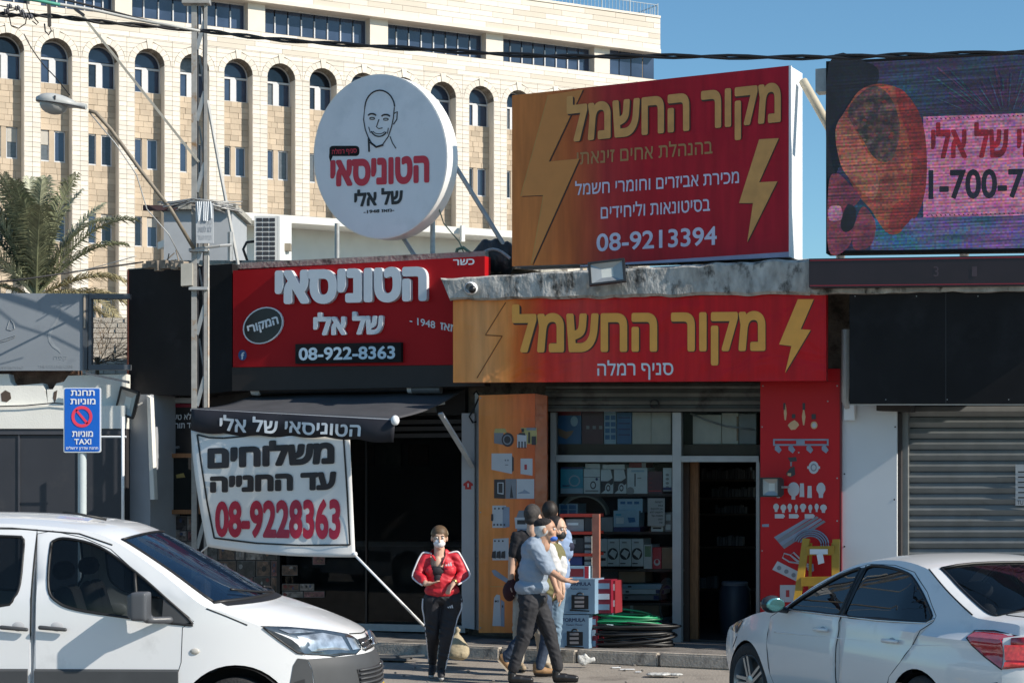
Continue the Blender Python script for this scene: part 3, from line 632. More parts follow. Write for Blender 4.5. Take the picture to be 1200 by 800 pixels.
# ------------------------------------------------------------------ concrete canopy
def rough_block(pts_px, d0, d1, seed, nseg=60, amp=.012):
    """slab whose front follows the pixel outline and whose arrises are worn"""
    (x0, yt0), (x1, yt1), (x2, yb1), (x3, yb0) = pts_px; b = B(); vs = []; rows = 7
    for i in range(nseg + 1):
        t = i / nseg; pr = []
        prof = [(d0, 1, 0), (d1 - .03, 1, 0), (d1, .93, 0), (d1, .65, 0), (d1, .35, 0), (d1, .1, 0), (d1 - .04, 0, 0), (d0, 0, 0)]
        for j, (d, v, _) in enumerate(prof):
            x = (x0 * v + x3 * (1 - v)) * (1 - t) + (x1 * v + x2 * (1 - v)) * t; y = (yt0 * v + yb0 * (1 - v)) * (1 - t) + (yt1 * v + yb1 * (1 - v)) * t
            p = W(x, y, d); n_ = noise.noise(p * 3 + V((seed, 0, 0))) + .6 * noise.noise(p * 11); am = amp * (1.8 if j in (1, 2, 5, 6) else 1)
            pr.append(p + W.n * n_ * am * 1.5 + V((0, 0, noise.noise(p * 5 + V((9, seed, 0))) * am))) if 0 < j < 7 else pr.append(p)
        vs += pr
    m_ = 8; fs = [(i * m_ + j, i * m_ + j + 1, (i + 1) * m_ + j + 1, (i + 1) * m_ + j) for i in range(nseg) for j in range(m_ - 1)] + [tuple(range(m_))[::-1], tuple(range(nseg * m_, nseg * m_ + m_))]
    return b.add(vs, fs)
cc = thing("concrete_canopy", "weathered concrete canopy slab with black stains above the lower orange and red sign", "canopy", W(740, 350, .5))
m_slab = mat("stained_grey_concrete", (.40, .39, .365), .95, var=.35, scale=9, bump=1.0, bscale=20, grime=(.04, .038, .035), gscale=5.5, gth=.525, stretch=(1, 1, .55))
rough_block([(517, 326), (949, 303), (949, 345), (528, 352)], -.02, 1.0, 3, 90).obj("slab", m_slab, cc, smooth=35)
rough_block([(949.3, 330), (1330, 330), (1330, 340), (949.3, 345)], -.02, .98, 8, 50).obj("slab", m_slab, cc, smooth=35)
# ------------------------------------------------------------------ lower orange and red shop sign
s1 = thing("lower_shop_sign", "long orange to red sign with gold Hebrew letters directly under the concrete canopy", "sign", W(750, 448, .9), W.rz)
MW[s1.name] = Matrix.Translation(W(750, 448, .9)) @ Matrix.Rotation(W.rz, 4, 'Z')
OR, RD = (.88, .31, .075), (.62, .008, .014)
wd = (W(968, 400, .9) - W(531, 400, .9)).length; lo = -(W(750, 448, .9) - W(531, 448, .9)).length
plate("panel", [(531, 351), (968, 344), (968, 446), (531, 448)], gradmat("orange_to_red_print", [(0, OR), (.08, (.82, .36, .13)), (.16, OR), (.19, (.72, .14, .02)), (.27, (.70, .03, .02)), (.36, (.68, .05, .04)), (.5, RD), (1, (.56, .006, .014))], 0, lo, lo + wd, .28, creases=.35), s1, .9, .10)
m_gold2 = mat("bright_gold_print", (.86, .38, .06), .4, var=.06)
m_edge = mat("dark_letter_outline", (.05, .018, .01), .5)
def outlined(s, q, mt, parent, d, pl, bold, ol):
    g = bil(*q); vs, fs = textgeo(s, bold); V0, _ = textgeo(s, bold)
    sign_text(s, *[(x + 1.0, y + .8) for x, y in q], mt=m_edge, parent=parent, d=d, pl=pl, bold=ol, name="letter_outline"); sign_text(s, *q, mt=mt, parent=parent, d=d + .003, pl=pl, bold=bold)
MAK = heb("\u05de\u05e7\u05d5\u05e8 \u05d4\u05d7\u05e9\u05de\u05dc")
outlined(MAK, [(600, 413), (897, 411), (897, 365), (600, 368)], m_gold2, s1, .904, W, .045, .062)
sign_text(heb("\u05e1\u05e0\u05d9\u05e3 \u05e8\u05de\u05dc\u05d4"), (700, 440), (789, 439), (789, 425), (700, 426), m_lwhite, s1, .905, bold=.012)
bolt = [(935, 350.5), (953.6, 350.5), (938.3, 385.6), (950, 386.5), (920, 436.7), (927.4, 405.3), (912.9, 403.4)]
plate("printed_bolt", [(x + 1, y + 1) for x, y in bolt], m_edge, s1, .903, .002); plate("printed_bolt", bolt, m_gold2, s1, .906, .002)
for q in ([(592.5, 354.4), (569, 392)], [(569, 392.6), (588.5, 393.6)], [(588.5, 393.6), (559, 442.6)]):
    B().tube(W.q(q, .903), .006, 4).obj("printed_outline", mat("brown_thin_print", (.22, .08, .02), .6), s1)

# ------------------------------------------------------------------ upper billboard
a_ = 27; zb = W(925, 300, .75).y; BB = Plane(a_, 925, zb)
s2 = thing("upper_billboard", "tall red billboard with gold Hebrew title, phone number and lightning bolts above the canopy", "sign", BB(760, 311), BB.rz)
MW[s2.name] = Matrix.Translation(BB(760, 311)) @ Matrix.Rotation(BB.rz, 4, 'Z')
lo = -(BB(760, 311) - BB(600, 311)).length; wd = (BB(925, 311) - BB(600, 311)).length
OB = (.60, .20, .05); RB = (.44, .008, .018)
plate("face", [(600, 112), (925, 77), (925, 301), (600, 312)], gradmat("brown_to_red_print", [(0, OB), (.10, OB), (.22, (.50, .12, .03)), (.36, (.44, .03, .03)), (.5, RB), (1, (.46, .008, .025))], 0, lo, lo + wd, .3, creases=.12), s2, 0, .02, BB)
b = B(); f0 = BB.q([(600, 112), (925, 77), (925, 301), (600, 312)], -.021); b.hexa(f0, [p - BB.n * .46 for p in f0]); b.obj("cabinet", mat("white_cabinet", (.75, .77, .8), .5, var=.02), s2)
plate("bottom_strip", [(680, 311), (925, 295), (925, 301), (680, 312.5)], mat("lavender_strip", (.33, .33, .46), .5), s2, .004, .01, BB)
plate("side_trim", [(924.4, 77), (927, 77), (927, 301), (924.4, 301)], m_swhite, s2, .008, .03, BB)
sp_ = BB(927, 150, -.25)
for yy in (110, 140, 190, 235, 262): B().box(BB(928.3, yy, -.2) + BB.u * .0, (.012, .012, .012)).obj("rivet", m_steel, s2)
bl = [(683, 105), (643, 189.7), (679, 186), (623, 311), (637.4, 228.8), (610.6, 230), (643, 111.5)]
m_bolt = mat("brown_gold_print", (.60, .23, .05), .45, var=.04)
plate("printed_bolt", [(x + 1.6, y + .8) for x, y in bl], m_edge, s2, .003, .002, BB); plate("printed_bolt", [(x - 1, y) for x, y in bl], mat("pale_bolt_edge", (.50, .26, .06), .45), s2, .005, .002, BB); plate("printed_bolt", bl, m_bolt, s2, .007, .002, BB)
outlined(MAK, [(664, 167), (915, 143), (915, 97), (664, 124)], mat("old_gold_print", (.66, .32, .09), .45), s2, .010, BB, .045, .06)
sign_text(heb("\u05d1\u05d4\u05e0\u05d4\u05dc\u05ea \u05d0\u05d7\u05d9\u05dd \u05d6\u05d9\u05e0\u05d0\u05ea\u05d9"), (676, 193.5), (835, 180), (835, 165.5), (676, 179), m_golddim, s2, .006, BB, .012)
m_lav = mat("lavender_white_print", (.60, .58, .72), .45)
sign_text(heb("\u05de\u05db\u05d9\u05e8\u05ea \u05d0\u05d1\u05d9\u05d6\u05e8\u05d9\u05dd \u05d5\u05d7\u05d5\u05de\u05e8\u05d9 \u05d7\u05e9\u05de\u05dc"), (674, 229), (866, 214.5), (866, 201), (674, 216), m_lav, s2, .006, BB, .012)
sign_text(heb("\u05d1\u05e1\u05d9\u05d8\u05d5\u05e0\u05d0\u05d5\u05ea \u05d5\u05dc\u05d9\u05d7\u05d9\u05d3\u05d9\u05dd"), (704, 256.5), (832, 247), (832, 233), (704, 243), m_lav, s2, .006, BB, .012)
sign_text("08-9213394", (699, 295), (840, 287), (840, 265), (699, 274), m_lav, s2, .006, BB, .022, "0")
bl2 = [(889.6, 163.4), (912.6, 162), (889.5, 213.7), (911, 212.5), (875.6, 283.8), (882.4, 238), (866, 238)]
plate("printed_bolt", [(x + 1, y + 1) for x, y in bl2], m_edge, s2, .004, .002, BB); plate("printed_bolt", bl2, mat("old_gold_print", ()), s2, .007, .002, BB)

# ------------------------------------------------------------------ LED screen
LD = Plane(20, 968, W(968, 300, 1.05).y - .05)
led = thing("led_screen", "large LED advertising screen showing a hand holding a sandwich and a phone number", "screen", LD(1090, 297), LD.rz); MW[led.name] = Matrix.Translation(LD(1090, 297)) @ Matrix.Rotation(LD.rz, 4, 'Z')
plate("housing", [(968, 72), (1330, 54), (1330, 292), (968, 297)], m_black, led, 0, .25, LD)
def ledmat(name, col, amp=.35, hue=None, nsc=3, e=.46):
    if name in MATS: return MATS[name]
    m = bpy.data.materials.new(name); m.use_nodes = True; n = m.node_tree; N = n.nodes; L = n.links; b_ = N["Principled BSDF"]; b_.inputs["Roughness"].default_value = .6
    b_.inputs["Base Color"].default_value = (.01, .01, .012, 1); tc = N.new("ShaderNodeTexCoord")
    mp = N.new("ShaderNodeMapping"); mp.inputs["Scale"].default_value = (.6, 1, 26); L.new(tc.outputs["Object"], mp.inputs[0])
    a1 = N.new("ShaderNodeTexNoise"); a1.inputs["Scale"].default_value = 1.6; a1.inputs["Detail"].default_value = 3; L.new(mp.outputs[0], a1.inputs["Vector"])
    a2 = N.new("ShaderNodeTexNoise"); a2.inputs["Scale"].default_value = nsc; a2.inputs["Detail"].default_value = 6; L.new(tc.outputs["Object"], a2.inputs["Vector"])
    mx = N.new("ShaderNodeMix"); mx.data_type = 'RGBA'; mx.inputs["A"].default_value = (*col, 1); mx.inputs["B"].default_value = (*(hue or [c * .4 for c in col]), 1)
    mr0 = N.new("ShaderNodeMapRange"); mr0.inputs["From Min"].default_value = .4; mr0.inputs["From Max"].default_value = .62; L.new(a2.outputs["Fac"], mr0.inputs[0]); L.new(mr0.outputs[0], mx.inputs["Factor"])
    mr = N.new("ShaderNodeMapRange"); mr.inputs["From Min"].default_value = .35; mr.inputs["From Max"].default_value = .65; mr.inputs["To Min"].default_value = 1 - amp; mr.inputs["To Max"].default_value = 1 + amp; L.new(a1.outputs["Fac"], mr.inputs[0])
    wv = N.new("ShaderNodeTexWave"); wv.bands_direction = 'Z'; wv.inputs["Scale"].default_value = 9; wv.inputs["Distortion"].default_value = .6; L.new(tc.outputs["Object"], wv.inputs["Vector"])
    mr2 = N.new("ShaderNodeMapRange"); mr2.inputs["To Min"].default_value = .72; mr2.inputs["To Max"].default_value = 1.12; L.new(wv.outputs["Fac"], mr2.inputs[0])
    mu0 = N.new("ShaderNodeMath"); mu0.operation = 'MULTIPLY'; L.new(mr.outputs[0], mu0.inputs[0]); L.new(mr2.outputs[0], mu0.inputs[1])
    sn = N.new("ShaderNodeVectorMath"); sn.operation = 'SNAP'; sn.inputs[1].default_value = (.022, 9, .022); L.new(tc.outputs["Object"], sn.inputs[0])
    wn = N.new("ShaderNodeTexWhiteNoise"); L.new(sn.outputs[0], wn.inputs["Vector"]); ad = N.new("ShaderNodeVectorMath"); ad.operation = 'MULTIPLY_ADD'; L.new(wn.outputs["Color"], ad.inputs[0]); ad.inputs[1].default_value = (.8, .8, .8); ad.inputs[2].default_value = (.6, .6, .6)
    vm = N.new("ShaderNodeVectorMath"); vm.operation = 'SCALE'; L.new(mx.outputs["Result"], vm.inputs[0]); L.new(mu0.outputs[0], vm.inputs["Scale"])
    v5 = N.new("ShaderNodeVectorMath"); v5.operation = 'MULTIPLY'; L.new(vm.outputs[0], v5.inputs[0]); L.new(ad.outputs[0], v5.inputs[1]); L.new(v5.outputs[0], b_.inputs["Emission Color"]); b_.inputs["Emission Strength"].default_value = e
    MATS[name] = m; return m
def lp(name, pts, mt, d): return plate(name, pts, mt, led, d, .002, LD)
lp("screen_image", [(971, 75), (1327, 58), (1327, 289), (971, 294)], ledmat("led_night_blue", (.018, .055, .11), .5, (.045, .022, .065), 1.6), .004)
rn = random.Random(31)
for i in range(70):                                    # dim light streaks fanning out behind the lettering
    a = R(rn.uniform(20, 160)); r0, r1 = rn.uniform(20, 60), rn.uniform(60, 105); cx, cy = 1180, 150; P = [(cx + r * cos(a + o_) * 1.5, cy - r * sin(a + o_) * .8) for r, o_ in ((r0, -.008), (r1, -.008), (r1, .008), (r0, .008))]
    if min(p[1] for p in P) > 76 and min(p[0] for p in P) > 1090 and max(p[0] for p in P) < 1320: lp("screen_streak", P, ledmat("led_streak_%d" % (i % 3), [(.05, .11, .20), (.11, .05, .13), (.04, .13, .16)][i % 3], .5), .0055)
def blobp(pts, mt, d, sm=5): lp("screen_image", cr(pts, True, sm), mt, d)
blobp([(971, 75), (1018, 74), (1030, 92), (1008, 130), (990, 180), (975, 215), (971, 240)], ledmat("led_near_black", (.008, .012, .022), .4), .006)
lp("screen_image", [(1082, 137), (1327, 128), (1327, 249), (1082, 255)], ledmat("led_pink", (.50, .19, .33), .30, (.34, .12, .26), 8, .55), .007)
for i in range(90):                                    # dotted edging of the pink band
    x_ = 1086 + (i % 45) * 5.3; y_ = (138.5 - (x_ - 1085) * .037) if i < 45 else (251.5 - (x_ - 1085) * .025); lp("screen_dot", [(x_, y_), (x_ + 2, y_ + 1), (x_ + 1.6, y_ + 2.2), (x_ - .3, y_ + 1.4)], ledmat("led_dot_purple", (.10, .03, .10), .4), .009)
lp("screen_image", [(1020, 256), (1082, 255), (1327, 249), (1327, 289), (1020, 293)], ledmat("led_turquoise", (.03, .13, .24), .5, (.17, .09, .30), 2.2), .008)
food = [(979, 160), (983, 143), (998, 118), (1008, 106), (1024, 99), (1044, 100), (1058, 108), (1070, 120), (1080, 140), (1085, 170), (1086, 200), (1082, 228), (1074, 250), (1062, 262), (1054, 273), (1042, 274), (1032, 264), (1020, 245), (1005, 228), (990, 200), (983, 185)]
blobp(food, ledmat("led_bread", (.33, .095, .055), .45, (.17, .045, .04), 4), .010, 3)
blobp([(1050, 104), (1064, 112), (1080, 140), (1086, 180), (1084, 225), (1072, 256), (1066, 240), (1069, 200), (1064, 160), (1054, 130)], ledmat("led_crust_red", (.26, .035, .035), .45, (.14, .02, .02), 4), .011)
blobp([(1048, 240), (1066, 236), (1070, 252), (1054, 270), (1042, 266)], ledmat("led_crust_red", ()), .0115)
blobp([(994, 135), (1002, 116), (1024, 101), (1042, 112), (1053, 138), (1054, 160), (1046, 185), (1034, 190), (1022, 182), (1010, 162)], ledmat("led_filling_dark", (.035, .03, .035), .5, (.13, .07, .07), 11), .012)
for i in range(26):                                    # glints and crumbs of the filling
    x_, y_ = rn.uniform(1000, 1048), rn.uniform(112, 178); r_ = rn.uniform(1.2, 3.6)
    if (x_ - 1025) ** 2 / 600 + (y_ - 146) ** 2 / 1500 < 1: blobp([(x_ - r_, y_), (x_, y_ - r_ * .7), (x_ + r_, y_ + r_ * .2), (x_, y_ + r_ * .8)], ledmat("led_crumb_%d" % (i % 3), [(.26, .11, .09), (.16, .13, .13), (.30, .06, .05)][i % 3], .5), .0135, 2)
blobp([(979, 160), (982, 143), (990, 135), (999, 146), (1010, 168), (1024, 192), (1030, 216), (1022, 234), (1002, 216), (986, 195)], ledmat("led_hand_skin", (.38, .14, .10), .45, (.22, .075, .06), 4), .014)
blobp([(1028, 196), (1046, 192), (1054, 214), (1048, 236), (1034, 232)], ledmat("led_meat", (.20, .055, .045), .5, (.30, .10, .07), 6), .0125)
blobp([(971, 217), (980, 203), (994, 214), (1008, 232), (998, 246), (1002, 266), (992, 292), (971, 293)], ledmat("led_dark_skin", (.22, .055, .085), .5, (.12, .03, .06), 4), .012)
blobp([(1002, 262), (1012, 242), (1026, 262), (1020, 288), (1000, 291)], ledmat("led_dark_skin", ()), .014)
blobp([(985, 262), (993, 240), (1003, 246), (1000, 266), (990, 272)], ledmat("led_near_black", ()), .015)
blobp([(972, 243), (985, 242), (986, 257), (972, 258)], ledmat("led_pale_pink", (.48, .22, .34), .3), .0155)
ELI = "\u05d4\u05d8\u05d5\u05e0\u05d9\u05e1\u05d0\u05d9 \u05e9\u05dc \u05d0\u05dc\u05d9"
sign_text(heb(ELI), (1091, 186), (1310, 183), (1310, 151), (1091, 152), ledmat("led_red_letters", (.34, .010, .03), .35), led, .012, LD, .05)
sign_text("1-700-70-1948", (1088, 234), (1305, 230), (1305, 196), (1088, 199), ledmat("led_black_letters", (.012, .012, .03), .3), led, .012, LD, .035, "0")
bd = thing("led_ticker_base", "black ticker strip with thin red lines beneath the LED screen", "ticker display", LD(1090, 336, .05), LD.rz); MW[bd.name] = Matrix.Translation(LD(1090, 336, .05)) @ Matrix.Rotation(LD.rz, 4, 'Z')
plate("cabinet", [(948, 303), (1330, 297), (1330, 333), (948, 337)], mat("ticker_black", (.022, .012, .016), .4, var=.15, scale=3), bd, .05, .3, LD)
for y0, y1 in ((304.6, 298.6), (334.2, 330.4)): plate("red_line", [(949, y0), (1329, y1), (1329, y1 + 1.2), (949, y0 + 1.2)], mat("dull_red_line", (.28, .015, .03), .5), bd, .055, .004, LD)
for x_ in (1097, 1142): sign_text("3" if x_ == 1097 else "1", (x_ - 3, 324), (x_ + 3, 324), (x_ + 3, 312), (x_ - 3, 312), mat("dim_ticker_digit", (.06, .04, .05), .5), bd, .054, LD, 0, "0")
b = B(); b.tube([BB(941, 95, -.3), LD(972, 150, -.5)], .05, 10); b.obj("steel_strut", mat("beige_steel_tube", (.50, .45, .34), .5, var=.08), smooth=40, label="beige steel strut between the upper red billboard and the LED screen", cat="strut")
B().box(LD(964, 96, -.15), (.12, .2, .25), LD.rz).obj("bracket", m_steel, led)
for xx in (985, 1130): B().tube([LD(xx, 295, -.6), W(xx, 333, .1)], .05, 8).obj("support_post", m_steel, led)

# ------------------------------------------------------------------ left red shop sign
s3 = thing("red_shop_sign", "red and black shop sign with raised white Hebrew letters and a phone plaque", "sign", W(410, 457, .6), W.rz); MW[s3.name] = Matrix.Translation(W(410, 457, .6)) @ Matrix.Rotation(W.rz, 4, 'Z')
plate("red_panel", [(273, 317), (568, 300), (568, 427), (273, 430)], m_redsign, s3, .6, .18)
plate("black_strip", [(272, 430.3), (568, 427.3), (568, 452), (272, 458)], mat("brown_black_strip", (.022, .016, .014), .6), s3, .59, .17)
plate("coping", [(240, 310), (568, 294), (568, 301), (240, 317)], m_conc, s3, .42, .5)
m_rais = mat("raised_white_letter", (.64, .68, .72), .4, var=.02)
raised_letters(heb("\u05d4\u05d8\u05d5\u05e0\u05d9\u05e1\u05d0\u05d9"), (322, 356.5), (500, 352.5), (500, 312), (322, 317), m_rais, s3, .6, .07, bold=.07)
raised_letters(heb("\u05e9\u05dc \u05d0\u05dc\u05d9"), (367, 393), (449, 391.5), (449, 369.5), (367, 371.5), m_rais, s3, .6, .05, bold=.055)
sign_text("1948- ", (486, 383), (508, 387), (508, 378.5), (486, 374.5), m_lwhite, s3, .604, bold=.02, ref="0") if 0 else None
sign_text("- 1948", (480, 379), (510, 385), (510, 376.5), (480, 370.5), m_lwhite, s3, .604, bold=.02, ref="0")
sign_text(heb("\u05de\u05d0\u05d6"), (516, 386), (535, 389.5), (535, 381), (516, 377.5), m_lwhite, s3, .604, bold=.03)
sign_text(heb("\u05db\u05e9\u05e8"), (531, 311), (556, 310), (556, 303), (531, 304), m_lwhite, s3, .604, bold=.03)
el = lambda cx, cy, rx, ry, rot=0, n=28: [(cx + rx * cos(t) * cos(rot) - ry * sin(t) * sin(rot), cy + rx * cos(t) * sin(rot) + ry * sin(t) * cos(rot)) for t in [2 * pi * i / n for i in range(n)]]
plate("oval_rim", el(308, 381.3, 25, 20, -.6), m_lwhite, s3, .63, .03); plate("oval_badge", el(308, 381.3, 23.4, 18.6, -.6), m_blackg, s3, .634, .01)
sign_text(heb("\u05d4\u05de\u05e7\u05d5\u05e8\u05d9"), (291, 391), (327, 379), (325, 370), (289, 382), m_lwhite, s3, .638, bold=.05)
plate("round_badge", el(284, 416, 4.8, 6.2), mat("badge_blue", (.02, .07, .22), .4), s3, .606, .006)
sign_text("f", (282.2, 421), (286.4, 420.6), (286.4, 412.4), (282.2, 412.8), m_lwhite, s3, .609, bold=.03, ref="f")
plate("phone_plaque", [(346, 403), (470, 401), (470, 424), (346, 426)], m_black, s3, .66, .06)
sign_text("08-922-8363", (350, 422.3), (463, 420.3), (463, 405), (350, 407.3), mat("pale_blue_digits", (.55, .68, .78), .4), s3, .664, bold=.035, ref="0")

# ------------------------------------------------------------------ round sign on poles
CZ = W(450, 300, .3).y; CP = Plane(33, 446, CZ)
s4 = thing("round_shop_sign", "round white shop sign with line-drawn smiling face and red Hebrew name on steel poles", "sign", CP(446, 310, -.1))
fc = el(446, 183.5, 78.5, 96.5, 0, 64)
b = B(); b.prism(CP.q(fc, 0), -CP.n * .22); b.obj("drum", mat("white_drum_rim", (.78, .78, .76), .45, var=.02), s4, smooth=50)
m_face = mat("white_sign_film", (.74, .76, .80), .35, var=.05, scale=1.3, bump=.4, bscale=2, grime=(.64, .67, .71), gscale=1.1, gth=.5)
plate("face_film", el(446, 183.5, 77.2, 95, 0, 64), m_face, s4, .004, .003, CP)
sign_text(heb("\u05d4\u05d8\u05d5\u05e0\u05d9\u05e1\u05d0\u05d9"), (387, 219), (503, 214), (503, 182), (387, 188), m_lred, s4, .009, CP, .065)
plate("badge", rrect(386, 171, 421, 183, 4) , m_black, s4, .008, .002, CP); plate("badge", [(386, 179), (391, 180), (387, 190), (385.5, 184)], m_black, s4, .0085, .002, CP)
sign_text(heb("\u05e1\u05e0\u05d9\u05e3 \u05e8\u05de\u05dc\u05d4"), (389, 181), (418, 179), (418, 174), (389, 176), m_lred, s4, .012, CP, .03)
sign_text(heb("\u05e9\u05dc \u05d0\u05dc\u05d9"), (415, 242.5), (472, 239), (472, 223), (415, 226.5), m_lblack, s4, .009, CP, .05)
sign_text("-" + heb("\u05de\u05d0\u05d6 1948")[::1].replace("8491", "1948") + "-", (426, 250.5), (462, 248), (462, 244), (426, 246.5), m_lblack, s4, .009, CP, .04, "0")
def stroke(pts, r=.007): B().tube(CP.q(pts, .008), r, 5).obj("drawn_line", m_lblack, s4)
def arc(cx, cy, rx, ry, a0, a1, n=14): return [(cx + rx * cos(R(a0 + (a1 - a0) * i / n)), cy + ry * sin(R(a0 + (a1 - a0) * i / n))) for i in range(n + 1)]
stroke(arc(445, 127, 17.5, 21, 185, 355), .009); stroke([(427.5, 125), (426, 140), (428, 152), (431, 160), (436, 169), (441, 172), (448, 170), (455, 160), (459, 148), (461, 138), (462, 126)])
stroke([(462, 133), (465.5, 131), (465, 140), (461, 146)]); stroke(arc(436, 136, 4.5, 2.5, 190, 350), .010); stroke(arc(452, 137, 4.8, 2.5, 190, 350), .010)
stroke(arc(436, 139, 3, 1.2, 0, 360), .006); stroke(arc(452, 140, 3, 1.2, 0, 360), .006); stroke([(444, 140), (441, 149), (444, 151), (448, 150)], .006)
stroke(arc(444, 152, 9, 8, 20, 165), .009); stroke(arc(444, 153, 7, 4, 20, 165), .005); stroke([(432, 149), (434, 156)], .005); stroke([(455, 150), (454, 157)], .005)
stroke([(432, 162), (432.5, 178)], .012); stroke([(434, 167), (441, 172.5), (449, 170)], .013); stroke([(457, 160), (460, 168), (464, 174)], .006)
for p, q in (((395, 262), (395, 307)), ((507, 236), (507, 302))): B().tube([CP(p[0], p[1], -.3), CP(q[0], q[1] + 3, -.3)], .032, 10).obj("pole", m_steel, s4, smooth=40)
for p, q in (((470, 275), (488, 303)), ((532, 192), (598, 299)), ((340, 240), (330, 250))):
    if p[0] != 340: B().tube([CP(p[0], p[1], -.25), W(q[0], q[1], .2)], .028, 10).obj("strut", m_steel, s4, smooth=40)
b = B(); b.tube([CP(513, 240, -.1), W(520, 262, .2), W(538, 283, .2), W(543, 295, .3)], .008, 5); b.tube([W(533, 302, .3), W(536, 292, .3), W(543, 290, .3), W(552, 297, .3)], .02, 6)
b.obj("green_cable", mat("green_cable_sheath", (.10, .17, .12), .5), smooth=True, label="thin green cable drooping from the round sign to the roof edge", cat="cable")
b = B(); 
for i in range(9): b.ball(W(560 + i * 4.3, 303 - 4 * sin(i * .39), .15), (.10, .16, .12 + .05 * (i % 3)), nu=10, nv=7)
me = remeshed(b, .03, 3); me.materials.clear(); me.materials.append(mat("black_tarp", (.022, .023, .026), .5, var=.4, bump=1.2, bscale=14)); o = bpy.data.objects.new("tarp_bundle", me); COL.objects.link(o)
tag(o, "crumpled black tarp bundle on the roof edge left of the upper billboard", "tarp")
b = B(); b.tube([W(558 + i * 5, 303 - 11 * sin(pi * i / 8), .3) for i in range(9)], .02, 6); b.obj("bent_pipe", m_steel, smooth=40, label="bent grey pipe arching over the black tarp bundle", cat="pipe")

# ------------------------------------------------------------------ black sign boxes, left
m_dg = glassmat("dark_shop_glass", (.006, .006, .007), .34, .02)
m_cg = glassmat("clear_shop_glass", (.01, .012, .014), .05, .02, clear=(.97, .98, .98))
k1 = thing("black_sign_box", "tall blank black sign box left of the red shop sign", "sign box", W(212, 462, .8))
plate("box", [(150, 316), (226, 310), (226, 463), (150, 462)], m_black, k1, .62, .6)
plate("top_rim", [(150, 315), (226, 309), (226, 312), (150, 318)], m_conc, k1, .55, .5)
B().prism(W.q([(149, 316), (150.6, 316), (150.2, 462), (148.6, 462)], .63), V((0, .02, 0))).obj("rust_edge", mat("rust_edge", (.20, .06, .04), .8), k1)
k2 = thing("narrow_black_panel", "narrow black panel between the lattice pole and the red sign", "sign box", W(250, 462, .6))
plate("box", [(226, 312), (272, 309), (272, 458), (226, 463)], m_black, k2, .56, .4)
# rubble and wires on top of the black box
b = B(); rn = random.Random(2)
for i in range(12): p = W(172 + rn.uniform(0, 45), 312 - rn.uniform(0, 2), .9); b.box(p, (rn.uniform(.05, .2), .1, rn.uniform(.03, .12)), rn.uniform(0, 3))
for i in range(6): p = W(175 + rn.uniform(0, 40), 312, .9); b.tube([p, p + V((rn.uniform(-.15, .2), 0, rn.uniform(.05, .22)))], .008, 4)
b.obj("roof_rubble", mat("dusty_rubble", (.26, .22, .18), .95, var=.4), kind='stuff', label="dusty rubble and wire ends on top of the black box", cat="rubble")

# ------------------------------------------------------------------ left pillar and floodlight
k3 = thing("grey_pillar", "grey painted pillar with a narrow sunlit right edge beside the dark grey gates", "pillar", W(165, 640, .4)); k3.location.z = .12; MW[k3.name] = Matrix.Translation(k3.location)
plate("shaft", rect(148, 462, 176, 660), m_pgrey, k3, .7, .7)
plate("sun_edge", [(172, 463), (176, 466), (181, 585), (176, 585)], m_white, k3, .78, .08); plate("side_strip", rect(176.5, 463, 187, 660), m_dark, k3, .3, .3)  # white strip stands in for sunlight on the pillar's right edge
B().tube([X(144, 488, 23.3), X(144, 640, 23.3)], .02, 8).obj("thin_white_pipe", m_swhite, smooth=True, label="thin white vertical pipe under the tilted floodlight", cat="pipe")
B().tube([X(116, 511.5, 23.3), X(148, 511.5, 23.3)], .014, 6).obj("thin_white_rail", m_swhite, label="short thin white horizontal rail right of the blue taxi sign", cat="rail")
def floodlight(name, label, c, w_, h_, yaw, roll, tilt, lens, group=None):
    t = thing(name, label, "floodlight", c, yaw, group)
    M = Matrix.Rotation(roll, 3, 'Y') @ Matrix.Rotation(tilt, 3, 'X'); b = B()
    for x0, x1, z0, z1 in ((-.5, .5, .42, .5), (-.5, .5, -.5, -.42), (-.5, -.43, -.42, .42), (.43, .5, -.42, .42)): b.box(M @ V(((x0 + x1) / 2 * w_, 0, (z0 + z1) / 2 * h_)), ((x1 - x0) * w_, .06, (z1 - z0) * h_), M=M)
    b.box(M @ V((0, .045, 0)), (w_ * .9, .05, h_ * .9), M=M)
    for i in range(7): b.box(M @ V(((-.36 + .12 * i) * w_, .09, 0)), (.012, .05, h_ * .8), M=M)
    lobj(b, "housing", mat("floodlight_black", (.02, .021, .023), .45), t)
    b = B(); o, i_ = [M @ V((x * w_ * .43, -.005, z * h_ * .42)) for x, z in ((-1, -1), (1, -1), (1, 1), (-1, 1))], [M @ V((x * w_ * .16, .016, z * h_ * .2)) for x, z in ((-1, -1), (1, -1), (1, 1), (-1, 1))]
    b.add(o + i_, [(0, 1, 5, 4), (1, 2, 6, 5), (2, 3, 7, 6), (3, 0, 4, 7)]); lobj(b, "reflector", mat("brushed_reflector", (.42, .43, .42), .45, metal=.6, var=.1), t, fix=False)
    b = B(); b.add(i_, [(0, 1, 2, 3)]); lobj(b, "lamp_chip", mat("pale_lamp_chip", lens, .4, var=.05), t, fix=False)
    b = B(); b.tube([M @ V((-.52 * w_, .02, 0)), V((-.5 * w_, .16, .0)), V((.5 * w_, .16, 0)), M @ V((.52 * w_, .02, 0))], .014, 6); b.tube([V((0, .16, 0)), V((0, .32, .02))], .018, 6); lobj(b, "bracket", m_steel, t)
    return t
MWf = lambda t, yaw: None
_thing0 = thing
def fl_at(name, label, p, w_, h_, yaw, roll, tilt, lens=(.5, .5, .45)):
    t = floodlight(name, label, p, w_, h_, yaw, roll, tilt, lens); return t
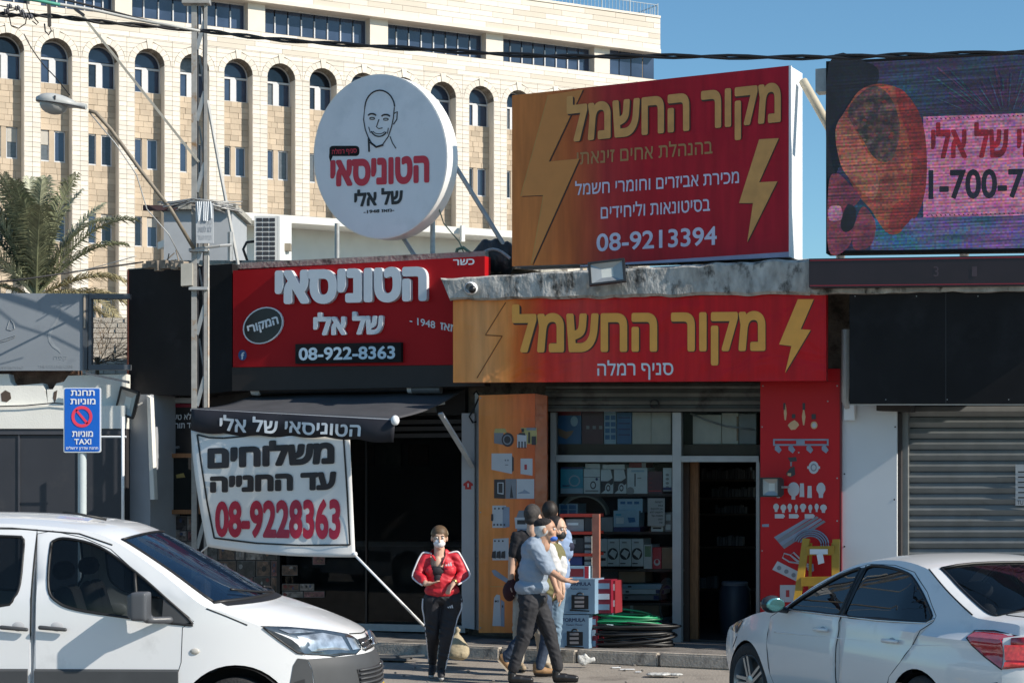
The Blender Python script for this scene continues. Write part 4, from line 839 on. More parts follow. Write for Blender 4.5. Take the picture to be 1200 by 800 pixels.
fl_at("floodlight", "tilted black floodlight on the pillar near the blue taxi sign", W(149, 471.5, 1.0), .26, .36, -.25, .30, .10, (.62, .64, .6))
fl_at("floodlight", "wide black floodlight standing at the front of the concrete canopy", W(711.5, 319, 1.18), .42, .27, W.rz + .2, -.10, -.16, (.40, .41, .38))
fl_at("floodlight", "small dark floodlight on the doorway edge beside the red lamp panel", W(903.5, 570.5, .62), .25, .22, W.rz - .35, 0, .0, (.40, .41, .38))
cm = thing("security_camera", "small white dome security camera under the left end of the canopy", "camera", W(553, 338, 1.05))
B().lathe(W(553, 338, 1.0), W.n, [(0, .0), (0, .075), (.05, .075), (.07, .06)], 16).obj("mount", m_swhite, cm, smooth=40); B().ball(W(553.5, 339, 1.09), .045).obj("lens", m_blackg, cm, smooth=True)

# ------------------------------------------------------------------ left shop front
f1 = thing("restaurant_shopfront", "dark glass restaurant shopfront under the red sign and black awning", "shopfront", W(410, 738, 0)); f1.location.z = .12; MW[f1.name] = Matrix.Translation(f1.location)
plate("glass_pane", rect(275, 490, 428, 732), m_dg, f1, .06, .012); plate("glass_pane", rect(430, 490, 545, 728), m_dg, f1, .06, .012)
plate("glass_frame", rect(428, 490, 430, 734), m_blackg, f1, .08, .04); plate("sill", [(275, 727), (545, 733), (545, 741), (275, 735)], m_alu, f1, .10, .12)
plate("lintel", [(275, 458), (545, 452), (545, 486), (275, 490)], mat("soot_black_board", (.018, .018, .02), .7), f1, .09, .1)
for yy in (492, 500, 508): plate("shutter_rail", [(455, yy), (543, yy - 1), (543, yy + 4), (455, yy + 5)], mat("soot_grey_rail", (.045, .045, .05), .6), f1, .11, .03)
plate("serving_counter", rect(335, 640, 540, 760), mat("counter_grey", (.20, .19, .17), .5, var=.3), f1, -1.2, .5); plate("counter_top", rect(330, 634, 545, 640), m_alu, f1, -1.1, .6)  # invented counter, added to lighten the dark glass in front
for i in range(5): plate("hanging_menu", rect(350 + i * 32, 520, 374 + i * 32, 546), mat("menu_print_%d" % (i % 2), [(.10, .03, .02), (.12, .11, .09)][i % 2], .5, var=.6, scale=14), f1, -1.6, .03)
m_ph = [mat("photo_print_%s" % n_, c_, .35, var=.8, scale=16, spec=.6, grime=tuple(min(.4, q * 3.2 + .03) for q in c_), gscale=9, gth=.56) for n_, c_ in (("sepia", (.10, .055, .035)), ("grey", (.075, .07, .07)), ("dark", (.03, .025, .025)), ("rose", (.13, .045, .045)), ("pale", (.20, .17, .15)))]
m_pf = [mat("photo_figure_%s" % n_, c_, .4, var=.4, scale=20) for n_, c_ in (("skin", (.22, .12, .08)), ("pale", (.26, .25, .24)), ("black", (.012, .012, .013)), ("red", (.16, .02, .02)), ("blue", (.04, .06, .12)))]
m_phe = mat("photo_print_border", (.16, .15, .145), .5)
rn = random.Random(9)
def collage(x0, y0, x1, y1, d, sx, sy, skip=None):
    y = y0
    while y < y1 - 3:
        x = x0; h = rn.uniform(.8, 1.25) * sy
        while x < x1 - 3:
            wd_ = rn.uniform(.7, 1.4) * sx; a, b_ = min(x + wd_, x1), min(y + h, y1)
            if not (skip and skip(x, y, a, b_)):
                B().prism(W.q(rect(x + .4, y + .4, a - .4, b_ - .4), d), V((0, .01, 0))).obj("photo_print_border", m_phe, f1); B().prism(W.q(rect(x + 1, y + 1, a - 1, b_ - 1), d + .004), V((0, .002, 0))).obj("photo_print", rn.choice(m_ph), f1)
                for k_ in range(rn.choice((1, 2, 3))):
                    cx, cy, rx, ry = rn.uniform(x + 3, a - 3), rn.uniform(y + 3, b_ - 3), rn.uniform(1.2, min(3.5, (a - x) / 4)), rn.uniform(1.5, min(5, (b_ - y) / 3.5)); ry = min(ry, cy - y - 1, b_ - cy - 1); rx = min(rx, cx - x - 1, a - cx - 1)
                    if rx > .6 and ry > .6: B().prism(W.q([(cx + rx * rn.uniform(.7, 1) * cos(t), cy + ry * rn.uniform(.7, 1) * sin(t)) for t in [2 * pi * i / 7 for i in range(7)]], d + .007 + .0012 * k_), V((0, .001, 0))).obj("photo_figure", rn.choice(m_pf), f1)
            x = a
        y += h
collage(240, 636, 325, 712, .085, 16, 20); collage(189, 604, 228, 665, .085, 14, 15); collage(189, 535, 192, 604, .085, 4, 14)
collage(330, 650, 396, 700, .075, 20, 11, lambda x, y, a, b_: rn.random() < .5)
plate("mullion", rect(324.5, 490, 328, 735), m_blackg, f1, .10, .05)
pm = thing("wall_menu_board", "black wall board with white Hebrew lines and red top band left of the awning", "board", W(205, 532, .1), W.rz); MW[pm.name] = Matrix.Translation(W(205, 532, .1)) @ Matrix.Rotation(W.rz, 4, 'Z')
plate("board", rect(188, 474, 232, 534), mat("board_black", (.016, .014, .015), .3), pm, .10, .05); plate("red_band", rect(188, 473, 232, 477), mat("band_red", (.20, .01, .03), .4), pm, .105, .04); plate("grey_rail", rect(186, 466, 232, 472), m_pgrey, pm, .11, .06)
sign_text(heb("\u05e9\u05dc\u05d0 \u05d8\u05e2\u05dd,"), (196, 492), (230, 491), (230, 485), (196, 486), m_lwhite, pm, .106, bold=.02); sign_text(heb("\u05d4\u05d9\u05d3 \u05ea\u05d5\u05e8\u05db\u05dd!"), (194, 502), (230, 501), (230, 495), (194, 496), m_lwhite, pm, .106, bold=.02)
sign_text(heb("\u05d4\u05d8\u05d5\u05e0\u05d9\u05e1\u05d0\u05d9 \u05e9\u05dc \u05d0\u05dc\u05d9"), (192, 525), (210, 525), (210, 522.5), (192, 522.5), m_lwhite, pm, .106)
pw = thing("framed_picture", "dark glazed picture in a brown wooden frame on the shop wall", "picture", W(210, 602, .15))
for q in (rect(188, 531, 234, 536), rect(188, 597, 234, 602), rect(188, 536, 193, 597), rect(229, 536, 234, 597)): plate("frame_rail", q, m_wood, pw, .19, .06)
plate("picture_glass", rect(193, 536, 229, 597), mat("dark_picture_glass", (.01, .012, .012), .04, var=.1), pw, .15, .02)
plate("printed_spot", [(206, 556), (215, 554), (217, 559), (207, 560)], mat("yellow_print_spot", (.3, .24, .08), .5), pw, .153, .002)
pp = thing("white_shop_post", "white post with a small red house sticker right of the restaurant glass", "post", W(551, 738, .2)); pp.location.z = .12; MW[pp.name] = Matrix.Translation(pp.location)
plate("post_face", [(541, 484), (556, 484), (556, 737), (541, 735)], mat("white_post_paint", (.44, .45, .47), .5, var=.05, scale=3), pp, .28, .25)
plate("post_side", [(556.5, 460), (561, 460), (561, 738), (556.5, 737)], m_alu, pp, .22, .2)
m_hs = mat("red_sticker", (.55, .03, .03), .5)
plate("house_sticker", [(543, 569), (543, 566.5), (548.5, 562.5), (554, 566.5), (554, 569), (552, 569), (552, 573), (545, 573), (545, 569)], m_hs, pp, .285, .003)
plate("sticker_mark", rect(547.7, 566, 549.3, 570.5), m_lwhite, pp, .288, .002); B().tube(W.q([(555, 462), (558, 458), (562, 464), (556, 477), (550, 488), (554, 495), (558, 494)], .32), .012, 6).obj("drooping_wire", m_lblack, pp, smooth=True)

# ------------------------------------------------------------------ awning and banner
aw = thing("black_awning", "black fabric awning with white Hebrew lettering on its drooping valance", "awning", W(410, 460, .1), W.rz); MW[aw.name] = Matrix.Translation(W(410, 460, .1)) @ Matrix.Rotation(W.rz, 4, 'Z')
m_awt = mat("awning_grey_top", (.055, .057, .065), .75, var=.15, scale=3, bump=.3, bscale=8); m_awb = mat("awning_black_cloth", (.010, .011, .018), .7, var=.15)
DA = 1.9
BL_, BR_, FL_, FR_ = W(300, 462, .2), W(545, 456, .2), W(224, 479, DA), W(462, 491, DA)
b = B(); nx_, ny_ = 24, 8; vs = []
for j in range(ny_ + 1):
    for i in range(nx_ + 1):
        u, v = i / nx_, j / ny_; p = (BL_ * (1 - u) + BR_ * u) * (1 - v) + (FL_ * (1 - u) + FR_ * u) * v; p.z -= .05 * sin(pi * v) + .01 * sin(u * 14) * sin(pi * v); vs.append(p)
m_ = nx_ + 1; top_ = [(j * m_ + i, j * m_ + i + 1, (j + 1) * m_ + i + 1, (j + 1) * m_ + i) for j in range(ny_) for i in range(nx_)]
b.add(vs, top_); o = b.obj("canopy_cloth", m_awt, aw, smooth=True)
sm = o.modifiers.new("thickness", 'SOLIDIFY'); sm.thickness = .008
B().tube([FL_ - V((0, 0, .015)), FR_ - V((0, 0, .015))], .018, 8).obj("front_bar", m_pgrey, aw, smooth=40)
def val(u, v):   # valance: u along, v 0 bottom .. 1 top
    bot = (bil((224, 504), (461, 517), (463, 492), (224, 479)))(u, v); return W(bot[0], bot[1], DA + .03 + .028 * sin(u * 23) * (1 - v) + .012 * sin(u * 9 + 1)) - V((0, 0, (.022 * abs(sin(u * 19)) + .012 * sin(u * 7)) * (1 - v)))
b = B(); nn = 50; b.add([val(i / nn, v) for v in (0, .5, 1) for i in range(nn + 1)], [(j * (nn + 1) + i, j * (nn + 1) + i + 1, (j + 1) * (nn + 1) + i + 1, (j + 1) * (nn + 1) + i) for j in range(2) for i in range(nn)])
o = b.obj("valance", m_awb, aw, smooth=True); o.modifiers.new("thickness", 'SOLIDIFY').thickness = .006
lettering(heb(ELI), lambda u, v: val((258 - 224 + u * 166) / 239, .14 + v * .54) + W.n * .008, m_lwhite, aw, .03)
for q in ((296, 457.5), (479, 455)): B().lathe(W(q[0], q[1], .45), W.u, [(0, 0), (0, .06), (.09, .07), (.12, .05), (.12, 0)], 14).obj("roller_cap", m_swhite, aw, smooth=40)
B().tube([W(300, 457.5, .45), W(479, 454.5, .45)], .045, 12).obj("roller", mat("roller_dark", (.03, .03, .035), .5), aw, smooth=40)
B().tube([W(484, 456, .5), W(517, 456, .5)], .055, 14).obj("motor_cover", mat("motor_grey", (.10, .105, .11), .35), aw, smooth=40)
plate("bracket_plate", [(483, 467), (508, 468), (510, 483), (484, 483)], mat("bracket_grey", (.12, .12, .125), .5), aw, .5, .05)
B().ball(W(463, 492.5, DA), (.05, .05, .06)).obj("bar_end_cap", m_swhite, aw, smooth=True)
B().bar(W(516, 484, .9), W(554, 546, .30), .06, .03, W.u).obj("folding_arm", mat("arm_white", (.5, .51, .52), .45), aw)
B().bar(W(425, 488, 1.5), W(520, 472, .5), .05, .03, W.u).obj("folding_arm", m_alu, aw)
bn = thing("delivery_banner", "white cloth banner with black Hebrew words and red phone number hanging from the awning", "banner", W(320, 650, DA), W.rz); MW[bn.name] = Matrix.Translation(W(320, 650, DA)) @ Matrix.Rotation(W.rz, 4, 'Z')
def ban(px, py, off=0):
    v = (py - 503) / 140; u = (px - 230) / 185
    d = DA - .05 + .05 * sin(v * 4.2 + u * 2) + .035 * sin(u * 7 + v * 3) * (.3 + v) + .02 * sin(u * 17 + v * 5) * v
    return W(px, py, d + off)
cx_l = lambda v: 224 + 19 * v ** 1.25 - 1.5 * sin(pi * v); cx_r = lambda v: 410 + 6.5 * v
yb = lambda u, v: (503 + 9 * u) * (1 - v) + (640 + 12.5 * u ** .8) * v + 3 * sin(pi * u) * v
b = B(); nx_, ny_ = 40, 30
for j in range(ny_ + 1):
    for i in range(nx_ + 1): u, v = i / nx_, j / ny_; b.v.append(ban(cx_l(v) * (1 - u) + cx_r(v) * u, yb(u, v)))
b.f = [(j * (nx_ + 1) + i, j * (nx_ + 1) + i + 1, (j + 1) * (nx_ + 1) + i + 1, (j + 1) * (nx_ + 1) + i) for j in range(ny_) for i in range(nx_)]; b.mi = [0] * len(b.f)
o = b.obj("cloth", mat("white_banner_vinyl", (.80, .79, .77), .5, var=.04, scale=2), bn, smooth=True); o.modifiers.new("thickness", 'SOLIDIFY').thickness = -.004
def banner_line(pts, wpx, mt):
    for a, c in zip(pts, pts[1:]):
        k_ = max(2, int((abs(a[0] - c[0]) + abs(a[1] - c[1])) / 6)); q = [(a[0] + (c[0] - a[0]) * i / k_, a[1] + (c[1] - a[1]) * i / k_) for i in range(k_ + 1)]
        L_ = math.hypot(c[0] - a[0], c[1] - a[1]); nx2, ny2 = -(c[1] - a[1]) / L_ * wpx / 2, (c[0] - a[0]) / L_ * wpx / 2
        yield [ban(x + nx2, y + ny2, .012) for x, y in q] + [ban(x - nx2, y - ny2, .012) for x, y in q], [(i, i + 1, i + 2 + k_, i + 1 + k_) for i in range(k_)]
b = B()
for pts in ([(231, 509), (236, 545), (243, 590), (251, 630)], [(251, 630), (300, 636), (350, 638.5), (410, 638)], [(410, 638), (407, 580), (402.5, 512)], [(231, 509), (245, 512.5), (262, 513), (285, 511), (300, 508)]):
    for vs_, fs_ in banner_line(pts, 2.0, 0): b.add(vs_, fs_)
b.obj("border_line", m_lblack, bn, fix=False)
def ban_text(s, q, mt, bold, ref=None):
    g = bil(*q); lettering(s, lambda u, v: ban(*g(u, v), .014), mt, bn, bold, ref)
m_bk = mat("banner_black_ink", (.018, .017, .022), .5); m_br = mat("banner_red_ink", (.46, .015, .05), .5)
ban_text(heb("\u05de\u05e9\u05dc\u05d5\u05d7\u05d9\u05dd"), ((243, 549), (392, 543), (392, 518), (243, 525)), m_bk, .075)
ban_text(heb("\u05e2\u05d3 \u05d4\u05d7\u05e0\u05d9\u05d9\u05d4"), ((246, 577), (394, 573.5), (394, 552), (246, 558)), m_bk, .075)
ban_text("08-9228363", ((252, 629), (399, 632), (399, 584), (252, 587)), m_br, .05, "0")
B().tube([ban(416, 650), W(455, 690, 1.7), W(497, 733, 1.35)], .016, 6).obj("tie_stick", m_swhite, smooth=True, label="thin white stick slanting down from the banner corner to the pavement", cat="stick")
b = B(); b.tube([ban(243, 640), W(236, 646, 1.6)], .01, 5); b.ball(ban(416, 649), .03); b.obj("tie_rope", m_swhite, bn)

# ------------------------------------------------------------------ electrical shop front
f2 = thing("electrical_shopfront", "grey aluminium shop window and open doorway of the electrical shop", "shopfront", W(768, 752, 0), W.rz); f2.location.z = .12
MW[f2.name] = Matrix.Translation(f2.location) @ Matrix.Rotation(W.rz, 4, 'Z')
m_af = mat("worn_aluminium_frame", (.34, .35, .345), .45, metal=.15, var=.08, scale=5)
for nm, q, d in (("frame_post", rect(645, 483, 651, 752), .02), ("frame_post", rect(788, 483, 798, 752), .03), ("frame_post", rect(886, 541, 890, 752), .02), ("transom_bar", rect(651.2, 533, 787.8, 541), .028), ("transom_bar", rect(798.2, 534, 889, 541), .028), ("sill", rect(651.2, 741, 787.8, 752), .03)):
    plate(nm, q, m_af, f2, d, .09)
plate("glass_pane", rect(651, 541, 788, 741), m_cg, f2, -.02, .008); plate("glass_pane", rect(651, 483, 788, 533), m_cg, f2, -.02, .008); plate("glass_pane", rect(798, 483, 887, 534), m_cg, f2, -.02, .008)
m_shelf = mat("brown_shelf_board", (.075, .055, .045), .7)
plate("door_post", rect(801, 541, 807, 752), mat("dark_wood_jamb", (.06, .035, .025), .7), f2, -.2, .06); plate("door_post", rect(807, 541, 818, 752), m_wood, f2, -.35, .06)
rs = thing("rolled_shutter", "mostly rolled up grey roller shutter above the electrical shop window", "shutter", W(768, 483, .2), W.rz); MW[rs.name] = Matrix.Translation(W(768, 483, .2)) @ Matrix.Rotation(W.rz, 4, 'Z')
def slat(parent, x0, x1, y0, y1, d, mt, name="slat"):
    h = (W(x0, y0, d) - W(x0, y1, d)).length; b = B(); A0, A1 = W(x0, y1, d), W(x1, y1, d)
    pr = [(0, 0), (.02, .012), (h * .5, .03), (h - .02, .012), (h, 0), (h, -.01), (0, -.01)]
    n_ = len(pr); P = [A + V((0, 0, z_)) + W.n * o_ for A in (A0, A1) for z_, o_ in pr]; b.add(P, [(i, (i + 1) % n_, n_ + (i + 1) % n_, n_ + i) for i in range(n_)] + [tuple(range(n_)), tuple(range(2 * n_ - 1, n_ - 1, -1))]); return b.obj(name, mt, parent)
m_sh2 = mat("dusty_shutter", (.12, .125, .115), .6, metal=.2, var=.2, scale=4, grime=(.06, .055, .05), gscale=3)
for y0, y1 in ((449, 455.5), (456.5, 465), (466, 474), (475, 482)): slat(rs, 640, 892, y0, y1, .12, m_sh2)
b = B(); b.tube([W(767 + 5 * cos(R(t)), 473 + 4.5 * sin(R(t)), .17) for t in range(0, 361, 30)], .012, 6); b.obj("ring_handle", m_lblack, rs, smooth=True)
# goods on the shelves: every carton is a thing, its printed faces are parts
sd_ = thing("window_shelf_rack", "dark wooden display shelves inside the electrical shop window", "shelf", W(715, 745, -.25), W.rz); sd_.location.z = .13; MW[sd_.name] = Matrix.Translation(sd_.location) @ Matrix.Rotation(W.rz, 4, 'Z')
for x0, x1, y in ((651, 800, 520), (798, 892, 521)): plate("shelf_board", rect(x0, y, x1, 533), m_shelf, sd_, -.12, .5)
for y in (578.5, 622.5, 666.5, 706): plate("shelf_board", rect(690 if y > 600 else 651, y, 800, y + 3), m_shelf, sd_, -.12, .42)
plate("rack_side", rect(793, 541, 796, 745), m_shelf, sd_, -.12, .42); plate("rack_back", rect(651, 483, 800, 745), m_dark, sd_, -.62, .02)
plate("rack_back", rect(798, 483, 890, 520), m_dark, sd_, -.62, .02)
PAL = {"teal": (0.052, 0.385, 0.525), "white": (0.665, 0.750, 0.750), "blue": (0.044, 0.158, 0.333), "pale": (0.350, 0.525, 0.630), "maroon": (0.105, 0.035, 0.052), "black": (0.035, 0.038, 0.044), "brown": (0.298, 0.201, 0.123), "cream": (0.630, 0.612, 0.525), "grey": (0.298, 0.315, 0.315), "red": (0.560, 0.035, 0.052), "navy": (0.035, 0.052, 0.175), "dkred": (0.245, 0.026, 0.035), "green": (0.210, 0.350, 0.210)}
def pmat(c): return mat("carton_" + c, PAL[c], .45, var=.07, scale=9)
def carton(label, x0, y0, x1, y1, col, art=(), d=-.14, t=.3, cat="box", group=None, name="product_box", pl=W):
    k = thing(name, label, cat, pl((x0 + x1) / 2, y1, d - t / 2), pl.rz, group); MW[k.name] = Matrix.Translation(k.location) @ Matrix.Rotation(pl.rz, 4, 'Z')
    plate("carton", rect(x0, y0, x1, y1), pmat(col), k, d, t, pl)
    for i, (nm, c, q) in enumerate(art):
        P = [(x0 + (x1 - x0) * u, y0 + (y1 - y0) * v) for u, v in (q if len(q) > 2 else ((q[0][0], q[0][1]), (q[1][0], q[0][1]), (q[1][0], q[1][1]), (q[0][0], q[1][1])))]
        plate(nm, P, pmat(c), k, d + .003 + .0015 * i, .0012, pl)
    return k
E_ = lambda cx, cy, rx, ry, n=14: [(cx + rx * cos(2 * pi * i / n), cy + ry * sin(2 * pi * i / n)) for i in range(n)]
carton("blue poster box with a hand picture at left of the top window shelf", 652, 482, 681, 520, "blue", [("red_band", "dkred", [(0, 0), (1, .12)]), ("printed_hand", "brown", [(.05, .5), (.4, .62), (.7, .58), (.6, .72), (.4, .85), (.1, .75)]), ("printed_disc", "pale", E_(.72, .3, .15, .16))])
carton("dark brown box with three pale squares on the top window shelf", 682, 482, 707, 520, "maroon", [("printed_square", "grey", [(.2 + .3 * i, .44), (.35 + .3 * i, .54)]) for i in range(3)])
carton("narrow pale blue box with two columns of pictures on the top shelf", 708, 482, 722, 520, "pale", [("printed_picture", "blue", [(.08 + .48 * c, .12 + .2 * r_), (.46 + .48 * c, .26 + .2 * r_)]) for c in range(2) for r_ in range(4)])
carton("deep blue box left of the blank cream boxes on the top shelf", 723, 483, 740, 520, "blue", [("printed_line", "navy", [(.1, .15 + .18 * i), (.9, .19 + .18 * i)]) for i in range(4)])
carton("blank cream box directly right of the deep blue box, top shelf", 741, 483, 762.6, 520, "cream"); carton("blank cream box touching the window post on the top shelf", 763.2, 483, 786, 520, "cream")
carton("wide pale blank box over the doorway in the transom window", 812, 486, 845, 520, "cream", d=-.2); carton("narrower pale box with yellowed edge over the doorway", 846, 484, 865, 520, "cream", [("yellow_edge", "brown", [(.9, .1), (1, .9)])], d=-.22); carton("grey blank box nearest the right jamb over the doorway", 866, 485, 886, 520, "grey", d=-.24)
carton("teal and white box with a round fan picture, second shelf", 657, 547, 683, 578, "teal", [("navy_top", "navy", [(0, 0), (1, .08)]), ("pale_base", "pale", [(0, .8), (1, 1)]), ("printed_circle", "pale", E_(.62, .52, .26, .22)), ("printed_circle", "teal", E_(.62, .52, .2, .17)), ("printed_line", "navy", [(.08, .68), (.4, .73)])])
carton("white box with small ring and a dark dot, second shelf", 684, 549, 703, 578, "white", [("printed_line", "black", [(.0, .33), (1, .35)]), ("printed_ring", "black", E_(.58, .66, .18, .16)), ("printed_ring", "white", E_(.58, .66, .12, .11)), ("printed_dot", "navy", E_(.8, .42, .08, .06)), ("printed_line", "grey", [(.1, .86), (.9, .93)])])
for i, lb_ in enumerate(("first of two white and black boxes with cut-corner print", "second of two white and black boxes with cut-corner print")):
    carton(lb_ + ", second shelf", 704 + 15.5 * i, 550, 718.5 + 15.5 * i, 578, "white", [("black_print", "black", [(0, .48), (.6, .48), (.95, .35), (.8, 0), (1, 0), (1, .58), (0, 1)]), ("printed_ring", "white", E_(.6, .77, .25, .2)), ("printed_ring", "black", E_(.6, .77, .17, .14)), ("printed_ring", "white", E_(.6, .77, .1, .08))])
carton("wide white box with upright black bars, second shelf", 735, 548, 758.5, 578, "white", [("printed_bar", "black", [(.36, .22), (.42, .72)]), ("printed_bar", "grey", [(.5, .38), (.7, .42)]), ("printed_arc", "grey", E_(.15, .9, .2, .16)), ("printed_line", "pale", [(.2, .08), (.85, .16)])])
carton("dark maroon box between white boxes, second shelf", 759, 552, 776, 578, "maroon", [("printed_line", "dkred", [(.1, .3 + .2 * i), (.3, .34 + .2 * i)]) for i in range(3)] + [("printed_line", "red", [(.08, .86), (.92, .9)])])
carton("tall slim white box beside the window post, second shelf", 777, 548, 787, 575, "white", [("printed_dot", "grey", E_(.5, .3 + .18 * i, .2, .06)) for i in range(4)] + [("blue_base", "navy", [(0, .84), (1, .97)])])
carton("low red and white box lying on top of the wide white box", 737, 542, 757, 547.5, "dkred", [("printed_end", "grey", [(.75, 0), (1, 1)])], t=.26); carton("low white box lying on the small-ring box", 686, 543, 703, 548.5, "white", t=.26); carton("low white box lying on the cut-corner boxes", 706, 544, 732, 549.5, "white", t=.26)
carton("small pale box with blue squares left of the middle shelf", 655, 590, 677, 603, "pale", [("printed_square", "blue", [(.08 + .45 * c, .1 + .45 * r_), (.45 + .45 * c, .48 + .45 * r_)]) for c in range(2) for r_ in range(2)], d=-.12)
carton("rear pale blue box behind the blue print box, middle shelf", 724, 584, 753, 600, "pale", [("printed_line", "blue", [(.1 + .28 * i, .2), (.3 + .28 * i, .4)]) for i in range(3)], d=-.2, t=.25)
carton("pale blue box with blue print on the middle shelf", 719, 598, 749, 617, "pale", [("printed_picture", "blue", [(.55, .42), (.82, .42), (.86, .7), (.6, .74)]), ("printed_line", "teal", [(.08, .2), (.3, .3)]), ("printed_line", "white", [(.1, .42), (.4, .8)])], d=-.13, t=.2)
carton("low navy and white box under the blue print box", 719, 617.3, 750, 622.4, "navy", t=.3); carton("grey box left of the blue print box, middle shelf", 704, 606, 718, 622.4, "grey")
carton("small white box beneath the paper note, middle shelf", 763, 615, 777, 622.4, "white", [("printed_line", "black", [(.15, .35), (.85, .6)])]); carton("small stacked white box by the post, lower", 779, 612, 787, 622.4, "grey", [("printed_square", "white", [(.15, .2), (.85, .8)])]); carton("small stacked white box by the post, upper", 779, 600, 787, 611.7, "grey", [("printed_square", "white", [(.15, .2), (.85, .8)])])
for i, lb_ in enumerate(("leftmost", "middle", "rightmost")):
    carton("%s of three white boxes with a tilted black diamond print" % lb_, 712 + 14.2 * i, 631, 725.6 + 14.2 * i, 663, "white", [("printed_disc", "black", E_(.45, .55, .45, .22)), ("printed_diamond", "white", [(.12, .55), (.4, .38), (.82, .48), (.6, .72)]), ("printed_line", "grey", [(.2, .1), (.6, .16)]), ("printed_line", "black", [(.05, .88), (.5, .92)])], group="three diamond print boxes")
carton("white box with two black bars left of the diamond boxes", 703, 631, 711.4, 663, "white", [("printed_bar", "black", [(0, .45), (.8, .52)]), ("printed_bar", "black", [(0, .7), (.8, .8)])])
carton("white box with a green picture right of the diamond boxes", 754.5, 638, 764, 666, "white", [("printed_picture", "green", [(.1, .05), (.9, .5)])]); carton("red and white toy-like box on the third shelf", 764.6, 641, 775, 666, "red", [("printed_shape", "white", E_(.5, .7, .35, .16)), ("printed_shape", "red", E_(.5, .66, .2, .1))]); carton("plain brown carton at the right end of the third shelf", 775.6, 641, 788, 666, "brown")
carton("brown carton on the shelf below the diamond boxes", 725, 669, 756, 682, "brown", d=-.2); carton("black carton at the left below the diamond boxes", 703, 668, 724, 682, "black", d=-.2)
for i, (y0, x1, lb_) in enumerate(((684, 786, "topmost long pale tube box lying on the fourth shelf"), (690, 778, "second long white tube box lying on the fourth shelf"), (697, 775, "third long grey tube box lying on the fourth shelf"))): carton(lb_, 714, y0, x1, y0 + 5.6, ("pale", "white", "grey")[i], [("printed_mark", "black", [(.3, .3), (.36, .7)]), ("printed_mark", "navy", [(.85, .1), (1, .9)])], t=.25)
carton("long brown carton under the tube boxes", 714, 709, 775, 722, "brown", [("tape_strip", "cream", [(.4, 0), (.46, 1)])]); carton("long pale box near the floor behind the window", 702, 724, 778, 738, "pale", [("printed_line", "white", [(.1, .2), (.9, .4)]), ("printed_square", "navy", [(.85, .5), (.95, .8)])], d=-.16)
carton("short white box leaning near the floor behind the window", 757, 733, 784, 741, "white", d=-.13)
carton("black carton beneath the hanging cable loops", 656, 604, 700, 622, "black", d=-.3); 
b = B(); rn = random.Random(4)
for k_ in range(7):
    b.tube([W(684 + (27 + k_ * .5) * cos(R(t)), 605 - (24 + k_ * .7) * sin(R(t)), -.13 - .012 * k_) for t in range(5, 180, 12)], .014, 5)
b.obj("hanging_cable_loops", mat("cream_cable_sheath", (.22, .23, .19), .5, island=.2), smooth=True, label="pale cable loops hanging behind the shop window", cat="cable")
nt_ = thing("paper_note", "white paper note with black lines taped inside the shop window", "notice", W(769, 617, -.06), W.rz); MW[nt_.name] = Matrix.Translation(W(769, 617, -.06)) @ Matrix.Rotation(W.rz, 4, 'Z')
plate("paper", rect(759, 583.5, 779, 616), mat("paper_white", (.55, .56, .55), .6, var=.02), nt_, -.05, .003)
for i, (wd_, t_) in enumerate(((9, "\u05dc\u05e7\u05d5\u05d7\u05d5\u05ea"), (5, "\u05e0\u05d0"), (14, "\u05d0\u05d9\u05df \u05dc\u05d4\u05d9\u05db\u05e0\u05e1"), (15, "\u05dc\u05d7\u05e0\u05d5\u05ea \u05dc\u05dc\u05d0"), (13, "\u05de\u05e1\u05db\u05d4 \u05e2\u05dc"), (5, "\u05d4\u05e4\u05e0\u05d9\u05dd"), (4, "\u05ea\u05d5\u05d3\u05d4"))):
    y_ = 589 + i * 4; sign_text(heb(t_), (776.5 - wd_, y_), (776.5, y_), (776.5, y_ - 2), (776.5 - wd_, y_ - 2), m_lblack, nt_, -.046, bold=.02)
b = B(); b.tube([W(809, 484, -.1), W(825, 491, -.1), (W(850, 499, -.1)), W(884, 503, -.1)], .012, 5); b.obj("sagging_cable", m_steel, smooth=True, label="thin grey cable sagging across the transom window over the doorway", cat="cable")
# dim goods deep in the doorway
rn = random.Random(21); b = B(); b.cur = 0
dp = thing("back_shelf_unit", "dim shelves of small goods deep inside the doorway", "shelf", W(845, 750, -2.6), W.rz); dp.location.z = .13; MW[dp.name] = Matrix.Translation(dp.location) @ Matrix.Rotation(W.rz, 4, 'Z')
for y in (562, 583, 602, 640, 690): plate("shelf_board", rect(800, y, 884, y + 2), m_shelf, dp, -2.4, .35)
for (xa, xb, y, h) in ((822, 880, 561, 14), (836, 882, 582, 12), (834, 846, 582, 13), (838, 872, 601, 10), (840, 870, 639, 12), (815, 840, 689, 16)):
    x = xa
    while x < xb: w_ = rn.uniform(2.5, 5); plate("hanging_pack", rect(x, y - h * rn.uniform(.6, 1), x + w_ - .7, y), mat("pack_" + rn.choice("ab"), (.11, .12, .13) if rn.random() < .5 else (.05, .06, .07), .5), dp, -2.3, .1); x += w_
bk = thing("blue_bucket", "dull blue plastic drum standing in the dark doorway", "drum", W(861, 748, -1.2)); bk.location.z = .13; MW[bk.name] = Matrix.Translation(bk.location)
lobj(B().lathe((0, 0, 0), (0, 0, 1), [(0, 0), (0, .17), (.3, .2), (.55, .19), (.62, .15), (.64, 0)], 20), "drum_shell", mat("dull_blue_plastic", (.035, .045, .065), .5), bk, smooth=40); lobj(B().lathe((0, 0, .6), (0, 0, 1), [(0, .16), (.03, .165), (.05, .15), (.05, 0)], 20), "lid", mat("lid_grey", (.15, .17, .2), .5), bk, smooth=40)

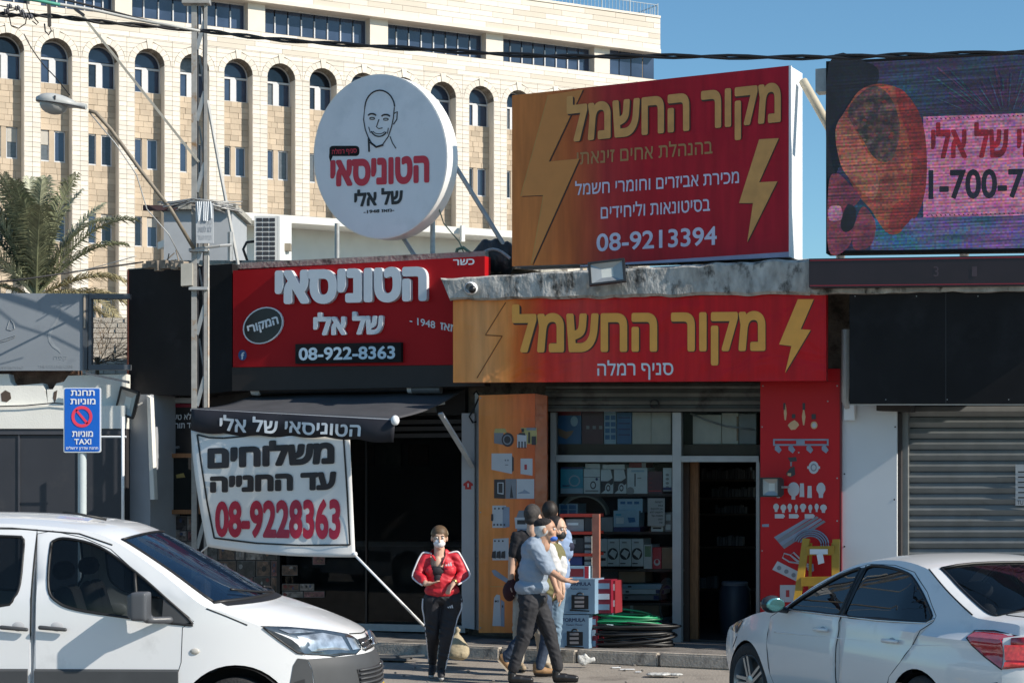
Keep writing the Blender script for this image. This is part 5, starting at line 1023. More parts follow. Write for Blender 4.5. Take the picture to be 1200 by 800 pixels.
# ------------------------------------------------------------------ product panels beside the electrical shop
op = thing("orange_product_panel", "tall orange panel with printed sockets and breakers beside the electrical shop window", "panel", W(597, 741, .45), W.rz); MW[op.name] = Matrix.Translation(W(597, 741, .45)) @ Matrix.Rotation(W.rz, 4, 'Z')
w_ = (W(636, 600, .45) - W(561, 600, .45)).length
m_or = gradmat("orange_panel_print", [(0, (.76, .29, .085)), (.35, (.78, .27, .075)), (.7, (.74, .19, .06)), (1, (.62, .11, .04))], 0, -w_ / 2, w_ / 2, .3, creases=.3)
plate("panel", [(561, 463), (627, 461), (627, 741), (561, 741)], m_or, op, .45, .05)
q = W.q([(627.2, 461), (636.5, 463), (636.5, 741), (627.2, 741)], .45); q[1] -= W.n * .12; q[2] -= W.n * .12
B().slab(q, -W.n * .04).obj("folded_edge", mat("orange_edge_print", (.42, .10, .035), .28, bump=.8, bscale=5), op)
m_d = {"w": mat("print_white", (.50, .51, .54), .4, var=.04), "g": mat("print_grey", (.20, .21, .24), .4), "k": mat("print_dark", (.035, .03, .035), .4), "y": mat("print_yellow", (.42, .36, .14), .4), "b": mat("print_greyblue", (.24, .28, .36), .4), "c": mat("print_cream", (.62, .40, .22), .4), "r": mat("print_red", (.40, .03, .04), .4)}
def dec(parent, d, items):
    for i, (nm, c, q) in enumerate(items):
        plate(nm, q if len(q) > 2 else rect(*q[0], *q[1]), m_d[c], parent, d + .002 + .0012 * i, .001)
E2 = lambda cx, cy, rx, ry, n=16: [(cx + rx * cos(2 * pi * i / n), cy + ry * sin(2 * pi * i / n)) for i in range(n)]
dec(op, .45, [("printed_camera_body", "g", [(579, 506), (590, 506), (590, 521), (579, 519)]), ("printed_camera_top", "y", [(580, 502), (592, 502), (594, 507), (579, 507)]), ("printed_lens", "k", E2(595, 515, 7.2, 8.2)), ("printed_lens", "g", E2(594.5, 515, 5.2, 6)), ("printed_lens", "k", E2(594.5, 515, 3.8, 4.4))])
dec(op, .45, [("printed_connector", "y", [(610, 501), (629, 501), (629, 520), (616, 520)]), ("printed_connector", "w", [(606, 509), (617, 509), (617, 524), (606, 524)]), ("printed_connector", "k", [(607, 509), (609, 507), (615, 507), (616, 510)]), ("printed_stripe", "k", [(607.5, 517), (609, 525)]), ("printed_stripe", "k", [(611, 517), (612.5, 525)]), ("printed_stripe", "k", [(614.5, 517), (616, 525)]), ("printed_plug", "k", [(623, 511), (628, 521)]), ("printed_plug", "k", [(611, 502), (614, 506)]), ("printed_plug", "g", [(617, 501), (628, 504)]), ("printed_plug", "k", [(619, 506), (621, 519)])])
dec(op, .45, [("printed_switch_box", "w", [(576, 531), (600, 531), (600, 555), (576, 550)]), ("printed_switch_side", "k", [(600, 534), (602, 536), (602, 551), (600, 553)]), ("printed_socket", "g", [(591.5, 538), (593, 540)]), ("printed_socket", "g", [(594.5, 538), (596, 540)]), ("printed_socket", "g", [(592, 544), (595.5, 545)])])
dec(op, .45, [("printed_wall_plate", "w", [(610, 537), (624, 537), (624, 557), (610, 555)]), ("printed_red_mark", "r", [(614.5, 544), (617.5, 550)])])
dec(op, .45, [("printed_touch_plate", "k", [(579, 561.5), (592, 561.5), (592, 584), (579, 583.5)]), ("printed_touch_glass", "w", [(583, 565), (590, 565), (590, 579), (583, 578)]), ("printed_touch_glass", "k", [(584, 566), (589, 566), (589, 577.5), (584, 577)]), ("printed_grey_plate", "g", [(592.3, 561), (605, 561), (605, 584), (592.3, 584)]), ("printed_tower", "k", [(597.5, 583), (599, 567), (601.5, 583)]), ("printed_white_plate", "w", [(605.4, 561), (626, 561), (626, 584), (605.4, 584)]), ("printed_line", "b", [(607, 577), (613, 575), (614, 573), (621, 577), (621, 578), (607, 578)])])
for (x, y, lev) in ((577, 592, 0), (577, 630, 1)):
    dec(op, .45, [("printed_breaker", "w", [(x + (0 if not lev else 1), y), (x + 16, y), (x + 16, y + 26), (x, y + 26)]), ("printed_breaker_side", "b", [(x + 12, y + 1), (x + 20, y + 2), (x + 20, y + 25), (x + 12, y + 26)])] if not lev else [("printed_breaker", "w", [(x + 1, y + 1), (x + 19, y), (x + 19, y + 26), (x, y + 26)])])
    dec(op, .454, [("printed_screw", "k", E2(x + 3 + 4.6 * i, y + 3.5, 1, 1.2, 8)) for i in range(3)] + ([("printed_screw", "k", E2(x + 2 + 4 * i, y + 22.5, 1, 1.2, 8)) for i in range(4)] + [("printed_lever", "k", [(x - 1.5, y + 10), (x + .8, y + 18)])] if not lev else [("printed_lever", "k", [(x + 5.5 * i, y + 16), (x + 4 + 5.5 * i, y + 15), (x + 4 + 5.5 * i, y + 24), (x + 5.5 * i - 1, y + 23)]) for i in range(3)]))
dec(op, .45, [("printed_meter", "g", [(608, 598), (626, 597), (626, 606), (605, 606)]), ("printed_meter", "w", [(603, 606), (626, 606), (626, 619), (604, 619)]), ("printed_display", "k", [(606, 609), (616, 614)]), ("printed_meter_base", "b", [(606, 619), (626, 622)])])
dec(op, .45, [("printed_torch", "b", [(576, 668), (580, 667), (598, 680), (596, 684), (579, 674)]), ("printed_glare", "y", [(574, 687), (598, 686.6)])])
dec(op, .45, [("printed_lamp", "w", [(579, 700), (582, 696), (586, 697), (587, 733), (577, 733)]), ("printed_lamp_side", "b", [(587, 702), (591, 705), (591, 734), (587, 733)]), ("printed_dot", "k", E2(581, 704, 1.3, 1.3)), ("printed_dot", "k", E2(589, 710, .8, 1.6)), ("printed_ring", "g", E2(583.5, 704, 1.2, 1.5))])
for x, y in ((563, 466), (563, 600), (563, 735), (624, 735)): plate("screw_head", E2(x, y, .8, .8, 8), m_steel, op, .455, .004)

rp = thing("red_lamp_panel", "tall red panel printed with lamps, bulbs and cables right of the doorway", "panel", W(938, 725, .4), W.rz); MW[rp.name] = Matrix.Translation(W(938, 725, .4)) @ Matrix.Rotation(W.rz, 4, 'Z')
m_rp = mat("red_panel_print", (.50, .010, .016), .4, spec=.25, var=.07, scale=1.2, bump=.25, bscale=2)
plate("panel", rect(891, 447, 984, 757), m_rp, rp, .40, .05); plate("panel_top", [(968.6, 432), (985, 432), (985, 446.6), (891, 446.6), (891, 448), (968.6, 446)], m_rp, rp, .396, .05)
plate("edge_strip", rect(984.3, 432, 986, 757), mat("edge_maroon", (.15, .01, .015), .4), rp, .402, .06)
for x, y in ((925, 478), (938.5, 480)):
    dec(rp, .4, [("printed_pendant", "c", [(x - .8 - 5, y - 7 + 3), (x - 4.2, y - 4), (x - 3, y + 6), (x - 4, y + 14), (x - 5.5, y + 14), (x - 6.5, y + 6)] if x < 930 else [(x + 2.5, y + 0), (x + 4, y + 0), (x + 5.5, y + 8), (x + 4, y + 18), (x + 2.5, y + 18), (x + 1.2, y + 8)])])
dec(rp, .4, [("printed_pendant_cap", "k", [(918, 472), (920.4, 480)]), ("printed_pendant_cap", "k", [(940.5, 472), (943.5, 480)]), ("printed_globe_lamp", "c", [(923, 498), (927, 494), (931, 492), (935, 495), (936.5, 498), (932, 503), (927, 503.5)]), ("printed_pendant_cap", "k", [(928, 485), (932, 490)]), ("printed_glow_bulb", "c", E2(954, 498, 4, 4.5)), ("printed_pendant_cap", "k", [(951, 485), (956, 491)]), ("printed_glow_core", "w", E2(954, 498, 2.4, 2.8))])
dec(rp, .4, [("printed_track_light", "b", [(906, 514), (971, 514), (971, 516), (906, 516)]), ("printed_track_light", "b", [(906, 520), (971, 520), (971, 522), (906, 522)]), ("printed_track_end", "b", [(906, 514), (908, 522)]), ("printed_track_end", "b", [(969, 514), (971, 522)]), ("printed_track_box", "b", [(933, 515), (943, 521)])] + [("printed_spot", "b", [(x, 523), (x + 4, 521), (x + 8, 527), (x + 5, 531), (x, 527)]) for x in (908, 924, 945, 963)])
dec(rp, .4, [("printed_ceiling_spot", "k", [(923, 536), (933, 535), (934, 540), (926, 541)]), ("printed_arm", "g", [(926, 541), (928, 546)]), ("printed_black_spot", "k", [(926, 548), (931, 546), (932, 556), (926, 559), (921, 555)]), ("printed_spot_glass", "c", [(923, 554), (927, 554), (927, 557.5), (923, 557)]), ("printed_downlight", "w", E2(953.5, 547.5, 6, 7.4)), ("printed_ear", "w", [(946, 546), (961, 549)]), ("printed_downlight_ring", "g", E2(953.5, 547.5, 3.6, 4.6)), ("printed_downlight_core", "w", E2(953.5, 547.5, 2.4, 3))])
def bulb(cx, cy, rx, h): return [(cx - rx * .45, cy + h), (cx - rx * .5, cy + h * .55), (cx - rx, cy + h * .1), (cx - rx * .95, cy - h * .35), (cx - rx * .5, cy - h * .7), (cx, cy - h * .8), (cx + rx * .5, cy - h * .7), (cx + rx * .95, cy - h * .35), (cx + rx, cy + h * .1), (cx + rx * .5, cy + h * .55), (cx + rx * .45, cy + h)]
dec(rp, .4, [("printed_bulb", "w", bulb(912, 574, 4, 9)), ("printed_bulb", "w", E2(930, 573, 7, 8.4)), ("printed_bulb_cap", "w", [(927.5, 580), (932, 585)]), ("printed_tube_bulb", "w", [(937.5, 566), (942, 566), (942.5, 582), (937, 582)]), ("printed_tube_bulb", "w", [(946.5, 569), (951, 569), (951.5, 583), (946, 583)]), ("printed_bulb", "w", bulb(962, 573, 5.3, 10)), ] + [("printed_small_bulb", "w", bulb(x, 594 + (i % 2), r_, 5.5)) for i, (x, r_) in enumerate(((909.5, 3.4), (918, 3.4), (925.5, 2.7), (933, 2.2), (941, 3.7), (949.5, 2.4), (957, 2.4), (965, 4)))])
dec(rp, .4, [("printed_connector_strip", "w", [(x, 602), (x + 10, 602), (x + 12, 604.5), (x + 10, 607), (x, 607)]) for x in (908, 924.5, 943)])
dec(rp, .4, [("printed_label", "b", [(893, 614), (901, 613.5), (901, 617), (893, 617)])])
for i in range(4): plate("printed_conduit", [(907 + 3 * i, 629 + 3.4 * i), (953 + 4 * i, 602 + 2.4 * i), (955.5 + 4 * i, 604 + 2.4 * i), (910 + 3 * i, 632.5 + 3.4 * i)], m_d["bg"[i % 2]], rp, .402 + .0012 * i, .001)
m_gray = m_d["g"]
for r_ in (22, 19, 16, 13): B().tube([W(950 + r_ * .95 * cos(R(t)), 638 - r_ * .8 * sin(R(t)), .412) for t in range(-15, 170, 12)], .009, 4).obj("printed_coil", m_d["b"], rp)
for pts in ([(948, 661), (938, 659), (926, 650), (919, 648), (917, 653), (925, 658), (938, 660), (950, 664)], [(935, 658), (926, 650), (930, 647), (940, 657), (950, 668)]): B().tube(W.q(pts, .405), .009, 4).obj("printed_wire", m_d["w"], rp)
plate("printed_plug", [(947, 661), (953, 660), (954, 668), (950, 671), (946, 667)], m_d["b"], rp, .41, .002)
plate("printed_socket_strip", [(911, 657), (939, 671), (934, 681), (905, 667)], m_d["w"], rp, .405, .002)
for i in range(3): plate("printed_socket_holes", E2(913 + 8.5 * i, 665 + 4.2 * i, 2.6, 2.6), m_d["g"], rp, .408, .002)
plate("printed_wall_plate", rect(914, 685, 932, 705), m_d["w"], rp, .405, .002); plate("printed_plate_mark", rect(921, 691, 925, 699), m_d["r"], rp, .408, .002)
for x, y in ((894, 452), (981, 452), (981, 560), (893, 500), (893, 645), (981, 610), (970, 470), (936, 530)): plate("screw_head", E2(x, y, .9, .9, 8), m_steel, rp, .405, .004)
nmy = mat("ladder_yellow", (.42, .24, .02), .45, var=.12, scale=8, grime=(.35, .22, .06), gscale=6, gth=.6)
ld = thing("yellow_ladder", "old yellow step ladder leaning by the red lamp panel behind the sedan", "ladder", W(956, 745, .8), W.rz); ld.location.z = .12; MW[ld.name] = Matrix.Translation(ld.location) @ Matrix.Rotation(W.rz, 4, 'Z')
def gp(px, py, d, z=None): p = W(px, py, d); return V((p.x, p.y, z)) if z is not None else p
B().bar(gp(945, 631, .62), gp(925, 745, 1.0, .12), .08, .035, W.u).obj("rail", nmy, ld); B().bar(gp(980, 632, .62), gp(978, 745, 1.0, .12), .08, .035, W.u).obj("rail", nmy, ld)
for y0, d_ in ((645, .66), (681, .79), (712, .89)): t_ = (y0 - 631) / 114; x0 = 945 - 20 * t_; B().bar(W(x0 + 3, y0, d_), W(978, y0 - .5, d_), .10, .05, V((0, 0, 1))).obj("step", nmy, ld)
plate("label_strip", [(949, 643), (970, 643), (970, 649), (949, 649)], m_lwhite, ld, .72, .004); plate("hanging_tag", [(957, 649.5), (964, 648), (966, 659), (959, 661)], m_lwhite, ld, .73, .003)
B().bar(gp(950, 636, .55), gp(948, 745, .45, .12), .03, .03, W.u).obj("rear_leg", nmy, ld); B().bar(gp(976, 636, .55), gp(977, 745, .45, .12), .03, .03, W.u).obj("rear_leg", nmy, ld)

# ------------------------------------------------------------------ right shop
wc = thing("white_cladding_panel", "plain white cladding panel between the red lamp panel and right roller shutter", "panel", W(1019, 757, .35), W.rz); MW[wc.name] = Matrix.Translation(W(1019, 757, .35)) @ Matrix.Rotation(W.rz, 4, 'Z')
plate("panel", rect(987, 470, 1051, 765), m_wpanel, wc, .35, .05)
for x, y in ((1049, 500), (989.5, 555), (1048, 585), (989.5, 640)): plate("screw_head", E2(x, y, 1, 1, 8), m_lblack, wc, .355, .004)
b = B(); b.tube([W(991, 386, .5), W(991, 450, .5), W(990.5, 470, .48), W(993, 478, .45)], [.045, .045, .04, .03], 8); b.obj("grey_conduit", m_alu, smooth=40, label="grey conduit running down beside the left edge of the blank black sign", cat="pipe")
plate("junction_box", rect(989, 472, 1001, 492), m_swhite, None, .46, .08, label="small white junction box at the lower left corner of the blank black sign", cat="junction box")
bsn = thing("blank_black_sign", "large blank black sign box above the right roller shutter", "sign box", W(1150, 473, .9), W.rz); MW[bsn.name] = Matrix.Translation(W(1150, 473, .9)) @ Matrix.Rotation(W.rz, 4, 'Z')
plate("box", [(995.5, 343), (1330, 338), (1330, 473), (995.5, 473)], m_black, bsn, .92, .3)
for x_ in (1108, 1222): plate("sheet_joint", rect(x_, 342, x_ + .7, 472.5), mat("joint_dark_grey", (.03, .03, .033), .6), bsn, .923, .004)
for i in range(9): plate("rivet", E2(1002 + i * 36, 468 if i % 2 else 347, .7, .7, 6), m_steel, bsn, .925, .003)
plate("lower_trim", [(995.5, 473), (1330, 473), (1330, 474.5), (995.5, 474.5)], m_alu, bsn, .90, .05)
rsh = thing("right_roller_shutter", "closed grey roller shutter under the blank black sign with a paper notice on it", "shutter", W(1190, 757, .15), W.rz); MW[rsh.name] = Matrix.Translation(W(1190, 757, .15)) @ Matrix.Rotation(W.rz, 4, 'Z')
ys_ = [475.5 + 12.85 * i for i in range(24)]
for y0 in ys_: slat(rsh, 1064, 1300, y0 + .4, y0 + 12.3, .10, m_shut)
plate("shutter_backing", rect(1062, 470, 1302, 790), m_dark, rsh, .06, .02)
plate("guide_rail", rect(1056, 482, 1064, 790), m_shut, rsh, .2, .14); plate("dark_gap", rect(1051.5, 484, 1056, 790), mat("gap_dark", (.04, .035, .035), .8), rsh, .28, .2)
plate("housing_end", [(1027, 474), (1067, 474), (1067, 482), (1027, 481)], mat("gap_dark", ()), rsh, .5, .3)
ntc = thing("shutter_notice", "white paper notice stuck on the right roller shutter slats", "notice", W(1200, 592, .15), W.rz); MW[ntc.name] = Matrix.Translation(W(1200, 592, .15)) @ Matrix.Rotation(W.rz, 4, 'Z')
plate("paper", rect(1190, 544, 1216, 592), mat("notice_paper", (.42, .44, .46), .6), ntc, .145, .004)
for i in range(6): plate("printed_line", rect(1193, 552 + 6 * i, 1213, 553.5 + 6 * i), m_lblack, ntc, .148, .001)
sign_text("TU", (1192, 591), (1199, 591), (1199, 586), (1192, 586), m_lblack, ntc, .148, ref="T")

# ------------------------------------------------------------------ goods standing on the sidewalk
def gz(t, z=.125):
    t.location.z = z; MW[t.name] = Matrix.Translation(t.location) @ Matrix.Rotation(W.rz, 4, 'Z'); return t
m_fb = mat("carton_formula_blue", (.20, .31, .42), .45, var=.05); m_fr2 = mat("carton_formula_red", (.20, .010, .028), .45, var=.06); m_fn = mat("formula_navy", (.012, .03, .09), .5)
def formula(label, x0, y0, x1, y1, xs_, d=1.15, t=.32):
    k = thing("heater_box", label, "box", W((x0 + x1) / 2, y1, d - t / 2), W.rz, "radiant heater boxes"); MW[k.name] = Matrix.Translation(k.location) @ Matrix.Rotation(W.rz, 4, 'Z')
    plate("carton", rect(x0, y0, x1, y1), m_fb, k, d, t); h = y1 - y0; w = x1 - x0
    plate("red_side", rect(x1 + .2, y0 + 1, xs_, y1 - 1), m_fr2, k, d - .12, t - .1)
    for i in range(3): plate("side_print", rect(x1 + 2, y0 + 5 + i * h * .3, xs_ - 2, y0 + 5 + i * h * .3 + h * .16), m_lwhite if i % 2 else m_fb, k, d - .117, .002)
    sign_text("FORMULA", (x0 + w * .12, y0 + h * .19), (x0 + w * .88, y0 + h * .19), (x0 + w * .88, y0 + h * .09), (x0 + w * .12, y0 + h * .09), m_fn, k, d + .003, bold=.035, ref="F")
    sign_text("Radiant Heater", (x0 + w * .25, y0 + h * .30), (x0 + w * .8, y0 + h * .30), (x0 + w * .8, y0 + h * .25), (x0 + w * .25, y0 + h * .25), m_fn, k, d + .003, bold=.01, ref="R")
    a, b_, c, e = x0 + w * .26, y0 + h * .45, x0 + w * .80, y0 + h * .86
    plate("printed_heater", [(a, b_), (c, b_ + 1), (c, e), (a, e)], m_lblack, k, d + .003, .001)
    for i in range(3): plate("printed_grille", rect(a + w * .1, b_ + h * (.05 + .12 * i), c - w * .14, b_ + h * (.12 + .12 * i)), mat("heater_grille_print", (.30, .27, .27), .4), k, d + .005, .001)
    plate("printed_feet", [(a - 2, e), (c + 1, e + 1.5), (c + 1, e + 3), (a - 2, e + 2)], m_lblack, k, d + .003, .001)
    B().tube([W(x0 + w * .53 + w * .1 * cos(R(q)), b_ - h * .055 * sin(R(q)), d + .004) for q in range(0, 181, 30)], .008, 4).obj("printed_handle", m_lblack, k)
formula("upper blue and red heater carton with bold dark lettering", 660, 678, 697, 719, 716)
formula("lower blue and red heater carton standing on the sidewalk", 655, 720, 690, 762, 700)
carton("plain blue heater carton side standing left behind the lettered cartons", 648, 676, 659, 760, "pale", d=1.05, t=.3); carton("red striped carton end right of the upper heater carton", 716.5, 680, 721, 718, "dkred", [("printed_bar", "white", [(.2, .1), (.8, .3)]), ("printed_bar", "white", [(.2, .6), (.8, .8)])], d=.95, t=.25)
carton("small pale carton on edge right of the lower heater carton", 697.5, 718, 711, 736, "pale", [("printed_mark", "grey", [(.3, .3), (.7, .4)])], d=.9, t=.25)
rk = gz(thing("red_display_rack", "red metal display rack with goods outside the shop window", "rack", W(680, 745, .85), W.rz))
m_rk = mat("rack_red_paint", (.40, .035, .02), .45, var=.12); m_rk2 = mat("rack_brick_red", (.34, .13, .09), .6, var=.15, scale=14)
plate("post", rect(694, 602, 702, 745), m_rk2, rk, .95, .05); plate("post", rect(656, 602, 659, 745), m_rk, rk, .95, .05)
for y in (602, 622.5, 648): plate("shelf_rail", rect(659.2, y, 693.8, y + 3.4), m_rk, rk, .95, .4)
carton("pale carton on the upper level of the red rack", 663, 608, 684, 622, "grey", [("printed_line", "white", [(.1, .3), (.7, .5)])], d=.9); carton("dark tool carton at the right of the upper rack level", 685, 606, 693, 622, "black", d=.9)
carton("dark blue carton on the lowest rack level", 660, 652, 682, 662, "navy", [("printed_spot", "blue", E_(.2, .5, .1, .3))], d=.9); carton("black carton with pale label on the middle rack level", 663, 630, 684, 647.5, "black", [("pale_label", "grey", [(.1, .1), (.55, .4)])], d=.9); carton("grey tool cases stacked at right of the rack", 685, 628, 693, 662, "grey", [("black_band", "black", [(0, .2 + .2 * i), (1, .28 + .2 * i)]) for i in range(4)], d=.9)
carton("flat carton with dark red window below the rack", 659, 663, 690, 677.6, "pale", [("dark_red_window", "dkred", [(.05, .2), (.8, .85)]), ("red_end", "red", [(.84, 0), (1, 1)])], d=1.0)
def coil(name, label, cx, cy, z, rad, n, r, mt, sq=.5, seed=1):
    b = B(); rn = random.Random(seed)
    for k in range(n):
        rr = rad * rn.uniform(.82, 1.04); ox, oy, zz = rn.uniform(-.03, .03), rn.uniform(-.03, .03), z + k * r * 1.5; tl = rn.uniform(-.05, .05); ph = rn.uniform(0, 6)
        b.tube([V((cx + ox + rr * cos(R(t)), cy + oy + rr * sq * sin(R(t)), zz + tl * cos(R(t) + ph) + .02)) for t in range(0, 361, 15)], r, 6, cap=False)
    return b.obj(name, mt, smooth=True, label=label, cat="cable coil")
c0 = W(742, 750, .75)
coil("black_cable_coil", "large flat coil of black cable on the sidewalk under the shop window", c0.x, c0.y, .14, .50, 11, .016, mat("black_cable", (.015, .015, .016), .45, island=.4), .5, 1)
c1 = W(737, 750, .72); coil("green_cable_coil", "coil of green cable lying on top of the black cable coil", c1.x - .08, c1.y, .36, .42, 7, .013, mat("green_cable", (.012, .20, .085), .4, island=.5), .5, 2)
c2 = W(783, 700, -.2)
b = B()
for k in range(8): b.tube([W(782 + (9 + k * .3) * cos(R(t)), 706 + (22 + k) * sin(R(t)), -.1 - .02 * k) for t in range(0, 361, 20)], .012, 5, cap=False)
b.obj("grey_cable_coil", mat("grey_cable", (.12, .14, .13), .5, island=.3), smooth=True, label="tall grey cable coil hanging behind glass by the window post", cat="cable coil")
# litter
rn = random.Random(8)
b = B()
for i in range(14): p = X(688 + rn.uniform(-9, 9), 771 + rn.uniform(-10, 6), 20.5); b.ball((p.x, p.y, max(.02, p.z * .7)), (rn.uniform(.02, .05), .035, rn.uniform(.012, .035)), nu=7, nv=5)
me = remeshed(b, .02, 1); me.materials.clear(); me.materials.append(mat("crumpled_plastic", (.55, .55, .53), .4, var=.1, bump=1, bscale=20)); o = bpy.data.objects.new("plastic_bag", me); COL.objects.link(o); tag(o, "crumpled white plastic bag at the curb beside the heater cartons", "bag")
p = X(780, 790, 19.6); b = B()
for i in range(9): b.ball((p.x + rn.uniform(-.14, .14), p.y + rn.uniform(-.05, .05), .012), (.08, .06, .018), nu=8, nv=5)
me = remeshed(b, .014, 1); me.materials.clear(); me.materials.append(mat("crumpled_plastic", ())); o = bpy.data.objects.new("flattened_bag", me); COL.objects.link(o); tag(o, "flattened white plastic wrapper lying on the street left of the sedan", "wrapper")
for i, (x, y, l) in enumerate(((735, 783, .16), (722, 781, .10), (748, 786, .06))):
    p = X(x, y, F * CH / (y - HZ)); B().box((p.x, p.y, -.005), (l, .05, .006), rn.uniform(-.3, .3)).obj("paper_scrap", m_swhite, label=["longest white paper scrap on the street by the curb", "middle white paper scrap nearest the plastic bag", "smallest white paper scrap on the street"][i], cat="litter", group="paper scraps by the curb")
p = X(536, 765, 20.9); b = B()
for i in range(6): b.ball((p.x + rn.uniform(-.08, .08), p.y + rn.uniform(-.04, .04), .20 + rn.uniform(-.08, .08)), (.10, .09, .10), nu=9, nv=7)
b.ball((p.x, p.y, .36), (.04, .03, .05)); b.ball((p.x, p.y, .12), (.12, .1, .09))
me = remeshed(b, .025, 3); me.materials.clear(); me.materials.append(mat("beige_sack", (.40, .34, .23), .8, var=.2, bump=1, bscale=10)); o = bpy.data.objects.new("rubbish_sack", me); COL.objects.link(o); tag(o, "knotted beige rubbish sack at the curb behind the woman in red", "sack")
p = X(455, 765, 21.2); b = B(); b.box((p.x, p.y, .02), (.5, .22, .025), -.3); b.box((p.x + .25, p.y - .05, .05), (.35, .03, .02), .5); b.obj("flat_grey_board", mat("grey_board", (.08, .085, .09), .7), label="flat dark grey board lying on the pavement left of the woman", cat="board")
for i in range(26):
    x_, y_ = rn.uniform(430, 830), rn.uniform(770, 798); p = X(x_, y_, F * CH / (y_ - HZ)); s_ = rn.uniform(.008, .022)
    if i == 0: gravel = B()
    gravel.ball((p.x, p.y, s_ * .2 - .01), (s_, s_, s_ * .6), nu=6, nv=4)
gravel.obj("loose_gravel", m_walk, kind='stuff', label="scattered small stones on the street near the curb", cat="gravel")

# ------------------------------------------------------------------ air conditioner
ac = thing("air_conditioner", "white outdoor air conditioner unit with square grille above the red shop sign", "air conditioner", X(316, 312, 25.5)); AP = Plane(0, 316, 25.5); m_acw = mat("ac_white", (.62, .63, .62), .5, var=.03)
b = B(); b.prism(AP.q([(298, 253), (325, 253), (325, 309), (298, 309)], 0), V((0, .3, 0))); b.obj("case", m_acw, ac)
b = B(); b.prism([AP(325.2, 253), AP(325.2, 309), AP(325.2, 309) + V((.12, .35, 0)), AP(325.2, 253) + V((.12, .35, 0))], V((.03, 0, 0))); b.obj("side_panel", m_acw, ac)
for r_ in range(9):
    for c_ in range(3): plate("grille_slot", rect(300.5 + 7.6 * c_, 255.5 + 5.6 * r_, 307 + 7.6 * c_, 259.6 + 5.6 * r_), m_gate, ac, .006, .01, AP)
B().tube([AP(298, 283, -.1), AP(289, 284, -.1), AP(285, 292, -.1), AP(290, 306, -.1)], .02, 6).obj("hose", m_lblack, ac, smooth=True)
B().box(AP(336, 290, -.2), (.12, .12, .1)).obj("valve_cover", mat("valve_beige", (.3, .26, .2), .6), ac)
for x in (329, 333): B().tube([AP(x, 258, -.3), AP(x, 309, -.3)], .018, 6).obj("pipe", m_alu, ac)

# ------------------------------------------------------------------ lattice pole
PZ = 23.2; po = X(236, 555, PZ); pl0 = thing("lattice_pole", "tall grey steel lattice utility pole in front of the black sign boxes", "utility pole", (po.x, PZ, .1)); PP = Plane(0, 236, PZ)
top_y, bot_y = -60, 800
def zz(p, z): return V((p.x, p.y, z))
zt = PP(0, top_y).z
for x, dy, wd_, m_ in ((227.6, 0, .065, m_rusty), (231.6, .13, .022, m_gate), (241, 0, .038, m_rusty), (238.6, .13, .02, m_gate)):
    B().bar(zz(PP(x, 0, -dy), .1), zz(PP(x, 0, -dy), zt), wd_, .03).obj("chord", m_, pl0)
z = .3; k = 0
while z < zt - .4:
    a, c = (230.5, 240) if k % 2 == 0 else (240, 230.5)
    if k % 2 == 0: B().bar(zz(PP(a, 0, .0), z), zz(PP(c, 0, -.0), z + .36), .05, .012, V((0, 0, 1))).obj("lacing_bar", m_steel, pl0)
    else: B().bar(zz(PP(233.5, 0, -.15), z + .40), zz(PP(239, 0, -.15), z + .02), .022, .012).obj("lacing_bar", m_steel, pl0)
    z += .44; k += 1
plate("cross_arm", rect(213, -2, 245, 3.5), m_rusty, pl0, .08, .16, PP)
for x in (217, 224, 231, 238, 243): B().tube([PP(x, 5, .0), PP(x, -5, .0)], .018, 6).obj("bolt", m_steel, pl0)
B().bar(PP(94, 15, .05), PP(233, 190, .02), .055, .03, V((0, 1, 0))).obj("diagonal_brace", mat("beige_brace", (.36, .34, .29), .6, var=.1), pl0)
B().tube([PP(243, 118, -.1), PP(256, 190, -.1), PP(279, 310, -.15)], .022, 7).obj("stay_pipe", mat("stay_white", (.48, .48, .46), .5), pl0, smooth=40)
B().tube([PP(244, 240, 0), PP(244, 640, 0)], .016, 6).obj("service_pipe", mat("orange_stained_white", (.48, .46, .42), .5, grime=(.45, .26, .14), gscale=1.2, gth=.5), pl0)
B().tube([PP(222, 293, .06), PP(258, 288, .06), PP(271, 287, 0)], .02, 6).obj("side_arm", m_alu, pl0); B().tube([PP(270, 272, -.1), PP(270, 306, -.1)], .035, 8).obj("side_tube", m_steel, pl0)
for y in (291, 336): plate("clamp", rect(221, y, 243, y + 3.4), m_alu, pl0, .07, .14, PP)
mb = thing("meter_cover", "white metal cover with printed lines strapped to the lattice pole", "cover plate", PP(239, 286, .1))
plate("cover", [(229, 236), (250, 238), (250, 285), (230, 285)], mat("cover_white", (.45, .47, .49), .5, var=.06), mb, .16, .03, PP)
sign_text(heb("\u05db\u05d0\u05df \u05d7\u05e9\u05de\u05dc"), (232, 262), (248, 263), (248, 256), (232, 256), m_pgrey, mb, .164, PP); sign_text(heb("\u05dc\u05d0 \u05dc\u05e0\u05d2\u05d5\u05e2"), (232, 272), (248, 272), (248, 266), (232, 266), m_pgrey, mb, .164, PP, .03); sign_text(heb("\u05d7\u05d1\u05e8\u05ea \u05d7\u05e9\u05de\u05dc"), (232, 281), (248, 281), (248, 276), (232, 276), m_pgrey, mb, .164, PP)
rn = random.Random(6)
for i in range(7): x_ = 231 + i * 2.6; B().tube([PP(x_, 236, .17), PP(x_ + rn.uniform(-3, 3), 252 + rn.uniform(0, 9), .175)], .008, 4).obj("hanging_cord", m_lwhite, mb)
b = B()
for i in range(14): y_ = 238 + rn.uniform(-6, 6); b.tube([PP(188 + rn.uniform(-4, 20), y_ + 3, rn.uniform(-.1, .3)), PP(225, 234 + rn.uniform(-2, 4), rn.uniform(0, .2)), PP(250 + rn.uniform(0, 35), 240 + rn.uniform(-4, 10), rn.uniform(0, .2))], .008, 4)
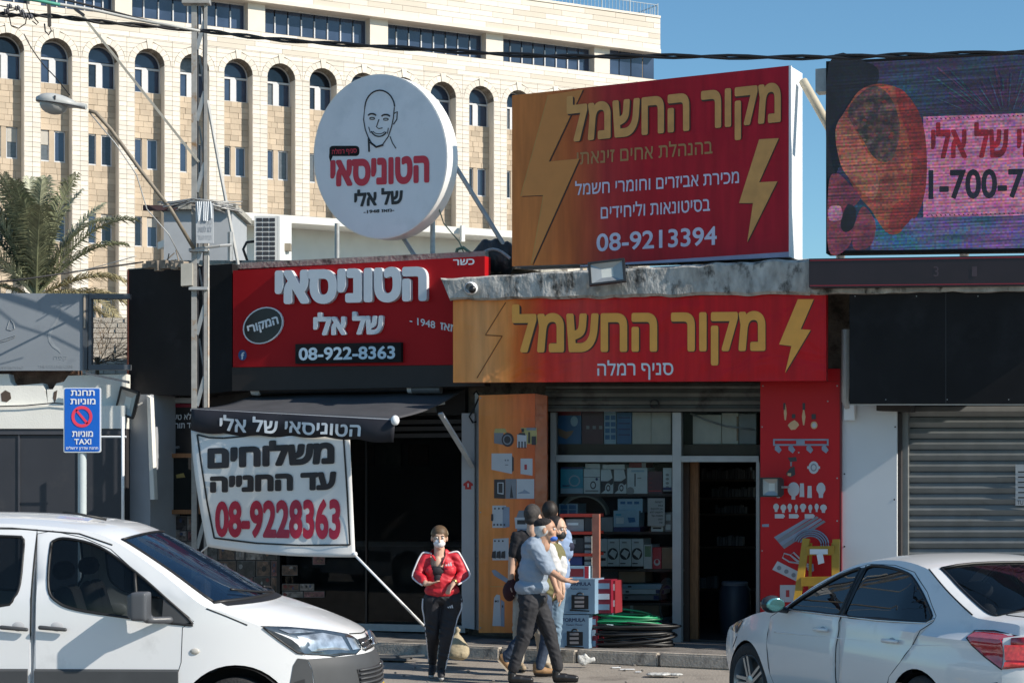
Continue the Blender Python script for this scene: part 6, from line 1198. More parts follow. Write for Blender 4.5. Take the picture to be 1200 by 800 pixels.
b.obj("cable_bundle", m_steel, smooth=True, kind='stuff', label="messy bundle of grey service cables round the lattice pole", cat="cables")
B().box(PP(188, 244, .1), (.42, .08, .06), .1).obj("dark_bracket_plank", mat("dark_brown_iron", (.05, .025, .03), .7), label="dark brown iron bar sticking out left of the lattice pole", cat="bar")
jb = PP(216, 335, .0); B().prism(PP.q([(212, 309), (225, 308), (225, 334), (212, 335)], .1), V((0, .12, 0))).obj("grey_junction_box", mat("old_box_grey", (.38, .37, .33), .6, var=.1), label="old grey junction box fixed to the left side of the lattice pole", cat="junction box")
# street lamp
sl_ = thing("street_lamp", "grey street lamp with a dusty globe on a thin curved arm", "street lamp", PP(226, 290, .1))
B().tube([PP(104, 130, .6), PP(112, 132, .58), PP(130, 152, .5), PP(165, 200, .35), PP(200, 245, .2), PP(227, 291, .08)], .024, 8).obj("arm", mat("lamp_arm_brown", (.20, .17, .13), .6, var=.2), sl_, smooth=True)
B().tube([PP(104, 131, .6), PP(135, 168, .5), PP(160, 205, .4), PP(172, 245, .3), PP(198, 275, .2), PP(215, 308, .1)], .008, 5).obj("lamp_cable", m_steel, sl_, smooth=True)
Mx = Matrix.Rotation(R(9), 3, 'Y'); c = PP(72, 121, .7)
b = B(); nu, nv_ = 20, 10; vs = []; 
for j in range(nv_ + 1):
    t = j / nv_; xx = (-.5 + t) * .60; prof = max(.02, (sin(pi * min(1, t * 1.15 + .02) ** .8)) ** .55 if t < .87 else .42 * (1 - (t - .87) * 1.2)); wr, hr = .15 * prof, .10 * prof
    for i in range(nu): a = 2 * pi * i / nu; vs.append(c + Mx @ V((xx, wr * cos(a), max(-.028, hr * sin(a)))))
b.add(vs, [(j * nu + i, j * nu + (i + 1) % nu, (j + 1) * nu + (i + 1) % nu, (j + 1) * nu + i) for j in range(nv_) for i in range(nu)] + [tuple(range(nu))[::-1], tuple(range(nv_ * nu, nv_ * nu + nu))]); b.obj("lamp_head", mat("lamp_head_grey", (.42, .43, .42), .45, var=.08), sl_, smooth=50)
b = B(); b.ball(c + Mx @ V((-.09, 0, -.035)), (.17, .13, .115), M=Mx, nu=18, nv=12); b.obj("globe", mat("dusty_globe", (.30, .30, .29), .35, var=.12, scale=5), sl_, smooth=True)
B().tube([c + Mx @ V((x_, .15 * math.sqrt(max(0, 1 - (x_ / .32) ** 2)) * -1.02, -.026)) for x_ in [-.28 + .05 * i for i in range(12)]], .007, 5).obj("rim_seam", m_gate, sl_); B().box(c + Mx @ V((-.05, -.14, .03)), (.02, .02, .05)).obj("latch", m_gate, sl_)

# ------------------------------------------------------------------ cables
m_cab = mat("black_overhead_cable", (.012, .012, .014), .55)
def wire(name, label, pts, r, mt=m_cab, twist=0, Z=None):
    b = B(); P = [X(x, y, Z[i] if Z else 19) for i, (x, y) in enumerate(pts)]; D = []
    for i in range(len(P) - 1):
        p0, p1, p2, p3 = P[max(i - 1, 0)], P[i], P[i + 1], P[min(i + 2, len(P) - 1)]
        for j in range(8):
            t = j / 8; D.append(.5 * ((2 * p1) + (p2 - p0) * t + (2 * p0 - 5 * p1 + 4 * p2 - p3) * t * t + (3 * p1 - p0 - 3 * p2 + p3) * t ** 3))
    D.append(P[-1])
    if twist:
        for s_ in (0, pi):
            b.tube([p + V((0, cos(i * .9 + s_), sin(i * .9 + s_))) * r * .8 for i, p in enumerate(D)], r * .75, 6)
    else: b.tube(D, r, 6)
    return b.obj(name, mt, smooth=True, label=label, cat="cable")
wire("power_cable", "thick twisted black power cable crossing the whole street at the top", [(-60, 12), (0, 17.5), (60, 19), (130, 27), (235, 36), (330, 47), (480, 57), (640, 66), (770, 66), (940, 67.5), (1080, 64.5), (1260, 60)], .020, twist=1, Z=[20.5, 20.6, 20.8, 21, 21.2, 20.5, 19.8, 19, 18.6, 18, 17.6, 17])
wire("upper_cable", "thin black cable joining the thick power cable near the lattice pole", [(50, -6), (110, 8), (180, 26), (238, 36)], .012, Z=[20.6, 20.8, 21, 21.2])
wire("white_cable", "pale grey cable hanging just above the thick power cable at upper left", [(68, 5), (110, 12), (160, 23), (205, 31), (236, 37)], .017, mat("pale_cable", (.42, .42, .40), .5), Z=[20.5, 20.7, 20.9, 21, 21.2])
wire("teal_cable", "short teal cable end at the top left corner", [(24, -2), (45, 1), (70, 6)], .02, mat("teal_cable_sheath", (.06, .30, .22), .5), Z=[20.4, 20.4, 20.5])
wire("drop_cable", "thin curly drop cable hanging from the insulators at upper left", [(28, 40), (36, 55), (50, 75), (66, 92), (82, 112)], .006, Z=[20.5, 20.5, 20.6, 20.8, 21])
wire("service_wire", "thin dark wire sloping up to the black sign box at left", [(-60, 335), (20, 328), (90, 318), (168, 307)], .012, Z=[22.5, 22.6, 23, 23.4])
wire("left_roof_wire", "second faint wire over the palm fronds", [(60, 322), (100, 316), (160, 300)], .006, m_steel, Z=[23, 23, 23])
ins = thing("insulator_cluster", "cluster of dark insulators and curled wires at the top left corner", "insulator", X(20, 20, 20.6)); I_ = lambda x, y, d=0: X(x, y, 20.6 - d)
for x, y in ((11.5, 8.5), (8, 14), (21, 10.5), (30, 19.5), (36, 20.5), (26, 15)): B().lathe(I_(x, y) - V((.03, 0, 0)), V((1, .2, .3)), [(0, 0), (0, .02), (.01, .035), (.025, .02), (.035, .035), (.05, .02), (.06, 0)], 10).obj("insulator", mat("insulator_grey", (.10, .10, .11), .4), ins, smooth=40)
for pts in ([(0, 7), (11, 9), (22, 11), (31, 19), (40, 20)], [(11, 20), (13, 30), (22, 33.5), (30, 28), (31, 21)], [(40, 21), (45, 27), (43, 29), (38, 25)], [(0, 15), (8, 14), (20, 11)], [(31, 0), (32, 10), (36, 18)]): B().tube([I_(*q) for q in pts], .007, 5).obj("curled_wire", m_cab, ins, smooth=True)
B().bar(I_(57, -8), I_(58, 31), .035, .03).obj("hanger_rod", mat("rod_brown", (.08, .07, .06), .7), ins); B().tube([I_(58, 31), I_(60, 36), I_(57, 41), I_(53, 37), I_(52, 28)], .009, 5).obj("hook", m_cab, ins, smooth=True)
B().bar(I_(88, 11, -.2), I_(98, 18, -.2), .07, .03, V((0, 1, 0))).obj("brace_tip", m_gate, ins)

# ------------------------------------------------------------------ vehicles
def inpoly(x, y, P):
    c = False; n = len(P)
    for i in range(n):
        (x0, y0), (x1, y1) = P[i], P[(i + 1) % n]
        if (y0 > y) != (y1 > y) and x < (x1 - x0) * (y - y0) / (y1 - y0) + x0: c = not c
    return c
class Car:
    def __init__(s, root, spine, Yf, px=3, pz=2.6):
        s.r, s.sp, s.Y, s.px, s.pz = root, spine, Yf, px, pz
    def E(s, t):
        P = s.sp; i = max(0, min(len(P) - 2, int(t))); u = t - i; g = lambda j: P[max(0, min(len(P) - 1, j))]; p0, p1, p2, p3 = g(i - 1), g(i), g(i + 1), g(i + 2)
        return [p1[c] + .42 * (p2[c] - p0[c]) * u + (3 * (p2[c] - p1[c]) - .42 * (2 * (p2[c] - p0[c]) + (p3[c] - p1[c]))) * u * u + (2 * (p1[c] - p2[c]) + .42 * ((p2[c] - p0[c]) + (p3[c] - p1[c]))) * u ** 3 for c in range(4)]
    def S(s, t, q, off=0):
        xc, zc, xe, ze = s.E(t); a = abs(q); p = V((xc + (xe - xc) * a ** s.px, s.Y(xe, ze) * q, zc + (ze - zc) * a ** s.pz))
        if off:
            h = .01; du = s.S(min(t + h, len(s.sp) - 1), q) - s.S(max(t - h, 0), q); dv = s.S(t, q + h) - s.S(t, q - h); n = du.cross(dv).normalized(); c = V((0, 0, .6))
            if n.dot(p - c) < 0: n = -n
            p = p + n * off
        return p
    def side(s, x, z, sg, off=0): return V((x, sg * (s.Y(x, z) + off), z))
    def top(s, name, mt, t0, t1, q0, q1, off=0, nt=None, nq=20, smooth=38):
        nt = nt or max(2, int((t1 - t0) * 6)); b = B(); vs = [s.S(t0 + (t1 - t0) * i / nt, q0 + (q1 - q0) * j / nq, off) for i in range(nt + 1) for j in range(nq + 1)]; m = nq + 1
        b.add(vs, [(i * m + j, i * m + j + 1, (i + 1) * m + j + 1, (i + 1) * m + j) for i in range(nt) for j in range(nq)]); return lobj(b, name, mt, s.r, smooth=smooth, fix=False)
    def tri(s, poly, fn, holes=(), step=.07):
        xs = [p[0] for p in poly]; ys = [p[1] for p in poly]; P = [V(p) for p in poly]; E_ = [(i, (i + 1) % len(poly)) for i in range(len(poly))]
        for h in holes: k = len(P); P += [V(p) for p in h]; E_ += [(k + i, k + (i + 1) % len(h)) for i in range(len(h))]
        x = min(xs) + step / 2
        while x < max(xs):
            y = min(ys) + step / 2
            while y < max(ys):
                if inpoly(x, y, poly) and min((V((x, y)) - p).length for p in P) > step * .4: P.append(V((x, y)))
                y += step
            x += step
        o = delaunay_2d_cdt(P, E_, [], 0, 1e-5, False); fs = []
        for f in o[2]:
            cx = sum(o[0][i].x for i in f) / len(f); cy = sum(o[0][i].y for i in f) / len(f)
            if inpoly(cx, cy, poly) and not any(inpoly(cx, cy, h) for h in holes): fs.append(tuple(f))
        return [fn(p.x, p.y) for p in o[0]], fs
    def sidepart(s, name, mt, poly, sg, off=0, holes=(), step=.07, parent=None, smooth=38):
        vs, fs = s.tri(poly, lambda x, z: s.side(x, z, sg, off), holes, step); b = B(); used = sorted({i for f in fs for i in f}); mp = {q: k for k, q in enumerate(used)}
        b.add([vs[i] for i in used], [tuple(mp[i] for i in f) for f in fs]); return lobj(b, name, mt, parent or s.r, smooth=smooth, fix=False)
    def patch(s, name, mt, poly, off=.006, step=.12, parent=None):      # polygon in (t, q) laid on the bonnet / nose / tail surface
        vs, fs = s.tri(poly, lambda t, q: s.S(t, q, off), (), step); b = B(); b.add(vs, fs); return lobj(b, name, mt, parent or s.r, smooth=True, fix=False)
    def line(s, name, mt, pts, sg, r=.005, off=.001, closed=False, parent=None):
        P = list(pts) + ([pts[0]] if closed else []); b = B(); D = []
        for a, c in zip(P, P[1:]):
            n = max(1, int(math.hypot(a[0] - c[0], a[1] - c[1]) / .06)); D += [s.side(a[0] + (c[0] - a[0]) * i / n, a[1] + (c[1] - a[1]) * i / n, sg, off) for i in range(n)]
        D.append(s.side(P[-1][0], P[-1][1], sg, off)); b.tube(D, r, 5); return lobj(b, name, mt, parent or s.r, smooth=True)
    def tline(s, name, mt, pts, r=.005, off=.001):
        D = []
        for a, c in zip(pts, pts[1:]): D += [s.S(a[0] + (c[0] - a[0]) * i / 8, a[1] + (c[1] - a[1]) * i / 8, off) for i in range(8)]
        D.append(s.S(*pts[-1], off)); return lobj(B().tube(D, r, 5), name, mt, s.r, smooth=True)
    def shell(s, paint, arches, sill, doors, windows):
        """arches: (x, r); doors: {name: polygon}; windows: polygons"""
        n = len(s.sp) - 1; ed = [s.E(i / 6) for i in range(n * 6 + 1)]; out = [(e[2], e[3]) for e in ed]
        for cx, r in sorted(arches):
            a0 = math.asin(min(1, (WR - sill) / r)) if r > WR - sill else 0
            out += [(cx - r * cos(a0), sill)] + [(cx - r * cos(t), WR + r * sin(t)) for t in [-a0 + (pi + 2 * a0) * i / 22 for i in range(1, 22)]] + [(cx + r * cos(a0), sill)]
        s.outline = out
        for sg in (1, -1):
            s.sidepart("side_panel", paint, out, sg, 0, list(doors) + list(windows))
            for d in doors:
                hs = [w for w in windows if inpoly(sum(p[0] for p in w) / len(w), sum(p[1] for p in w) / len(w), d)]; s.sidepart("door", paint, d, sg, 0, hs)
def wheel(root, x, y, sg, R_, W_, spokes, rimr, steer=0):
    """tyre with rim: parts of the car"""
    ax = V((0, sg, 0)); c = V((x, y, R_)); M = Matrix.Translation(c) @ Matrix.Rotation(steer, 4, 'Z') @ Matrix.Translation(-c)
    b = B().lathe(c - ax * W_, ax, [(0, rimr), (.0, R_ * .93), (.02, R_ * .985), (W_ / 2, R_), (W_ - .02, R_ * .985), (W_, R_ * .93), (W_ + .006, R_ * .85), (W_, rimr), (W_ - .03, rimr - .01)], 40); ty = lobj(b, "tyre", mat("tyre_rubber", (.018, .018, .019), .75, var=.2, bump=.4, bscale=50), root, M, smooth=35)
    b = B().lathe(c - ax * .16, ax, [(0, .0), (0, rimr), (.15, rimr), (.165, rimr - .006), (.15, rimr - .018), (.06, rimr - .03)], 40)
    for k in range(spokes):
        a = 2 * pi * k / spokes; u = V((cos(a), 0, sin(a))); v = V((-sin(a), 0, cos(a))) if sg > 0 else V((sin(a), 0, -cos(a)))
        for da in (-.13, .13):
            u2 = V((cos(a + da), 0, sin(a + da))); q0 = c + u * .03 + v * .02 * (1 if da > 0 else -1); q1 = c + u2 * (rimr - .01)
            b.hexa([q0 - v * .014 - ax * .05, q0 + v * .014 - ax * .05, q0 + v * .014 - ax * .01, q0 - v * .014 - ax * .01], [q1 - v * .012 - ax * .03, q1 + v * .012 - ax * .03, q1 + v * .012 - ax * .008, q1 - v * .012 - ax * .008])
    b.lathe(c - ax * .05, ax, [(0, .055), (.04, .055), (.045, .04), (.045, 0)], 18); lobj(b, "rim", mat("alloy_rim", (.40, .41, .42), .3, metal=.7, var=.05), root, M, smooth=35)
def liner(root, x, r, y0, y1, sg):
    b = B().lathe(V((x, sg * y0, WR)), V((0, -sg, 0)), [(0, r + .004), (y0 - y1, r + .004), (y0 - y1, 0)], 32); lobj(b, "wheel_arch_liner", m_black, root)
def seats(root, xs, z, wd=.5):
    m_ = mat("seat_fabric", (.035, .036, .04), .85)
    for x in xs:
        for sg in (-1, 1):
            b = B(); b.cap((x, sg * .36 - .17, z), .09, (x, sg * .36 + .17, z), .09); b.cap((x - .22, sg * .36 - .12, z + .12), .09, (x - .34, sg * .36 - .12, z + .58), .07); b.cap((x - .22, sg * .36 + .12, z + .12), .09, (x - .34, sg * .36 + .12, z + .58), .07); b.cap((x - .2, sg * .36, z + .12), .12, (x - .32, sg * .36, z + .56), .08)
            b.cap((x - .37, sg * .36 - .07, z + .76), .07, (x - .37, sg * .36 + .07, z + .76), .07); lobj(b, "seat", m_, root, smooth=True)
m_rubber = mat("window_rubber", (.012, .012, .013), .5); m_seam = mat("panel_gap", (.02, .02, .02), .8)
m_trim = mat("grey_plastic_trim", (.055, .058, .062), .55, var=.08)
m_vg = glassmat("vehicle_side_glass", (.004, .006, .008), .42, .01); m_wg = glassmat("windscreen_glass", (.008, .022, .052), .62, .01, .8)  # windscreen's blue base colour stands in for reflected sky
def paint(name, col):
    m = mat(name, col, .28, var=.015, scale=2, coat=.7, grime=tuple(c * .86 for c in col), gscale=2.2, gth=.58); return m
m_vw = paint("white_van_paint", (.74, .75, .76)); m_sw = paint("white_sedan_paint", (.76, .76, .75))
WR = .32
# --- the white van
vx, vy, va = -3.32, 14.40, R(-2)
van = thing("parked_van", "white van with grey side mouldings and bumper parked at the left, facing right", "van", (vx, vy, 0), va)
VS = [(2.12, .20, 1.84, .22), (2.27, .32, 1.90, .32), (2.31, .50, 1.92, .50), (2.30, .68, 1.90, .68), (2.26, .77, 1.86, .77), (2.20, .89, 1.79, .885), (2.10, .955, 1.66, .955), (1.90, 1.035, 1.46, 1.04), (1.66, 1.115, 1.28, 1.11), (1.47, 1.18, 1.12, 1.165), (1.00, 1.43, .80, 1.405), (.58, 1.655, .47, 1.61), (.30, 1.745, .22, 1.69), (-.3, 1.80, -.3, 1.735), (-1.1, 1.81, -1.1, 1.745), (-1.8, 1.79, -1.75, 1.72), (-2.04, 1.70, -1.96, 1.62), (-2.12, 1.1, -2.0, 1.1), (-2.15, .6, -2.02, .6), (-2.10, .24, -1.96, .26)]
def YV(x, z):
    y = .905 if .45 < z < 1.0 else (.905 - (.45 - z) * .25 if z <= .45 else .905 - (z - 1.0) * .06)
    if z > 1.2: y = .893 - (z - 1.2) * .22 - (z - 1.2) ** 2 * .25
    if x > 1.0: y -= .20 * max(0, (x - 1.0)) ** 2 * (1.0 if z < 1.2 else .6)
    if x < -1.5: y -= .12 * (-1.5 - x) ** 2
    return y
vc = Car(van, VS, YV, 2.6, 2.6)
fw = cr([(.00, 1.56), (.02, 1.615), (.12, 1.63), (.36, 1.57), (.64, 1.39), (.88, 1.195), (1.05, 1.04), (1.0, 1.02), (.55, 1.075), (.22, 1.125), (.08, 1.18), (.01, 1.28)], True, 4)
rw = cr([(-.20, 1.58), (-.22, 1.63), (-.30, 1.645), (-1.0, 1.655), (-1.12, 1.61), (-1.12, 1.25), (-1.05, 1.17), (-.35, 1.15), (-.24, 1.21), (-.20, 1.31)], True, 3)
fd = [(-.108, .34), (-.108, 1.665), (.0, 1.685), (.24, 1.635), (.44, 1.555), (1.07, 1.045), (.99, 1.0), (.98, .75), (.90, .50), (.80, .34)]
rd = [(-.114, .34), (-1.20, .34), (-1.20, 1.70), (-.114, 1.695)]
vc.shell(m_vw, [(1.364, .41), (-1.364, .41)], .26, [fd, rd], [fw, rw])
for sg in (1, -1):
    for w_ in (fw, rw): vc.sidepart("side_window", m_vg, w_, sg, -.006, smooth=True); vc.line("window_seal", m_rubber, w_, sg, .011, -.001, True)
    for d_ in (fd, rd): vc.line("door_gap", m_seam, d_, sg, .0035, -.0015, True)
    vc.line("window_pillar", m_rubber, [(.63, 1.385), (.67, 1.075)], sg, .014, 0)
    vc.sidepart("mirror_sail", m_trim, [(.85, 1.215), (1.05, 1.04), (1.0, 1.025), (.84, 1.045)], sg, .003)
    for x0, x1 in ((-1.0, -.13), (-.08, .96)):
        b = B(); P = [vc.side(x0 + (x1 - x0) * i / 12, z, sg, o_) for i in range(13) for z, o_ in ((.51, .0), (.52, .02), (.685, .022), (.70, .0))]; b.add(P, [(i * 4 + j, i * 4 + j + 1, i * 4 + j + 5, i * 4 + j + 4) for i in range(12) for j in range(3)] + [(0, 1, 2, 3), (51, 50, 49, 48)]); lobj(b, "side_moulding", m_trim, van, smooth=30)
    for hx in (.02, -.26) if sg < 0 else (.02, -.26):
        lobj(B().ball(vc.side(hx + .06, 1.0, sg, -.015), (.075, .02, .05)), "handle_cup", mat("handle_cup_white", (.5, .5, .51), .4), van, smooth=True)
        b = B(); b.cap(vc.side(hx - .05, 1.0, sg, .035), .016, vc.side(hx + .13, .985, sg, .035), .014); lobj(b, "door_handle", m_trim, van, smooth=True)
    lobj(B().ball(vc.side(1.08, .83, sg, .004), (.035, .012, .022)), "side_indicator", mat("clear_plastic", (.5, .48, .44), .2), van, smooth=True)
    b = B(); b.cap(vc.side(.90, 1.055, sg, .01), .030, vc.side(.76, 1.06, sg, .12), .028); b.box(vc.side(.73, 1.165, sg, .185), (.115, .19, .20)); b.box(vc.side(.715, 1.17, sg, .185), (.14, .15, .16)); me = remeshed(b, .010, 14); me.materials.clear(); me.materials.append(mat("mirror_shell_grey", (.075, .08, .09), .4, var=.04)); inst("door_mirror", me, van, Matrix.Identity(4))
    vc.line("roof_groove", m_seam, [(-1.9, 1.68), (-1.0, 1.715), (-.3, 1.705), (.2, 1.665), (.45, 1.585)], sg, .006, 0)
    for wx, st in ((1.364, 0), (-1.364, 0)): wheel(van, wx, sg * .86, sg, WR, .20, 7, .20); liner(van, wx, .39, .88, .60, sg)
# wide arch lips, bonnet, windscreen, roof, nose
vc.top("bonnet", m_vw, 5.0, 9.0, -1, 1, 0, 26, 24); vc.top("roof", m_vw, 11.0, 16.0, -1, 1, 0, 30, 20); vc.top("rear_end", m_vw, 16.0, 19.0, -1, 1, 0, 14, 14)
for a, c in ((-1, -.9), (.9, 1)): vc.top("windscreen_pillar", m_vw, 9, 11, a, c, 0, 14, 3)
vc.top("windscreen", m_wg, 9.0, 11.0, -.9, .9, -.004, 14, 18, True); vc.tline("screen_seal", m_rubber, [(9.02, -.91), (9.02, 0), (9.02, .91)], .016, .002); vc.tline("screen_seal", m_rubber, [(11, -.9), (11, .9)], .010, .001)
for q in (-.9, .9): vc.tline("screen_seal", m_rubber, [(9, q), (11, q)], .012, .001)
vc.top("cowl_grille", m_rubber, 8.72, 9.06, -.86, .86, .004, 4, 14)
for q0, q1, tt in ((.05, -.62, 9.5), (.62, .1, 9.4)): vc.tline("wiper", m_rubber, [(9.02, q0), (9.12, (q0 + q1) / 2), (tt - .2, q1)], .010, .02)
vc.top("bumper", m_trim, 0, 3.9, -1, 1, .004, 22, 24)
vc.top("nose_panel", m_vw, 3.9, 5.0, -1, 1, 0, 8, 24)
vc.patch("upper_grille", mat("grille_black", (.02, .02, .022), .5), [(4.05, -.36), (4.75, -.42), (4.75, .42), (4.05, .36)], .012)
for t_ in (4.22, 4.5): vc.tline("chrome_bar", mat("chrome_trim", (.55, .56, .57), .15, metal=.9, var=.02), [(t_, -.40), (t_ + .08, -.2), (t_ + .12, 0), (t_ + .08, .2), (t_, .40)], .010, .02)
for dz in (0, .3):
    vc.tline("chevron_badge", mat("chrome_trim", ()), [(4.25 + dz, -.13), (4.62 + dz, 0), (4.25 + dz, .13)], .016, .03)
vc.patch("lower_grille", mat("grille_black", ()), [(2.05, -.58), (2.85, -.62), (2.85, .62), (2.05, .58)], .010)
for i in range(5): vc.tline("grille_bar", m_trim, [(2.14 + .16 * i, -.6), (2.14 + .16 * i, .6)], .009, .018)
vc.patch("number_plate", mat("number_plate_yellow", (.72, .45, .02), .4, var=.03), [(1.35, -.30), (2.0, -.30), (2.0, .30), (1.35, .30)], .03)
vs_, fs_ = textgeo("73-518-62", .05, "0"); b = B(); b.add([vc.S(1.46 + .42 * v, -.26 + .52 * u, .033) for u, v in vs_], fs_); lobj(b, "plate_digits", m_lblack, van, fix=False)
m_hl = mat("headlight_clear", (.42, .46, .50), .12, metal=.55, var=.5, scale=14, coat=1); m_hd = mat("headlight_inner_dark", (.07, .09, .11), .15, metal=.5, var=.5, scale=9, coat=1)
for sg in (1, -1):
    pol = [(4.3, .42), (4.75, .42), (5.3, .50), (5.9, .66), (6.35, .86), (6.5, 1.0), (4.3, 1.0), (4.0, .80), (4.0, .55)]
    pol = [(t, q * sg) for t, q in pol]
    vc.patch("headlight_rim", m_rubber, [(t + (.1 if t > 5.5 else -.08), q) for t, q in pol], .004); vc.patch("headlight", m_hd, pol, .009)
    vc.patch("headlight_reflector", m_hl, [(t, q * sg) for t, q in [(4.25, .62), (5.1, .62), (5.6, .74), (5.5, .95), (4.4, .95)]], .013); vc.patch("headlight_reflector", m_hl, [(t, q * sg) for t, q in [(4.25, .46), (4.8, .48), (5.0, .57), (4.25, .58)]], .013); vc.patch("indicator_lens", m_hl, [(t, q * sg) for t, q in [(5.75, .78), (6.1, .84), (6.25, .96), (5.8, .96)]], .013)
    e = lambda t: (vc.E(t)[2], vc.E(t)[3])
    sp_ = [e(4.3), e(4.8), e(5.3), e(5.8), e(6.2), e(6.5)]; tail_ = [(1.60, .965), (1.68, .90), (1.80, .81)]
    vc.sidepart("headlight_side", m_hd, sp_ + tail_, sg, .006, step=.04); vc.line("headlight_rim", m_rubber, [e(6.5)] + tail_ + [e(4.3)], sg, .007, .006)
    vc.sidepart("bumper_corner", m_trim, [e(t_) for t_ in (0, 1, 2, 3, 3.9)] + [(1.80, .77), (1.77, .72), (1.75, .60)] + [(1.364 + .415 * cos(a), WR + .415 * sin(a)) for a in [R(26 - 8 * i) for i in range(5)]], sg, .005, step=.05)
    vc.sidepart("fog_lamp_surround", mat("grille_black", ()), [(1.79, .50), (1.86, .52), (1.85, .62), (1.78, .60)], sg, .008, step=.04)
vc.line("bonnet_gap", m_seam, [(1.16, 1.135), (1.3, 1.08), (1.45, 1.015)], -1, .005, 0); vc.tline("bonnet_gap", m_seam, [(5.3, -.45), (5.12, -.2), (5.1, 0), (5.12, .2), (5.3, .45)], .006, .001)
lobj(B().tube([(.30, -.35, 1.76), (.10, -.38, 1.80), (-.02, -.39, 1.815)], [.012, .010, .006], 6), "roof_aerial", m_rubber, van, smooth=True)
seats(van, (.35, -.65), .62); b = B(); bx(.95, 1.25, -.7, .7, .7, 1.02, b); lobj(b, "dashboard", m_black, van); b = B(); bx(-2.0, 1.2, -.78, .78, .3, .5, b); lobj(b, "cabin_floor", m_black, van)
b = B(); b.tube([(.78 + .06 * sin(a), -.0 + .38 + .18 * cos(a), 1.08 + .17 * sin(a)) for a in [2 * pi * i / 20 for i in range(21)]], .014, 6, cap=False); lobj(b, "steering_wheel", m_rubber, van, smooth=True)
lobj(B().box((.62, 0, 1.56), (.03, .2, .06)), "rear_view_mirror", m_rubber, van)

# --- the white sedan
sx, sy, sa = 3.31, 14.90, R(109)
sed = thing("parked_sedan", "pearl white sedan parked at the right with its red tail lamp towards the viewer", "car", (sx, sy, 0), sa)
SS = [(2.26, .22, 2.06, .22), (2.36, .38, 2.12, .40), (2.37, .54, 2.11, .56), (2.31, .68, 2.06, .67), (2.22, .77, 1.95, .75), (2.02, .84, 1.62, .84), (1.55, .925, 1.35, .91), (1.22, .975, 1.10, .955), (1.02, 1.01, .84, .985), (.55, 1.25, .45, 1.215), (.12, 1.415, .05, 1.375), (-.25, 1.48, -.28, 1.435), (-.62, 1.49, -.64, 1.445), (-1.00, 1.455, -1.02, 1.40), (-1.42, 1.31, -1.38, 1.25), (-1.80, 1.17, -1.70, 1.115), (-1.92, 1.16, -1.86, 1.095), (-2.28, 1.16, -2.10, 1.08), (-2.36, 1.12, -2.14, 1.045), (-2.38, 1.0, -2.17, .97), (-2.40, .82, -2.19, .82), (-2.44, .62, -2.20, .60), (-2.44, .45, -2.18, .45), (-2.36, .24, -2.10, .26)]
def YS(x, z):
    y = .92 - (z - .62) ** 2 * .25 if z > .5 else .916 - (.5 - z) * .18
    if z > .97: y = .889 - (z - .97) * .50 - (z - .97) ** 2 * .18
    if .80 < z < .97: y -= .012 * sin((z - .80) / .17 * pi)
    if x > 1.1: y -= .15 * (x - 1.1) ** 2
    if x < -1.2: y -= .13 * (-1.2 - x) ** 2
    if z > 1.0 and x < -.9: y -= .10 * (-.9 - x)
    return y
sc_ = Car(sed, SS, YS, 4, 3)
sfw = cr([(.72, 1.005), (.45, 1.165), (.15, 1.30), (-.08, 1.365), (-.10, 1.30), (-.12, 1.02), (.3, 1.005)], True, 4, .25); srw = cr([(-.19, 1.02), (-.17, 1.375), (-.55, 1.39), (-.85, 1.35), (-1.10, 1.23), (-1.32, 1.085), (-1.24, 1.035), (-.7, 1.025)], True, 4, .3)
sfd = [(-.148, .30), (-.148, 1.02), (-.14, 1.395), (.0, 1.365), (.12, 1.335), (.48, 1.185), (.78, 1.0), (1.0, .92), (1.02, .70), (.98, .45), (.90, .30)]
srd = [(-.153, .30), (-.82, .30), (-.95, .62), (-1.10, .74), (-1.22, .86), (-1.36, 1.05), (-1.36, 1.09), (-1.14, 1.245), (-.87, 1.375), (-.55, 1.412), (-.147, 1.402), (-.153, 1.02)]
sc_.shell(m_sw, [(1.42, .37), (-1.33, .395)], .22, [sfd, srd], [sfw, srw])
m_chr = mat("chrome_trim", ())
